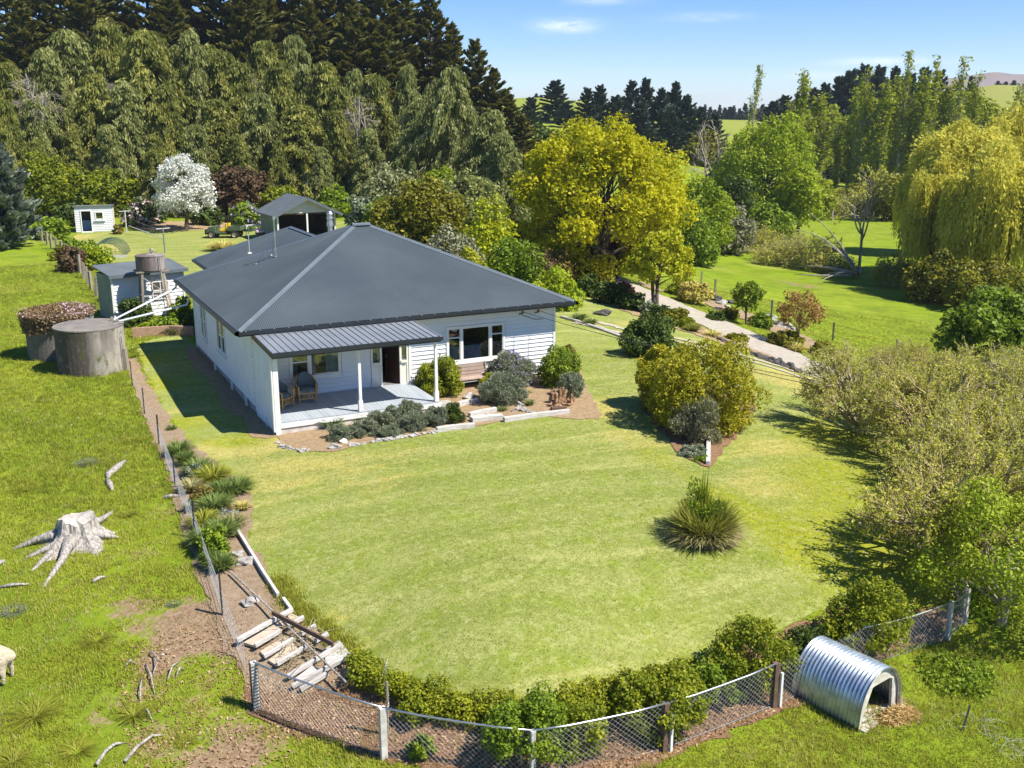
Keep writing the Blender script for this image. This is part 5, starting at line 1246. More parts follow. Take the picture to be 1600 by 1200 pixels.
# netting hoops over the vegetable bed
q = g(165, 404); tn = thing('netting_tunnel', 'low hooped tunnel of dark green netting over a vegetable bed', 'garden tunnel', q); ax = np.array((.25, .97)); sd = np.array((.97, -.25))
ln_, rw_ = 3.8, 1.25; mb = MB()
for u in np.linspace(0, ln_, 5):
    mb.tube([(q[0] + ax[0] * u + sd[0] * rw_ * math.cos(t), q[1] + ax[1] * u + sd[1] * rw_ * math.cos(t), q[2] + 1.15 * math.sin(t)) for t in np.linspace(0, math.pi, 11)], .014, 5)
mb.build('hoops', netting, tn); sk = Sticks(); A, B = [], []
for u in np.arange(0, ln_, .22):
    pts = [(q[0] + ax[0] * u + sd[0] * rw_ * math.cos(t), q[1] + ax[1] * u + sd[1] * rw_ * math.cos(t), q[2] + 1.13 * math.sin(t)) for t in np.linspace(0, math.pi, 13)]; A += pts[:-1]; B += pts[1:]
for t in np.linspace(0, math.pi, 17): A.append((q[0] + sd[0] * rw_ * math.cos(t), q[1] + sd[1] * rw_ * math.cos(t), q[2] + 1.13 * math.sin(t))); B.append((q[0] + ax[0] * ln_ + sd[0] * rw_ * math.cos(t), q[1] + ax[1] * ln_ + sd[1] * rw_ * math.cos(t), q[2] + 1.13 * math.sin(t)))
for tt in np.linspace(.3, math.pi - .3, 9): A.append((q[0] + sd[0] * rw_ * math.cos(tt), q[1] + sd[1] * rw_ * math.cos(tt), q[2])); B.append((q[0] + sd[0] * rw_ * math.cos(tt), q[1] + sd[1] * rw_ * math.cos(tt), q[2] + 1.13 * math.sin(tt)))
sk.add(A, B, .012, .012); sk.build('netting', netting, tn)
mb = MB(); e = q[:2] - ax * .05; mb.beam((e[0] - sd[0] * 1.5, e[1] - sd[1] * 1.5, q[2] + .1), (e[0] + sd[0] * 1.5, e[1] + sd[1] * 1.5, q[2] + .1), .06, .3); mb.build('edging_board', timber_grey, tn)

# ------------------------------------------------------------------ fences
def line_pts(pix): return [g(*p) for p in pix]
def post_fence(name, label, pts, ph, pw, mat, wires, wmat, rnd=0, seed=1, wr=.007):
    r = np.random.default_rng(seed); t = thing(name, label, 'fence', pts[0]); tops = []
    for p in pts:
        hh = ph * (1 + r.uniform(-.12, .12) * rnd); tl = r.normal(size=2) * .03 * rnd; mb = MB(); b = np.array(p); e = b + (tl[0], tl[1], hh); mb.beam(b - (0, 0, .2), e, pw, pw * (.8 if pw < .06 else .9), roll=r.uniform(0, 1)); mb.build('post', mat, t); tops.append((b, e))
    if wires:
        sk = Sticks(); A, B = [], []
        for (b0, e0), (b1, e1) in zip(tops[:-1], tops[1:]):
            for w in wires: A.append(b0 + (e0 - b0) * w); B.append(b1 + (e1 - b1) * w)
        sk.add(A, B, wr, wr); sk.build('wire', wmat, t)
    return t
pf = [(163, 486), (158, 476), (150, 464), (143, 453), (137, 444), (131, 435), (125, 427), (119, 419), (108, 410), (97, 402), (89, 396), (81, 389), (74, 383), (66, 377), (59, 371)]
post_fence('wooden_post_fence', 'row of weathered wooden posts between the paddock and kitchen garden', line_pts(pf), 1.15, .16, post_wood, (.35, .65, .92), wire_m, 1, 3)
wf = [(207, 603), (226, 647), (249, 695), (274, 762), (305, 841), (348, 962)]
wfp = line_pts(wf)
wfence = post_fence('paddock_wire_fence', 'low wire fence on thin black stakes along the left paddock', wfp, .98, .05, stake_m, (.22, .45, .7), wire_m, .4, 4, .004)
# netting of the lower wire fence
sk = Sticks(); A, B = [], []
for p0, p1 in zip(wfp[2:] , wfp[3:] + [g(385, 1052)]):
    n = int(np.linalg.norm(p1 - p0) / .14)
    for i in range(n):
        q = p0 + (p1 - p0) * i / n; A.append(q); B.append(q + (.02, .02, .62))
    for z in (.08, .2, .32, .46, .62): A.append(p0 + (0, 0, z)); B.append(p1 + (0, 0, z))
sk.add(A, B, .0035, .0035); sk.build('netting', wire_m, wfence)

def chain_link(t, p0, p1, h0, h1, cell=.115, rad=.0026, sag=.06, name='mesh'):
    """diamond wire mesh hung between two posts"""
    Ln = np.linalg.norm((p1 - p0)[:2]); A, B = [], []; nseg = 8
    def S(u, v): base = p0 + (p1 - p0) * u; hh = h0 + (h1 - h0) * u; return base + (0, 0, .03 + v * (hh - sag * math.sin(u * math.pi) - .03))
    hm = (h0 + h1) / 2; k = -hm
    while k < Ln:
        for sgn in (1, -1):
            s0, s1 = (k, k + hm) if sgn > 0 else (k + hm, k); v0, v1 = 0., 1.
            def clip(s): return min(max(s, 0), Ln)
            c0, c1 = clip(s0), clip(s1)
            if s0 != s1 and abs(c0 - c1) > 1e-3:
                v0 = (c0 - s0) / (s1 - s0); v1 = (c1 - s0) / (s1 - s0)
                for j in range(2): ua, ub = j / 2, (j + 1) / 2; A.append(S((c0 + (c1 - c0) * ua) / Ln, v0 + (v1 - v0) * ua)); B.append(S((c0 + (c1 - c0) * ub) / Ln, v0 + (v1 - v0) * ub))
        k += cell
    sk = Sticks(); sk.add(A, B, rad, rad); sk.build(name, wire_m, t)
fp = [g(*p) for p in ((401, 1108), (600, 1184), (832, 1222), (1037, 1173), (1208, 1105), (1345, 1045), (1480, 1000), (1507, 975), (1476, 885), (1452, 838), (1440, 800))]
ph_ = [1.05, 1.05, 1.05, 1.0, .98, .98, .95, .9, .95, .9, .9]
cf = thing('chain_link_fence', 'galvanised chain link fence with a bent top rail below the hedge', 'fence', fp[1])
for i, (p, h) in enumerate(zip(fp, ph_)):
    if i == 5: continue
    mb = MB(); w_ = .12 if i in (0, 1) else .085
    if i == 3 or i == 4: mb.beam(p - (0, 0, .2), p + (.02, .02, h), .13, .12); mb.build('post', timber_brown, cf); mb = MB(); mb.beam(p + (.11, -.07, -.2), p + (.11, -.07, h * .8), .05, .05); mb.build('post', white, cf); continue
    mb.beam(p - (0, 0, .2), p + (0, 0, h), w_, w_); mb.build('post', M('post_white', (.66, .63, .58), (.45, .42, .38), 6, .8) if i < 2 else timber_grey, cf)
    if i == 0:
        sk = Sticks(); A, B = [], []
        for z in np.arange(0, h, .07):
            c = [p + (sx * .075, sy * .075, z + dz) for sx, sy, dz in ((-1, -1, 0), (1, -1, .03), (1, 1, .06), (-1, 1, .09))]; A += c; B += c[1:] + c[:1]
        sk.add(A, B, .006, .006); sk.build('wire_wrap', stake_m, cf)
for i in range(len(fp) - 1):
    a, b = fp[i] + (0, 0, ph_[i]), fp[i + 1] + (0, 0, ph_[i + 1]); m_ = (a + b) / 2 - (0, 0, .05 if i < 4 else .08)
    if i in (0, 1, 2, 3, 5, 6, 7, 8): mb = MB(); mb.tube([a, (a + m_) / 2 - (0, 0, .02), m_, (m_ + b) / 2 - (0, 0, .02), b], .021 if i < 7 else .015, 7); mb.build('top_rail', steel, cf, smooth=True)
    chain_link(cf, fp[i], fp[i + 1], ph_[i], ph_[i + 1])
    mb = MB(); mb.tube([fp[i] + (0, 0, .05), (fp[i] + fp[i + 1]) / 2 + (0, 0, .03), fp[i + 1] + (0, 0, .05)], .006, 5); mb.build('bottom_wire', steel_dull, cf)
# thin stakes
q = g(606, 1150); mb = MB(); mb.tube([q - (0, 0, .2), q + (.02, 0, 1.15)], .022, 6); sk = thing('mesh_stake', 'tall thin stake wrapped in wire beside the second white fence post', 'stake', q); mb.build('stake', post_wood, sk); s2 = Sticks(); A, B = [], []
for z in np.arange(0, 1.6, .05): a_ = z * 7; A.append(q + (.05 * math.cos(a_), .05 * math.sin(a_), z)); B.append(q + (.05 * math.cos(a_ + 1.9), .05 * math.sin(a_ + 1.9), z + .05))
s2.add(A, B, .005, .005); s2.build('wire_coil', wire_m, sk)
q = g(1503, 1143); mb = MB(); mb.beam(q, q + (.30, .12, .42), .035, .02); st = thing('leaning_stake', 'short dark metal stake leaning over in the grass by the kennel', 'stake', q); mb.build('stake', stake_m, st)
r0 = np.random.default_rng(8); s2 = Sticks(); A, B = [], []
for k in range(16):
    p = q + np.array((r0.uniform(0, .9), r0.uniform(-1.3, .1), .1)); rr_ = r0.uniform(.12, .35)
    pts = [p + (rr_ * math.cos(t), rr_ * .7 * math.sin(t), .12 * abs(math.sin(t + k))) for t in np.linspace(0, 4.5, 10)]; A += pts[:-1]; B += pts[1:]
s2.add(A, B, .002, .002); s2.build('loose_wire', wire_m, st)
post_fence('valley_fence', 'line of sparse wooden posts beside the stony bank above the green gully', line_pts([(1095, 448), (1117, 463), (1205, 497), (1301, 532), (1400, 560)]), 1.2, .13, post_wood, (.3, .6, .9), stake_m, .4, 6, .006)
post_fence('far_paddock_fence', 'distant low fence along the foot of the tall poplars', [g(x, 343 + (x % 7) * .4) for x in range(1268, 1460, 16)], 1.5, .28, bark_pale, (.5, .95), post_wood, .5, 7, .03)

# ------------------------------------------------------------------ culvert kennel
kn = thing('culvert_kennel', 'half round kennel of corrugated galvanised steel with a pale plywood front', 'kennel', (6.9, -19.3, H(6.9, -19.3)))
k0 = np.array((6.24, -19.98)); k1 = np.array((7.55, -19.72)); ex = (k1 - k0) / np.linalg.norm(k1 - k0); ey = np.array((-ex[1], ex[0])); kw = np.linalg.norm(k1 - k0); kl = 1.55; kz = H(6.9, -20.0) - .06; kh = 1.12
def KP(u, v, z): p = k0 + ex * u + ey * v; return (p[0], p[1], kz + z)
def arch(t, o=0):       # t 0..1 round the arch
    s = .30; a = math.pi * t; x = kw / 2 - (kw / 2 + o) * math.cos(a); z = s + (kh - s + o) * math.sin(a); return x, z
def arch_full(k=26, o=0):
    pts = [(-o, 0), (-o * 1 - .02, .15)] + [arch(i / k, o) for i in range(k + 1)] + [(kw + o + .02, .15), (kw + o, 0)]; return pts
mb = MB(); prof = arch_full(); npf = len(prof); nv = 110; V = []
for j in range(nv + 1):
    v = -.06 + (kl + .06) * j / nv; o = .022 * math.sin(2 * math.pi * v / .088)
    for (x, z) in arch_full(26, .02 + o): V.append(KP(x, v, z))
mb.add(V, [(j * npf + i, j * npf + i + 1, (j + 1) * npf + i + 1, (j + 1) * npf + i) for j in range(nv) for i in range(npf - 1)]); ko = mb.build('corrugated_shell', kennel_m, kn, smooth=True); sm = ko.modifiers.new('thick', 'SOLIDIFY'); sm.thickness = .012
ply = M('weathered_ply', (.66, .62, .52), (.46, .44, .36), 5, .9, lo=.4, hi=.62)
mb = MB(); outer = arch_full(26, -.012); d0, d1, dz = .30, .98, .80
def ringf(v):
    V = []; Fc = []
    L_ = [p for p in outer]
    inner = []
    for x, z in L_:
        cx, cz = .72, .4; dx, dzv = x - cx, z - cz; s = 1e9
        s = door_hit(cx, cz, dx, dzv)
        inner.append((cx + dx * min(s, 1), max(0, cz + dzv * min(s, 1))))
    return L_, inner
PO = [(.09, .0), (1.14, .0), (1.06, .80), (.44, .80)]
def door_hit(cx, cz, dx, dz_):
    best = 1e9
    for (ax_, az_), (bx_, bz_) in zip(PO, PO[1:] + PO[:1]):
        ex_, ez_ = bx_ - ax_, bz_ - az_; den = dx * ez_ - dz_ * ex_
        if abs(den) < 1e-9: continue
        t_ = ((ax_ - cx) * ez_ - (az_ - cz) * ex_) / den; u_ = ((ax_ - cx) * dz_ - (az_ - cz) * dx) / den
        if t_ > 1e-6 and -1e-6 <= u_ <= 1 + 1e-6: best = min(best, t_)
    return best
oL, iL = ringf(0)
for v in (.012, .04): mb.add([KP(x, v, z) for x, z in oL] + [KP(x, v, z) for x, z in iL], [((i, i + 1, npf + i + 1, npf + i) if v < .02 else (i, npf + i, npf + i + 1, i + 1)) for i in range(npf - 1)])
mb.add([KP(x, .012, z) for x, z in iL] + [KP(x, .04, z) for x, z in iL], [(i, i + 1, npf + i + 1, npf + i) for i in range(npf - 1)])
mb.build('front_panel', ply, kn)
mb = MB(); mb.add([KP(x, kl - .05, z) for x, z in oL], [tuple(range(npf))]); mb.build('back_panel', ply, kn)
mb = MB(); mb.hexa([KP(.03, .05, .02), KP(kw - .03, .05, .02), KP(kw - .03, kl - .06, .02), KP(.03, kl - .06, .02), KP(.03, .05, .09), KP(kw - .03, .05, .09), KP(kw - .03, kl - .06, .09), KP(.03, kl - .06, .09)]); mb.hexa([KP(.02, -.16, -.02), KP(kw - .1, -.16, -.02), KP(kw - .1, .05, -.02), KP(.02, .05, -.02), KP(.02, -.16, .07), KP(kw - .1, -.16, .07), KP(kw - .1, .05, .07), KP(.02, .05, .07)]); mb.build('floor', timber_grey, kn)
for x_ in (((1.16, 1.08)), ): mb = MB(); mb.beam(KP(x_[0], -.005, .02), KP(x_[1], -.005, .8), .045, .05); mb.build('door_trim', timber_grey, kn)
c = KP(1.12, -.22, 0); r0 = np.random.default_rng(12); lv = Leaves(r0); n = 1700; a = r0.uniform(0, 6.28, n); q = r0.random(n) ** .6; C = np.stack([c[0] - .12 + np.cos(a) * q * .55, c[1] - .05 + np.sin(a) * q * .25, kz + .02 + .24 * (1 - q * q) * r0.uniform(.3, 1, n)], 1); al = rdir(n, r0); al[:, 2] *= .3
lv.add(C, rdir(n, r0), .07, 9, along=al); st = lv.build('straw_heap', L['straw'], None); tag(st, 'heap of golden straw spilled in front of the kennel doorway', 'straw')

# ------------------------------------------------------------------ broken terrace steps
sp = thing('terrace_steps', 'flight of broken whitened timber garden steps down to the mesh fence', 'steps', g(460, 1020))
planks = [((371, 1014), (457.5, 961), .14, timber_grey), ((399, 1021), (475, 973), .12, timber_grey), ((413, 1037), (494, 986), .10, timber_grey), ((433, 1048), (513, 999), .12, timber_grey), ((450, 1067), (534, 1015), .13, timber_grey), ((457, 1081), (551, 1032), .12, timber_grey), ((470, 1085), (513, 1061), .13, timber_grey)]
for k, (a, b, w_, m_) in enumerate(planks):
    p, q = g(*a) + (0, 0, .20 - .015 * k), g(*b) + (0, 0, .14); mb = MB()
    if k in (1, 2, 3): # broken in the middle
        c, d = p + (q - p) * (.46 + .05 * k), p + (q - p) * (.62 + .04 * k); mb.beam(p, c, w_ * .62, .10); mb.beam(d, q, w_ * .62, .10)
    else: mb.beam(p, q, w_ * .62, .10)
    mb.build('tread', m_, sp, bevel=.012)
def slab(pix, th, mat, lift=.05):
    mb = MB(); P = [g(*p) + (0, 0, lift) for p in pix]; mb.hexa([tuple(p - (0, 0, th)) for p in P] + [tuple(p) for p in P]); mb.build('board', mat, sp)
slab([(381, 1012), (444, 975), (441, 993), (401, 1018)], .05, timber_tan, .13); slab([(450, 968), (456, 964), (473, 972), (458, 983)], .05, timber_tan, .09)
slab([(407, 1024), (446, 1000), (462, 1005), (415, 1034)], .05, timber_tan, .10); slab([(420, 1038), (461, 1006), (468, 1022), (432, 1046)], .05, timber_tan, .10)
slab([(474, 995), (493, 984), (502, 1000), (490, 1006)], .05, timber_tan, .08); slab([(505, 1020), (530, 1005), (549, 1028), (512, 1052)], .05, timber_grey, .08); slab([(462, 1066), (488, 1045), (511, 1057), (466, 1076)], .05, timber_grey, .09)
mb = MB(); p, q = g(427, 979) + (0, 0, .34), g(522, 1024) + (0, 0, .26); mb.beam(p, q, .05, .10); mb.build('dark_beam', timber_brown, sp)
mb = MB(); p, q = g(360, 900) + (0, 0, .12), g(541, 1086) + (0, 0, .30); mb.tube([p, p + (q - p) * .3 + (0, 0, .03), p + (q - p) * .6, q], .022, 7); po = mb.build('fallen_pole', drift, None); tag(po, 'long pale pole lying diagonally across the broken steps', 'pole')
for a, b in (((372, 835), (411, 899)), ((411, 899), (435, 936)), ((443, 942), (456, 960))):
    mb = MB(); p, q = g(*a) + (0, 0, .10), g(*b) + (0, 0, .10); mb.beam(p, q, .07, .1); mb.build('edge_rail', timber_grey, sp)
r0 = np.random.default_rng(77)
s2 = Sticks(); A = []; B = []
for k in range(150):
    p = g(r0.uniform(440, 500), r0.uniform(985, 1050)) + np.array((0, 0, r0.uniform(.05, .2))); d = r0.normal(size=3) * np.array((.25, .25, .08)); A.append(p); B.append(p + d)
s2.add(A, B, .009, .004); bs = s2.build('brushwood', twig_grey, None); tag(bs, 'dry grey brushwood caught between the broken steps', 'twigs', kind='stuff')

# ------------------------------------------------------------------ stumps, driftwood, stones
sq = g(122, 845); stp = thing('tree_stump', 'big bleached grey tree stump with spreading roots in the left paddock', 'stump', sq); mb = MB()
nS, V = 40, []
prof = [(1.35, -.08), (1.05, .05), (.82, .18), (.68, .34), (.61, .50), (.58, .64)]
for i, (rd_, z) in enumerate(prof):
    for k in range(nS):
        a = 6.283 * k / nS; f = 1 + (.22 * (1 - z / .75)) * math.sin(5 * a + 1) + .07 * math.sin(11 * a + 2) + .03 * math.sin(19 * a); hh = z + (.06 * math.sin(a * 2 + .5) + .05 * math.cos(3 * a) if i == len(prof) - 1 else 0)
        if i == len(prof) - 1 and 4.0 < a < 5.0: hh -= .12
        V.append((sq[0] + rd_ * f * math.cos(a) * .72, sq[1] + rd_ * f * math.sin(a) * .66, sq[2] + hh))
Fc = [(i * nS + k, i * nS + (k + 1) % nS, (i + 1) * nS + (k + 1) % nS, (i + 1) * nS + k) for i in range(len(prof) - 1) for k in range(nS)]; V.append((sq[0], sq[1], sq[2] + .55)); Fc += [((len(prof) - 1) * nS + k, (len(prof) - 1) * nS + (k + 1) % nS, len(V) - 1) for k in range(nS)]
mb.add(V, Fc); mb.build('trunk', drift, stp); mb = MB(); top_ = V[(len(prof) - 1) * nS:len(prof) * nS]; tc_ = np.mean(np.array(top_), 0); mb.add([tuple(tc_ + (np.array(p) - tc_) * .97 + (0, 0, .012)) for p in top_] + [tuple(tc_ + (0, 0, -.03))], [(k, (k + 1) % nS, nS) for k in range(nS)]); mb.build('cut_top', M('cut_wood', (.54, .50, .44), (.38, .345, .30), 7, .9, bump=.02, bscale=25), stp)
for tp in ((22, 858), (40, 872), (52, 890), (70, 914), (86, 892), (100, 880), (184, 840), (176, 800)):
    e = g(*tp); m_ = sq + (e - sq) * .55 + np.array((r0.normal() * .1, r0.normal() * .1, 0)); m_[2] = H(m_[0], m_[1]) + .14; s_ = sq + (e - sq) * .2 + (0, 0, .24); mb = MB(); mb.tube([s_, (s_ + m_) / 2 + (0, 0, .03), m_, e + (0, 0, .0), e + (e - sq) * .06 - (0, 0, .06)], [.20, .13, .085, .04, .012], 7); mb.build('root', drift, stp, smooth=True)
mb = MB(); p0, p1 = g(196, 722), g(170, 745); mb.tube([p0 + (0, 0, .04), (p0 + p1) / 2 + (.05, 0, .1), p1 + (0, 0, .06), p1 + (-.05, -.2, .02)], [.05, .10, .11, .03], 7); mb.tube([p1 + (0, 0, .05), p1 + (.1, .15, .14)], [.06, .02], 6); tag(mb.build('dead_branch', drift, None, smooth=True), 'bleached forked branch lying just above the grey stump', 'branch')
for a, b, rr_, lab in (((168, 752), (176, 768), .09, 'short bleached chunk of wood below the forked branch'), ((145, 912), (164, 903), .05, 'pale stick lying in the grass below the stump'), ((255, 780), (282, 777), .06, 'small weathered log lying across the fence line'), ((8, 880), (-12, 886), .07, 'bleached wood end at the photo edge left of the stump'), ((0, 920), (45, 915), .04, 'thin half buried grey root near the paddock edge')):
    mb = MB(); p, q = g(*a) + (0, 0, .05), g(*b) + (0, 0, .04); mb.tube([p, (p + q) / 2 + (0, 0, .03), q], [rr_ * .7, rr_, rr_ * .5], 7); tag(mb.build('weathered_wood', drift, None, smooth=True), lab, 'wood')
for pts, lab in ((((152, 1200), (165, 1180), (180, 1168), (196, 1161)), 'curved grey root arching out of the grass at the bottom edge'), (((196, 1195), (215, 1172), (238, 1155), (262, 1149)), 'long thin curved root in the grass right of another curved root')):
    mb = MB(); P = [g(*p) + (0, 0, .08) for p in pts]; P[-1] = P[-1] - (0, 0, .07); mb.tube(P, [.035, .035, .03, .012], 7); tag(mb.build('surface_root', drift, None, smooth=True), lab, 'root')
# uprooted root clump
sq = g(235, 1045); rc = thing('root_clump', 'tangle of dead grey roots in the lower left paddock', 'root', sq)
for k, (a, b, c) in enumerate((((232, 1023), (240, 1028), (252, 1035)), ((228, 1040), (236, 1062), (242, 1087)), ((222, 1062), (220, 1085), (219, 1104)), ((240, 1030), (246, 1045), (238, 1058)), ((262, 1065), (270, 1050), (280, 1035)), ((275, 1060), (282, 1052), (288, 1048)), ((226, 1110), (232, 1120), (238, 1126)), ((195, 1045), (205, 1040), (214, 1040)))):
    mb = MB(); P = [g(*p) + (0, 0, z_) for p, z_ in zip((a, b, c), (.04, .14, .02))]; mb.tube(P, [.014, .022, .008], 6); mb.build('root', drift, rc, smooth=True)
# rotten stump in the bed
sq = g(875, 632); rs_ = thing('rotten_stump', 'broken orange brown rotten stump in the front garden bed', 'stump', sq); mb = MB(); rq = np.random.default_rng(17)
for k in range(13):
    a_ = rq.uniform(0, 6.28); d_ = .26 * rq.random() ** .5; h_ = rq.uniform(.32, .78) * (1.15 - d_); p_ = sq + np.array((math.cos(a_) * d_ - .05, math.sin(a_) * d_, 0)); r_q = rq.uniform(.08, .14); mb.tube([p_ - (0, 0, .1), p_ + (rq.normal() * .03, rq.normal() * .03, h_ * .5), p_ + (rq.normal() * .08, rq.normal() * .06, h_)], [r_q * 1.25, r_q, r_q * rq.uniform(.3, .8)], 5)
mb.build('trunk', rot_wood, rs_); mb = MB(); mb.blob(sq + (.38, -.12, .12), (.14, .12, .22), 5, .5); mb.blob(sq + (-.42, -.1, .08), (.16, .1, .1), 6, .5); mb.blob(sq + (.0, -.3, .06), (.28, .1, .09), 7, .5); mb.build('shard', rot_wood, rs_)
mb = MB(); p, q = g(861, 642) + (0, 0, .06), g(885, 640) + (0, 0, .06); mb.beam(p, q, .16, .16); tag(mb.build('timber_block', timber_brown, None, bevel=.015), 'short weathered timber block in front of the rotten stump', 'timber')
for a, b, w_, lab in (((682, 676), (741, 669), .16, 'grey sleeper edging the bed left of the garden steps'), ((787, 660), (889, 647), .16, 'long bent grey sleeper edging the bed below the rotten stump'), ((736, 660), (785, 655), .30, 'broad pale sleeper forming the lowest garden step'), ((733, 653), (775, 644), .16, 'narrow grey sleeper behind the broad pale step'), ((716, 636), (748, 629), .16, 'grey sleeper forming the upper garden step by the verandah')):
    p, q = g(*a) + (0, 0, .10), g(*b) + (0, 0, .10); mb = MB(); m_ = (p + q) / 2 + (.02, .05, 0); mb.beam(p, m_, w_, .18); mb.beam(m_, q, w_ * .97, .176); tag(mb.build('timber_sleeper', timber_grey, None, bevel=.015), lab, 'timber', 'grey timber sleepers round the front bed')
mb = MB(); p, q = g(705, 566) , g(745, 560)
fb = thing('faded_bench', 'faded plank bench standing under the front window', 'bench', (8.0, 2.6, 0))
for k in range(4): mb = MB(); mb.beam((7.45, 2.66 + .03 * k, .46 + .13 * k), (9.0, 2.66 + .03 * k, .46 + .13 * k), .03, .11); mb.build('back_slat', plank_red, fb)
mb = MB(); [mb.beam((7.4, 2.3 + .1 * k, .42), (9.05, 2.3 + .1 * k, .42), .09, .03) for k in range(4)]; mb.build('seat', plank_red, fb)
for x in (7.5, 8.95): mb = MB(); mb.beam((x, 2.3, -.05), (x, 2.3, .4), .06, .06); mb.build('leg', plank_red, fb); mb = MB(); mb.beam((x, 2.62, -.05), (x, 2.72, .98), .05, .05); mb.build('leg', plank_red, fb)
mb = MB(); mb.span(5.90, 6.45, -.15, .6, -.1, .24); tag(mb.build('concrete_step', concrete, None, bevel=.02), 'low concrete block step at the end of the verandah', 'step')
# stone edging of the bed, one by one
se = [(434, 693), (441, 699), (449, 701), (456, 703), (464, 704), (472, 706), (481, 705), (524, 701), (537, 693), (550, 697), (556, 697), (568, 695), (582, 692), (590, 690), (596, 690), (603, 689), (610, 688), (617, 687), (625, 685), (634, 684), (642, 683), (650, 681), (662, 679), (671, 678), (678, 677)]
for k, p in enumerate(se):
    q = g(*p); mb = MB(); s_ = r0.uniform(.055, .11) * (1.5 if p[0] in (537, 524) else 1); mb.blob(q + (0, 0, s_ * .4), (s_ * 1.3, s_, s_ * .8), k, .3, 9, 6)
    if p[0] == 537: tag(mb.build('pale_stone', M('pale_stone', (.72, .70, .64), (.6, .57, .5), 4, .9), None), 'largest white stone in the edging of the front bed', 'stone')
    else: tag(mb.build('edging_stone', stone_m, None), 'small grey stone in the curved edging of the front bed', 'stone', 'stones edging the front bed')
for k, (px, py, s_) in enumerate(((806, 632, .10), (813, 636, .13), (809, 641, .10), (818, 643, .12), (826, 645, .09), (832, 647, .09), (802, 644, .08))):
    q = g(px, py); mb = MB(); mb.blob(q + (0, 0, s_ * .5), (s_ * 1.2, s_, s_ * .9), 90 + k, .35, 9, 6); tag(mb.build('garden_rock', stone_m, None), 'small rough rock in the heap beside the bent sleeper', 'rock', 'rocks heaped in the front bed')
for px, py, s_, lab in ((733, 622, .2, 'flat pale stone slab beside the round yellow bush'), (393, 942, .17, 'rounded purple grey rock under the fallen pole'), (385, 880, .17, 'rounded stone in the soil beside the lawn edge rail'), (372, 868, .13, 'smaller stone above another stone by the edge rail'), (820, 602, .15, 'pale boulder between the lavender and grey bush')):
    q = g(px, py); mb = MB(); mb.blob(q + (0, 0, s_ * .3), (s_ * 1.3, s_, s_ * .6), int(px), .3, 11, 7); tag(mb.build('loose_rock', stone_m, None), lab, 'rock')
# dark rock edging beside the drive
ed = [g(x, y) for x, y in ((1122, 531), (1145, 541), (1170, 552), (1200, 564), (1230, 575), (1255, 586))]; mb = MB(); k = 0
for a, b in zip(ed[:-1], ed[1:]):
    n = int(np.linalg.norm(b - a) / .42)
    for i in range(n):
        q = a + (b - a) * (i + r0.random() * .5) / n; s_ = r0.uniform(.16, .27); mb.blob((q[0], q[1], H(q[0], q[1]) + .04), (s_ * 1.2, s_, s_ * .85), 200 + k, .3, 8, 5); k += 1
tag(mb.build('rock_edging', stone_dark, None), 'low dry wall of dark rocks along the near side of the drive', 'rock wall')
r1 = np.random.default_rng(55)
for k, (px, py) in enumerate(((1118, 470), (1128, 476), (1136, 481), (1122, 484), (1197, 495), (1205, 500), (1213, 508), (1225, 512), (1240, 516), (1140, 474))):
    q = g(px, py); s_ = r1.uniform(.22, .42); mb = MB(); mb.blob(q + (0, 0, s_ * .2), (s_ * 1.3, s_, s_ * .6), 300 + k, .3, 9, 6); tag(mb.build('bank_rock', stone_m if k % 3 else stone_dark, None), 'pale rough rock on the stony bank beyond the drive', 'rock', 'rocks on the roadside bank')
# concrete kerb
K = [g(x, y) for x, y in ((878, 496), (905, 504), (935, 514), (962, 524), (985, 532))]; mb = MB()
for a, b in zip(K[:-1], K[1:]): mb.beam(a + (0, 0, .03), b + (0, 0, .03), .22, .14)
tag(mb.build('kerb', concrete, None), 'pale concrete kerb dividing the lawn from the gravel tracks', 'kerb', kind='structure')
mb = MB(); a, b, c = (-2.3, 18.5, 0), (-.6, 18.3, 0), (.4, 17.6, 0)
for p, q in ((a, b), (b, c)): mb.beam(np.array(p) + (0, 0, .15), np.array(q) + (0, 0, .15), .22, .5)
tag(mb.build('brick_border', brick_m, None), 'low faded brick border of the bed below the water tower', 'wall')
mb = MB(); p, q = g(1107, 684), g(1106, 728); mb.beam(p + (0, 0, .08), q + (0, 0, .08), .14, .16); tag(mb.build('edging_sleeper', timber_grey, None, bevel=.015), 'pale sleeper running along the side of the big bush bed', 'timber')
q = g(930, 535) ; q = g(944, 536) if False else g(942, 492); mb = MB(); mb.blob(q + (0, 0, .1), (.5, .35, .22), 5, .3, 12, 7); tag(mb.build('grey_rock', stone_dark, None), 'dark grey rock lying on the shaded side lawn', 'rock')

# power cables
c0 = np.array((10.55, D0 - .28, 2.8)); c1 = np.array((11.25, D0 - .28, 2.8)); e0, e1 = at_depth(1740, 652, 33), at_depth(1740, 676, 33)
for a, b, lab in ((c0, e0, 'thin black power cable, the lower of two reaching the house corner'), (c1, e1, 'thin black power cable, the upper of two reaching the house corner')):
    mb = MB(); mb.tube([a + (b - a) * t - (0, 0, 1.5 * 4 * t * (1 - t) * .4) for t in np.linspace(0, 1, 26)], .012, 5); tag(mb.build('power_cable', cable_m, None), lab, 'cable')

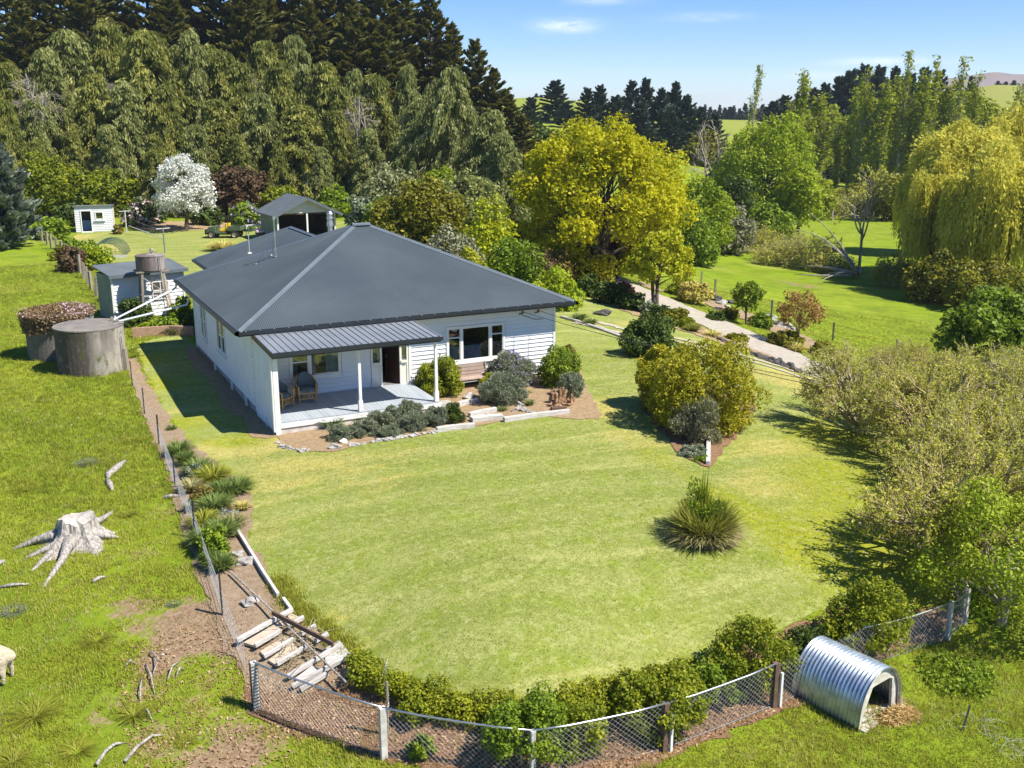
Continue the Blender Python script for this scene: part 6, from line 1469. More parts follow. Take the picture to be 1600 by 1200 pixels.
# sheep at the left edge, grazing out of frame
sq = g(-20, 1062); r0 = np.random.default_rng(4)
me = bpy.data.meshes.new('sheep'); J = [(0, 0, .62, .26), (.34, 0, .64, .26), (-.36, 0, .62, .24), (-.55, 0, .60, .15), (.56, 0, .62, .17), (.74, 0, .52, .12), (.92, 0, .34, .085), (1.0, 0, .24, .06),
     (-.42, .15, .38, .12), (-.46, .16, .22, .05), (-.44, .16, .02, .035), (-.42, -.15, .38, .12), (-.46, -.16, .22, .05), (-.44, -.16, .02, .035), (.40, .14, .38, .09), (.42, .15, .2, .045), (.42, .15, .02, .033), (.40, -.14, .38, .09), (.42, -.15, .2, .045), (.42, -.15, .02, .033), (-.66, 0, .52, .06)]
Ed = [(0, 1), (0, 2), (2, 3), (1, 4), (4, 5), (5, 6), (6, 7), (2, 8), (8, 9), (9, 10), (2, 11), (11, 12), (12, 13), (1, 14), (14, 15), (15, 16), (1, 17), (17, 18), (18, 19), (3, 20)]
me.from_pydata([j[:3] for j in J], Ed, []); so = bpy.data.objects.new('sheep', me); COL.objects.link(so); me.materials.append(wool)
s_ = so.modifiers.new('skin', 'SKIN'); 
for i, j in enumerate(J): me.skin_vertices[0].data[i].radius = (j[3], j[3])
me.skin_vertices[0].data[0].use_root = True; ss = so.modifiers.new('sub', 'SUBSURF'); ss.levels = 2; ss.render_levels = 2
so.location = (sq[0], sq[1], sq[2] - .02); so.rotation_euler = (0, 0, YAW * -1 + R(176)); tag(so, 'cream woolly sheep grazing, half out of view at the paddock edge', 'sheep'); WL[so.name] = np.zeros(3)
mb = MB()
for s1 in (-1, 1): mb.blob((.80, s1 * .12, .50), (.03, .09, .04), 3, .1)
o = mb.build('ear', sheep_face, None); o.parent = so
# ------------------------------------------------------------------ planting
def mpp(q): return float(np.dot(np.array(q) - CAM, FW)) / FPX      # metres per photo pixel at a point
def S(label, leaf, px, py, wpx, hpx, cat='shrub', name='shrub', group=None, dens=1.0, seed=None, leafpx=4.2, depth=None, top=None, **k):
    """a bush standing at a photo position, its size given in photo pixels"""
    if depth: q, h = by_top(px, top, depth)
    else: q = g(px, py); h = hpx * mpp(q) * 1.03
    m_ = mpp(q); w = wpx * m_; sz = k.pop('size', None) or max(.035, leafpx * m_)
    dpt = k.pop('d', None) or w * .9
    n = int(dens * 2.6 * (math.pi * (w + dpt) / 2 * h * .8 + w * dpt * .8) / (sz * sz * .5)); n = min(max(n, 300), 26000)
    o = shrub(name, L[leaf], w, h, dpt, size=sz, n=n, seed=seed or int(px * 7 + py * 3), **k)
    return put(o, q, label, cat, group)

# --- beds by the house
for k, (px, py, w_, h_) in enumerate(((535, 686, 50, 25), (572, 680, 54, 26), (612, 682, 44, 22), (604, 662, 56, 28), (645, 672, 54, 30), (640, 652, 52, 26), (680, 664, 56, 33), (706, 660, 38, 30))):
    S(('grey green lavender mound nearest the bed edging stones', 'low grey lavender mound second along the front bed', 'small lavender mound at the front of the bed, its outer edge', 'lavender mound with pale stems close to the deck edge', 'broad lavender mound in the middle of the verandah bed', 'lavender mound tucked against the verandah fascia', 'large dense lavender mound near the garden steps', 'greener lavender mound at the end of the bed by the steps')[k],
      'lavender' if k < 7 else 'deep', px, py, w_, h_, 'lavender', 'lavender', 'lavender mounds in the front bed', size=.05, aspect=5, upright=.45, stems=4, nl=14, dens=1.0)
S('round yellow green bush at the right end of the verandah', 'hedge', 686, 616, 78, 56, size=.06, dens=1.3, spikes=20)
S('blue purple flowering bush below the front window', 'lavender', 800, 600, 92, 48, size=.055, aspect=4, upright=.4, flowers=L['lilac'], fl_n=1300, fl_size=.06)
S('small bright yellow green bush below the front window', 'lime', 766, 607, 30, 26, size=.05, dens=1)
S('spreading grey green lavender below the purple bush', 'lavender', 785, 628, 84, 44, 'lavender', 'lavender', size=.05, aspect=5, upright=.4)
S('leafy green shrub with dark stems at the house corner', 'fresh', 872, 600, 76, 60, size=.075, dens=.8, stems=9, wood=bark_dark)
S('rounded blue grey mound at the right end of the front bed', 'lavender', 893, 619, 44, 40, 'lavender', 'lavender', size=.05, aspect=4, upright=.4)
S('small clipped brown green hedge beside the house corner', 'bronze', 884, 562, 30, 24, 'hedge', 'hedge', size=.05, nl=12)
def T(label, leaf, px, py, n, hpx, wpx, width, cat, name, group=None, seed=None, **k):
    q = g(px, py); m_ = mpp(q); o = blades(name, L[leaf], n, hpx * m_, wpx * m_, width, seed or int(px + 13 * py), **k); return put(o, q, label, cat, group, sink=.02)
T('clump of green sword leaves beside the deck edge', 'blade_green', 518, 668, 240, 27, 50, .045, 'iris', 'iris')
T('green sword leaf clump in the middle of the verandah bed', 'blade_green', 560, 660, 130, 22, 34, .045, 'iris', 'iris')
T('upright sword leaf clump beside the garden steps', 'blade_green', 706, 643, 110, 22, 26, .045, 'iris', 'iris')
T('small green tuft above the sleeper left of the rock heap', 'blade_green', 784, 642, 130, 13, 26, .03, 'grass tuft', 'grass_tuft')
T('dark green tuft right of the rock heap', 'blade_green', 828, 634, 130, 18, 24, .03, 'grass tuft', 'grass_tuft')
T('pale tuft above the dark tuft near the rotten stump', 'blade_green', 822, 614, 90, 8, 26, .03, 'grass tuft', 'grass_tuft')

# --- plants along the wire fence
T('strappy green clump at the top of the fence bed', 'blade_green', 292, 727, 420, 34, 42, .045, 'lily clump', 'lily_clump')
S('grey blue bushy herb in the fence bed', 'lavender', 304, 748, 32, 26, 'herb', 'herb', size=.045, nl=9)
S('tangle of brownish stems and leaves in the fence bed', 'bronze', 318, 782, 42, 26, size=.06, nl=12, dens=.7)
T('broad clump of bright strap leaves beside the lawn', 'blade_green', 352, 774, 620, 34, 66, .05, 'lily clump', 'lily_clump', hue=.6)
T('yellowing strap leaf clump at the lawn corner', 'yellow_leaf', 379, 796, 160, 24, 36, .05, 'lily clump', 'lily_clump')
S('low patch of pale blue forget-me-nots in the fence bed', 'lavender', 352, 812, 58, 14, 'flowers', 'forget_me_nots', size=.045, nl=12, stems=0, flowers=L['lilac'], fl_n=420, fl_size=.04)
S('leafy bright green perennial against the wire fence', 'fresh', 338, 868, 52, 50, 'perennial', 'perennial', size=.07, dens=.9, nl=14)
T('lush green strap leaf clump just above the broken steps', 'blade_green', 330, 884, 420, 36, 44, .05, 'lily clump', 'lily_clump')
T('grey green tuft leaning over the wire fence', 'lavender', 296, 800, 120, 30, 30, .03, 'grass tuft', 'grass_tuft')
T('small lone tuft on the bare soil near the lawn', 'blade_green', 268, 672, 110, 14, 22, .035, 'grass tuft', 'grass_tuft')
for k, (px, py, h_, w_, n_, lf_) in enumerate(((280, 712, 30, 40, 300, 'blade_green'), (312, 740, 30, 44, 320, 'blade_green'), (334, 752, 32, 50, 360, 'grass'), (300, 768, 26, 40, 260, 'tussock'), (372, 768, 28, 46, 320, 'blade_green'), (336, 796, 30, 50, 340, 'blade_green'), (320, 822, 30, 46, 320, 'grass'), (346, 838, 34, 50, 340, 'blade_green'), (318, 852, 34, 46, 320, 'blade_green'), (364, 822, 26, 40, 240, 'tussock'), (345, 890, 32, 40, 280, 'blade_green'))):
    T(('narrow leaved clump at the top end of the fence bed', 'green leafy clump below the grey blue herb', 'arching green clump left of the broad strap leaved one', 'dry tan grass clump against the wire fence', 'strap leaf clump near the bare lawn edge', 'dense green clump above the blue flowers', 'yellowish green clump left of the blue flowers', 'strap leaf clump just below the blue flowers', 'dark green clump leaning into the wire netting', 'dry tan clump right of the blue flowers', 'lowest strap leaf clump of the fence bed')[k], lf_, px, py, int(n_ * 1.5), h_ * 1.15, w_ * 1.4, .045, 'clump', 'garden_clump', hue=.62)
# rough tufts in the paddock
for k, (px, py, h_, w_) in enumerate(((20, 955, 18, 46), (55, 1118, 40, 90), (205, 690, 16, 34), (135, 725, 18, 42), (200, 805, 20, 34), (210, 1118, 34, 60), (150, 1000, 22, 60), (40, 765, 14, 50), (290, 1160, 22, 40), (20, 1190, 30, 60), (120, 1175, 30, 70), (272, 943, 12, 26))):
    T(('dark green rush tuft at the left edge of the paddock', 'large rough grass tuft in the lower left paddock', 'grass tuft on the mown edge above the forked branch', 'blue green tuft in the grass above the stump', 'tuft growing right beside the grey stump', 'rough tuft just below the root clump', 'wide tuft left of the bare patch', 'low tuft above and left of the stump', 'tuft near the bottom right of the bare roots', 'rough tuft in the bottom left corner', 'tuft between corner and curved roots', 'small blue green tuft by the bare soil')[k],
      'grass' if k not in (0, 3, 11) else 'lavender', px, py, 420, h_ * .62, w_ * 1.1, .016, 'grass tuft', 'grass_tuft', 'rough grass tufts in the left paddock')

# --- low hedge round the lawn front and loose shrubs on the fence
hp = [g(*p) for p in ((560, 1056), (605, 1080), (655, 1101), (715, 1118), (780, 1128), (850, 1128), (920, 1114), (985, 1093), (1050, 1072), (1100, 1054))]
hr = np.random.default_rng(61); lvh = Leaves(hr); hd = thing('box_hedge', 'low curved box hedge with yellow green top along the lawn front', 'hedge', hp[3])
C, rr2 = [], []
for a, b in zip(hp[:-1], hp[1:]):
    n = max(2, int(np.linalg.norm(b - a) / .16))
    for i in range(n):
        p = a + (b - a) * i / n
        for o in (-.16, .16): q = p + hr.normal(size=3) * np.array((.07, .07, 0)) + np.array((0, o, 0)); C.append((q[0], q[1], H(q[0], q[1]) + hr.uniform(.08, .25))); rr2.append(hr.uniform(.15, .22))
C = np.array(C); rr2 = np.array(rr2); lump_leaves(lvh, hr, C, rr2, np.ones(3), 30000, .05, 1.5, gap=.6, minz=-5, inner=.06, sub=0, hue=.62); lvh.build('foliage', L['hedge'], hd)
for k, (px, py, w_, h_, d_) in enumerate(((828, 1182, 165, 112, 1.4), (905, 1168, 110, 76, 1.2), (1035, 1134, 190, 104, 1.6), (1170, 1070, 165, 120, 1.6), (1120, 1095, 120, 70, 1.1), (1345, 1016, 180, 118, 1.6), (1262, 1036, 110, 66, 1.2), (655, 1122, 80, 40, .7))):
    S(('loose leafy shrub with a tall leader behind the third fence post', 'loose shrub right of the tall leader one on the fence', 'broad loose shrub spilling over the fence before the brown post', 'tall loose shrub on the lawn edge left of the kennel', 'lower shrub between the brown fence post and the kennel', 'bushy shrub behind the kennel reaching the lawn', 'dark gap filling shrub just left of the kennel top', 'small bushy end of the hedge by the white post')[k],
      ('fresh', 'hedge', 'hedge', 'hedge', 'fresh', 'hedge', 'deep', 'hedge')[k], px, py, w_, h_, 'shrub', 'hedge_shrub', 'loose shrubs along the chain link fence', size=.055, d=d_, dens=.62, stems=9, nl=30, lump=.32, spikes=46 if k in (0, 3) else 26, wood=twig_grey, gap=.62)
S('small bright green plant inside the fence near the white post', 'fresh', 660, 1180, 46, 38, 'plant', 'nettle_plant', size=.06, nl=9, dens=.9)
S('low leafy ground cover patch right of the kennel', 'fresh', 1490, 1060, 130, 20, 'ground cover', 'ground_cover', size=.055, nl=30, stems=0, dens=.5, d=2.0)

# --- island plants on the lawn
S('large rounded yellow green bush on the right side lawn', 'bush', 1092, 668, 190, 140, size=.075, dens=1.5, nl=60, lump=.27, fill=.74, gap=.8, hue=.62, d=3.6, cat='bush', name='round_bush')
S('bronze tipped half of the big bush nearest the house', 'bush', 1042, 640, 118, 112, size=.075, dens=1.3, nl=36, lump=.3, hue=.7, cat='bush', name='round_bush')
S('grey leaved twiggy bush in front of the big yellow green bush', 'grey_leaf', 1089, 690, 80, 74, size=.06, aspect=2.6, upright=.5, dens=.75, spikes=40, wood=twig_grey, stems=12)
S('silver and green ground cover at the foot of the grey bush', 'lavender', 1085, 712, 52, 16, 'ground cover', 'ground_cover', size=.05, nl=14, stems=0)
S('green patch beside silver ground cover at the bed tip', 'fresh', 1096, 722, 30, 11, 'ground cover', 'ground_cover', size=.045, nl=10, stems=0)
S('round dark green shrub with bronze top beside the side lawn', 'deep', 1012, 556, 88, 60, size=.10, dens=1.2, nl=34, hue=.55, cat='bush', name='round_bush')
q = g(1100, 842); tk_ = blades('tussock', L['tussock'], 1300, .85, 1.85, .035, 5, K=5, droop=1.15, part='skirt', base=.55); blades(None, L['flax'], 1000, 1.3, 1.7, .045, 6, K=5, droop=.55, parent=tk_, part='leaves', base=.5, hue=.6)
put(tk_, q, 'fountain of tan and green tussock grass alone on the lawn', 'tussock')
q = g(1098, 828); o = shrub('lawn_shrub', L['fresh'], 1.15, 1.35, size=.055, n=2600, seed=77, nl=14, aspect=3.2, upright=.55, spikes=40, lump=.36, hue=.5); blades(None, L['hedge'], 60, 1.95, .5, .05, 10, K=4, droop=.15, parent=o, part='shoots', hue=.6); put(o, q, 'feathery green shrub growing up behind the lawn tussock', 'shrub')

# --- side garden and drive
gt_q = g(934, 438)
o = tree('golden_tree', L['gold'], 12.9, 11.2, -.8, 11.5, size=.20, n=52000, nl=88, seed=27, trunk=.34, forks=3, limbs=56, lump=.23, gap=.5, inner=.15, fill=.74, low=-.85, twigs=2, hue=.52); put(o, gt_q, 'large golden green spring tree right behind the house', 'tree')
q = g(1026, 486); o = tree('young_golden_tree', L['gold_green'], 4.4, 4.9, 1.0, size=.17, n=6500, nl=32, seed=22, trunk=.13, limbs=18, lump=.28, gap=.62, fill=.74, forks=2, hue=.6); put(o, q, 'small yellow green tree standing at the edge of the drive', 'tree')
q = g(965, 436); o = tree('purple_plum_tree', L['plum'], 5.2, 3.9, .7, size=.19, n=3600, nl=26, seed=23, trunk=.15, limbs=14, lump=.3, gap=.6); put(o, q, 'dark purple leaved tree beneath the big golden tree', 'tree')
q = g(1168, 508); o = tree('small_green_tree', L['fresh'], 1.9, 2.9, .4, size=.13, n=2600, nl=20, seed=24, trunk=.08, limbs=8, lump=.36); put(o, q, 'small bushy bright green tree across the drive', 'tree')
q = g(1248, 542); o = tree('orange_leaved_tree', L['orange'], 3.3, 3.3, .5, size=.12, n=2300, nl=26, seed=25, trunk=.07, limbs=20, lump=.3, gap=.5, twigs=2, wood=twig, inner=.3); put(o, q, 'small open tree with orange spring leaves beside the drive', 'tree')
S('yellow orange leaved bush beyond the drive', 'yellow_leaf', 1083, 474, 60, 36, leafpx=4, hue=.25)
S('bright green bush against the right end of the house', 'willow', 868, 482, 92, 54, leafpx=4.5, hue=.6, spikes=20)
for k, (px, py, w_, h_, lf_, lab) in enumerate(((920, 462, 44, 34, 'deep', 'dark green shrub in the shaded drive border under the golden tree'), (952, 474, 48, 36, 'deep', 'dense dark shrub in the middle of the drive border'), (985, 484, 46, 30, 'deep', 'dark shrub in the drive border nearest the small tree'), (1012, 490, 30, 20, 'lavender', 'grey leaved mound at the foot of the small golden tree'), (1050, 506, 52, 26, 'olive', 'low bushy plant on the near edge of the drive'), (1118, 500, 34, 14, 'deep', 'low dark shrub on the far edge of the drive'), (1225, 540, 60, 26, 'olive', 'tawny shrub below the orange leaved tree'))):
    S(lab, lf_, px, py, w_, h_, leafpx=4)
for px, py, h_, w_, lf_, lab in ((1082, 518, 20, 40, 'flax', 'strappy bronze green clump by the drive border'), (1112, 526, 16, 40, 'yellow_leaf', 'low golden strappy clump at the end of the drive border'), (905, 500, 16, 34, 'blade_green', 'pale sword leaf clump near the kerb by the house'), (922, 507, 14, 30, 'blade_green', 'second pale sword leaf clump further along the kerb'), (1245, 549, 20, 40, 'yellow_leaf', 'golden grass clump beside the orange leaved tree')):
    T(lab, lf_, px, py, 200, h_, w_, .08, 'strappy plant', 'strappy_plant')

# --- orchard of twiggy trees on the right
orch = twiggy('orchard_tree', 4.0, 6.2, 31, L['catkin'], twig_grey, stems=13, lv_n=9, size=.062, per=(6, 5, 5), lowfork=.10, ehi=.36, upness=.35, trunk=.12)
orch2 = twiggy('orchard_tree', 3.8, 5.8, 32, L['catkin'], twig, stems=12, lv_n=9, size=.062, per=(6, 5, 5), lowfork=.09, ehi=.36, upness=.35, trunk=.12)
ol = [(1340, 676, 0, .90), (1450, 735, 1, 1.0), (1520, 668, 0, 1.0), (1460, 640, 1, .85), (1590, 735, 0, 1.05), (1478, 886, 1, 1.0), (1640, 660, 1, 1.0), (1400, 612, 0, .7), (1548, 800, 0, .95)]
labs = ('slim twiggy tree at the near corner of the orchard, trunk on the lawn', 'spreading twiggy tree in the middle of the orchard by the lawn', 'grey twiggy orchard tree under the power cables', 'twiggy orchard tree at the back near the drive', 'twiggy orchard tree cut by the right frame edge', 'bare branched tree beside the bend in the mesh fence', 'twiggy tree outside the right frame edge', 'small twiggy tree closest to the gravel drive', 'twiggy tree just above the bright leafed fruit tree')
used = [False, False]
for k, (px, py, w_, s_) in enumerate(ol):
    o = (orch, orch2)[w_]; q = g(px, py)
    if not used[w_]: used[w_] = True; put(o, q, labs[k], 'tree', 'twiggy orchard trees', R(40 * k), s_)
    else: copy_tree(o, None, q - (0, 0, .03), R(67 * k), s_, labs[k])
q = g(1560, 975); o = tree('fruit_tree', L['spring'], 4.4, 3.6, -.5, size=.07, n=15000, nl=44, seed=35, trunk=.11, limbs=26, lump=.27, gap=.5, twigs=3, wood=bark_pale, inner=.2, hue=.6); put(o, q, 'fruit tree with fresh bright leaves beyond the mesh fence corner', 'tree')
q = g(1650, 905); o = tree('fruit_tree', L['spring'], 3.8, 3.2, -.4, size=.07, n=7000, nl=28, seed=36, trunk=.11, limbs=20, lump=.28, gap=.5, twigs=2, wood=bark_pale); put(o, q, 'leafy fruit tree at the right frame edge below the orchard', 'tree')
S('big glossy green bush behind the orchard on the right', 'fresh', 1552, 616, 235, 178, size=.19, dens=1.2, nl=60, lump=.26, spikes=60, cat='bush', name='evergreen_bush', hue=.45, d=5.5)
S('dark purple bush at the right edge behind the orchard', 'plum', 1590, 668, 90, 62, size=.12, dens=1)
S('dark twiggy scrub between orchard and glossy bush', 'deep', 1500, 612, 90, 36, size=.12, dens=.7, stems=14, wood=twig_grey)

# --- shrubs round the back yard (standing at set distances)
def B(label, leaf, px, top, depth, wpx, cat='shrub', name='shrub', **k): return S(label, leaf, px, 0, wpx, 0, cat, name, depth=depth, top=top, **k)
B('dense olive green shrub behind the house roof', 'olive', 655, 284, 76, 165, name='garden_bush', nl=44, lump=.3, leafpx=4.6, dens=1.1)
B('lower dense green shrub right beside the dark roof slope', 'fresh', 600, 312, 80, 90, name='garden_bush', leafpx=4.6, hue=.35)
B('pale cream leaved shrub below the weeping forest', 'pale', 596, 236, 86, 84, leafpx=4.6, dens=.9)
B('grey blue shrub in the shade left of the olive bush', 'lavender', 562, 296, 84, 40, leafpx=4.6)
B('bright lime green small tree behind the house', 'lime', 764, 306, 66, 74, 'tree', 'lime_tree', leafpx=4.6, nl=22, gap=.6, dens=.7)
B('deep green leafy tree rising by the roof hip', 'fresh', 800, 366, 58, 84, 'tree', 'leafy_tree', leafpx=4.6, hue=.42)
B('yellow grey flowering shrub above the roof slope', 'grey_leaf', 706, 362, 60, 92, leafpx=4.2, hue=.6)
B('yellow green low shrub just above the roof edge', 'gold_green', 735, 392, 56, 62, leafpx=4.2, hue=.2)
B('pink flowering shrub left of the golden tree', 'fresh', 818, 334, 74, 70, leafpx=4.4, flowers=L['pink'], fl_n=260, fl_size=.22)
B('bronze leaved shrub under the golden tree', 'copper', 838, 392, 64, 66, leafpx=4.4)
B('soft light green shrubbery below the pale weeping tree', 'weeping_grey', 735, 262, 86, 120, leafpx=5, hue=.6, nl=30)
B('green mid sized bush between olive shrub and weeping tree', 'willow', 680, 246, 90, 80, leafpx=5, hue=.2)
B('rounded green bush directly behind the garage', 'fresh', 520, 288, 100, 60, leafpx=4.6, hue=.5)
B('light green bush left behind the garage roof', 'hedge', 436, 292, 101, 80, leafpx=4.6)
B('purple flowering bush left of the garage', 'fresh', 382, 316, 92, 52, leafpx=4.4, flowers=L['lilac'], fl_n=420, fl_size=.2)
B('broad dark copper leaved bush behind the farm buggy', 'copper', 372, 258, 101, 112, name='copper_bush', leafpx=4.6, nl=36, lump=.3)
B('pink rhododendron in flower right of the white hut', 'deep', 217, 304, 96, 48, 'rhododendron', 'rhododendron', leafpx=4.4, flowers=L['pink'], fl_n=700, fl_size=.22)
B('dark mauve rhododendron tucked behind the pink one', 'deep', 238, 312, 98, 34, 'rhododendron', 'rhododendron', leafpx=4.4, flowers=L['lilac'], fl_n=160, fl_size=.2)
B('wide green shrub mass directly behind the white hut', 'hedge', 150, 268, 102, 115, name='garden_bush', leafpx=4.8, nl=36, hue=.35)
B('yellow green shrub mass right behind the white hut', 'hedge', 208, 278, 104, 80, name='garden_bush', leafpx=4.8, hue=.45)
B('pale branched green bush left of the white hut', 'hedge', 70, 240, 100, 100, name='garden_bush', leafpx=4.2, hue=.45, stems=14, wood=bark_pale, dens=.8)
B('low bright shrub by the left side of the white hut', 'fresh', 78, 342, 88, 56, leafpx=4.4, hue=.6)
B('tiny reddish shrub at the right corner of the hut', 'bronze', 184, 350, 91, 18, leafpx=4, nl=8)
B('shade filling dark shrub behind the hut corner', 'deep', 108, 318, 96, 50, leafpx=4.6)
B('dark shrub in the forest edge left of the garage', 'deep', 300, 300, 104, 60, leafpx=4.6)
B('low dark shrub behind the white blossom tree', 'deep', 322, 318, 98, 50, leafpx=4.6)
q, h = by_top(280, 232, 92); o = tree('blossom_tree', L['blossom'], 6.3, h, .6, size=.18, n=9500, nl=46, seed=44, trunk=.2, limbs=26, lump=.27, gap=.5, fill=.70, low=-.75, hue=.5, cone=.55, inner=.3); put(o, q, 'round tree covered in white blossom on the rear lawn', 'tree')
q = g(8, 388); h = 150 * mpp(q); o = layered_pine(h, 118 * mpp(q), 43, L['spruce'], nb=190, base=.03, dens=44, lf=.42, name='blue_spruce', tip=.4); put(o, q, 'blue grey spruce at the left edge of the paddock', 'tree')
# kitchen garden
for px, py, w_, h_, lf_, lab in ((118, 424, 52, 36, 'copper', 'brownish bush against the wooden post fence'), (150, 420, 56, 36, 'willow', 'bright leafy bush behind the fence posts'), (142, 400, 34, 24, 'fresh', 'taller green clump left of the netting tunnel'), (178, 438, 44, 24, 'willow', 'low bright green rows below the netting tunnel'), (108, 388, 34, 16, 'fresh', 'grassy clump at the far end of the fence'), (176, 470, 34, 30, 'grey_leaf', 'dry grey bush beside the garden shed'), (97, 406, 40, 20, 'olive', 'low olive bush hugging the wooden fence'),
                          (212, 508, 50, 44, 'deep', 'dark shrub in the shade below the shed window'), (285, 506, 44, 46, 'fresh', 'leafy shrub between water tower and house'), (262, 520, 40, 26, 'fresh', 'leafy clump spilling over the brick border'), (236, 517, 40, 18, 'willow', 'low bright clump at the foot of the tower'), (300, 520, 26, 30, 'deep', 'dark bush against the house side wall')):
    S(lab, lf_, px, py, w_, h_, leafpx=3.8, dens=.9)
T('strappy green clump on the brick border below the tower', 'blade_green', 272, 522, 260, 24, 50, .05, 'lily clump', 'lily_clump')
q = g(345, 392); T('pale yellow leaved clump on the rear lawn beyond the roof', 'yellow_leaf', 348, 392, 420, 22, 60, .13, 'strappy plant', 'strappy_plant')

# --- the forest on the left: weeping conifers in two rows, macrocarpa pines behind
wc = [weeping_conifer(16, 8.6, 50 + k, L[('weeping', 'weeping_grey', 'weeping', 'weeping_grey')[k]], nb=180 if k < 3 else 165, ns=26, width=.25) for k in range(4)]
rows = [(6, 92, 106, 0, 1.05), (100, 42, 115, 1, 1.05), (165, 26, 117, 2, 1.1), (235, 42, 114, 0, 1.1), (300, 42, 116, 1, 1.0), (352, 74, 118, 2, 1.0), (408, 58, 115, 0, 1.15), (456, 50, 119, 1, 1.0), (503, 92, 112, 2, .95), (548, 104, 112, 3, .9), (590, 112, 113, 2, .85), (634, 96, 116, 3, .95),
        (135, 112, 107, 2, 1.1), (198, 122, 106, 1, 1.1), (262, 128, 107, 2, 1.1), (332, 150, 106, 0, 1.1), (398, 140, 106, 1, 1.15), (462, 160, 104, 2, 1.1), (525, 168, 104, 0, 1.05), (575, 196, 102, 1, .9), (44, 150, 103, 1, 1.05), (-35, 110, 104, 2, 1.1), (-80, 80, 110, 0, 1.1), (108, 200, 104, 0, .9), (640, 190, 100, 3, .9)]
first = [True] * 4; side = ('left', 'middle', 'right')
for k, (px, top, dep, w_, sx) in enumerate(rows):
    q, h = by_top(px, top, dep); s_ = h / 16.0; wd = s_ ** .6 * sx * (1.05, 1.5, 1.2, 1.7, .95, 1.35, 1.15)[k % 7]; lab = 'grey green weeping conifer in the dense forest edge behind the garden'
    if first[w_]: first[w_] = False; put(wc[w_], q, lab, 'tree', 'weeping conifers of the forest edge', R(50 * k), (wd, wd, s_), .2)
    else: c = copy_tree(wc[w_], None, q - (0, 0, .2), R(77 * k), (wd, wd, s_), lab)
mp_ = [layered_pine(30, 14, 60 + k, L['pine'], nb=150, base=.10, dens=64, lf=.70) for k in range(3)]
prow = [(-60, -70, 140), (0, -90, 138), (52, -60, 142), (110, -95, 137), (165, -70, 143), (222, -100, 138), (280, -80, 142), (335, -100, 139), (390, -85, 136), (445, -100, 141), (500, -90, 138), (548, -70, 140), (592, -60, 136), (632, -30, 138), (672, -12, 136), (704, 38, 134), (742, 62, 132), (772, 108, 130), (796, 148, 128), (815, 180, 124), (700, 120, 122), (760, 170, 118), (30, 4, 128), (130, -25, 129), (260, -10, 130), (380, -25, 129), (480, 4, 128), (600, 40, 126), (550, 10, 127)]
first = [True] * 3
for k, (px, top, dep) in enumerate(prow):
    w_ = k % 3; q, h = by_top(px, top, dep); s_ = h / 30.0; wd = min(1.15, s_ ** .5) * (.92 if px > 650 else 1.12); lab = 'tall dark macrocarpa pine behind the weeping forest' if px < 650 else ('dark macrocarpa pine on the right end of the forest, stepping down the skyline')
    if first[w_]: first[w_] = False; put(mp_[w_], q, lab, 'tree', 'macrocarpa pines behind the forest', R(50 * k), (wd, wd, s_), .2)
    else: copy_tree(mp_[w_], None, q - (0, 0, .2), R(77 * k), (wd, wd, s_), lab)
    if px > 650 and w_ == 0 and False: pass
q, h = by_top(706, 104, 98); o = weeping_conifer(h, 12.6, 71, L['weeping_grey'], nb=150, ns=30, width=.24, wood=bark_white, taper=.6); o.name = 'weeping_tree'; WL[o.name] = np.zeros(3); put(o, q, 'pale grey green weeping tree with white limbs at the forest end', 'tree')
q, h = by_top(45, 88, 103); o = twiggy('dead_tree', h, 5.0, 72, None, bark_pale, stems=5, per=(4, 4, 3), lowfork=.5, spread=.5, trunk=.16, upness=-.35); put(o, q, 'dead pale grey tree with drooping bare twigs at the forest edge', 'tree')

# --- far pines on the rise and the shelter belt
fpn = layered_pine(15, 7.5, 81, L['blue_pine'], nb=90, base=.06, dens=34, lf=.85, name='far_pine', tip=.4); fpn2 = layered_pine(14, 9.5, 82, L['blue_pine'], nb=80, base=.1, dens=36, lf=.9, name='far_pine', tip=.4)
fl = [(868, 126, 260, 60), (884, 160, 250, 40), (918, 138, 235, 46), (938, 134, 240, 50), (962, 150, 225, 52), (988, 128, 232, 54), (1010, 124, 235, 52), (1034, 140, 222, 56), (1056, 130, 226, 52), (1074, 150, 215, 54), (1050, 175, 205, 50), (1096, 168, 215, 46), (1118, 178, 212, 44), (830, 152, 235, 50), (1000, 170, 215, 60), (1085, 195, 206, 44)]
flab = ('dark pine standing alone on the skyline above the golden tree', 'small dark pine at the foot of the lone skyline pine', 'leftmost dark pine of the clump on the hill', 'second dark pine of the hill clump from its left end', 'lower dark pine inside the hill clump', 'tall dark pine in the hill clump', 'tallest dark pine of the hill clump', 'broad dark pine right of the tallest one', 'twin topped dark pine near the right end of the hill clump', 'dark pine at the right shoulder of the hill clump', 'low dark pine in front of the hill clump', 'dark pine beside the orange earth bank', 'rightmost dark pine by the orange earth bank', 'bushy pine half hidden at the end of the forest', 'low pine between golden tree and hill clump', 'low dark pine above the orange earth bank')
first = [True, True]
for k, (px, top, dep, wp) in enumerate(fl):
    q, h = by_top(px, top, dep); w_ = k % 2; o = (fpn, fpn2)[w_]; b = ((15, 7.5), (14, 9.5))[w_]; sc = (wp * dep / FPX / b[1], wp * dep / FPX / b[1], h / b[0])
    if first[w_]: first[w_] = False; put(o, q, flab[k], 'tree', 'dark pines on the hill', R(31 * k), sc, .3)
    else: copy_tree(o, None, q - (0, 0, .3), R(77 * k), sc, flab[k])
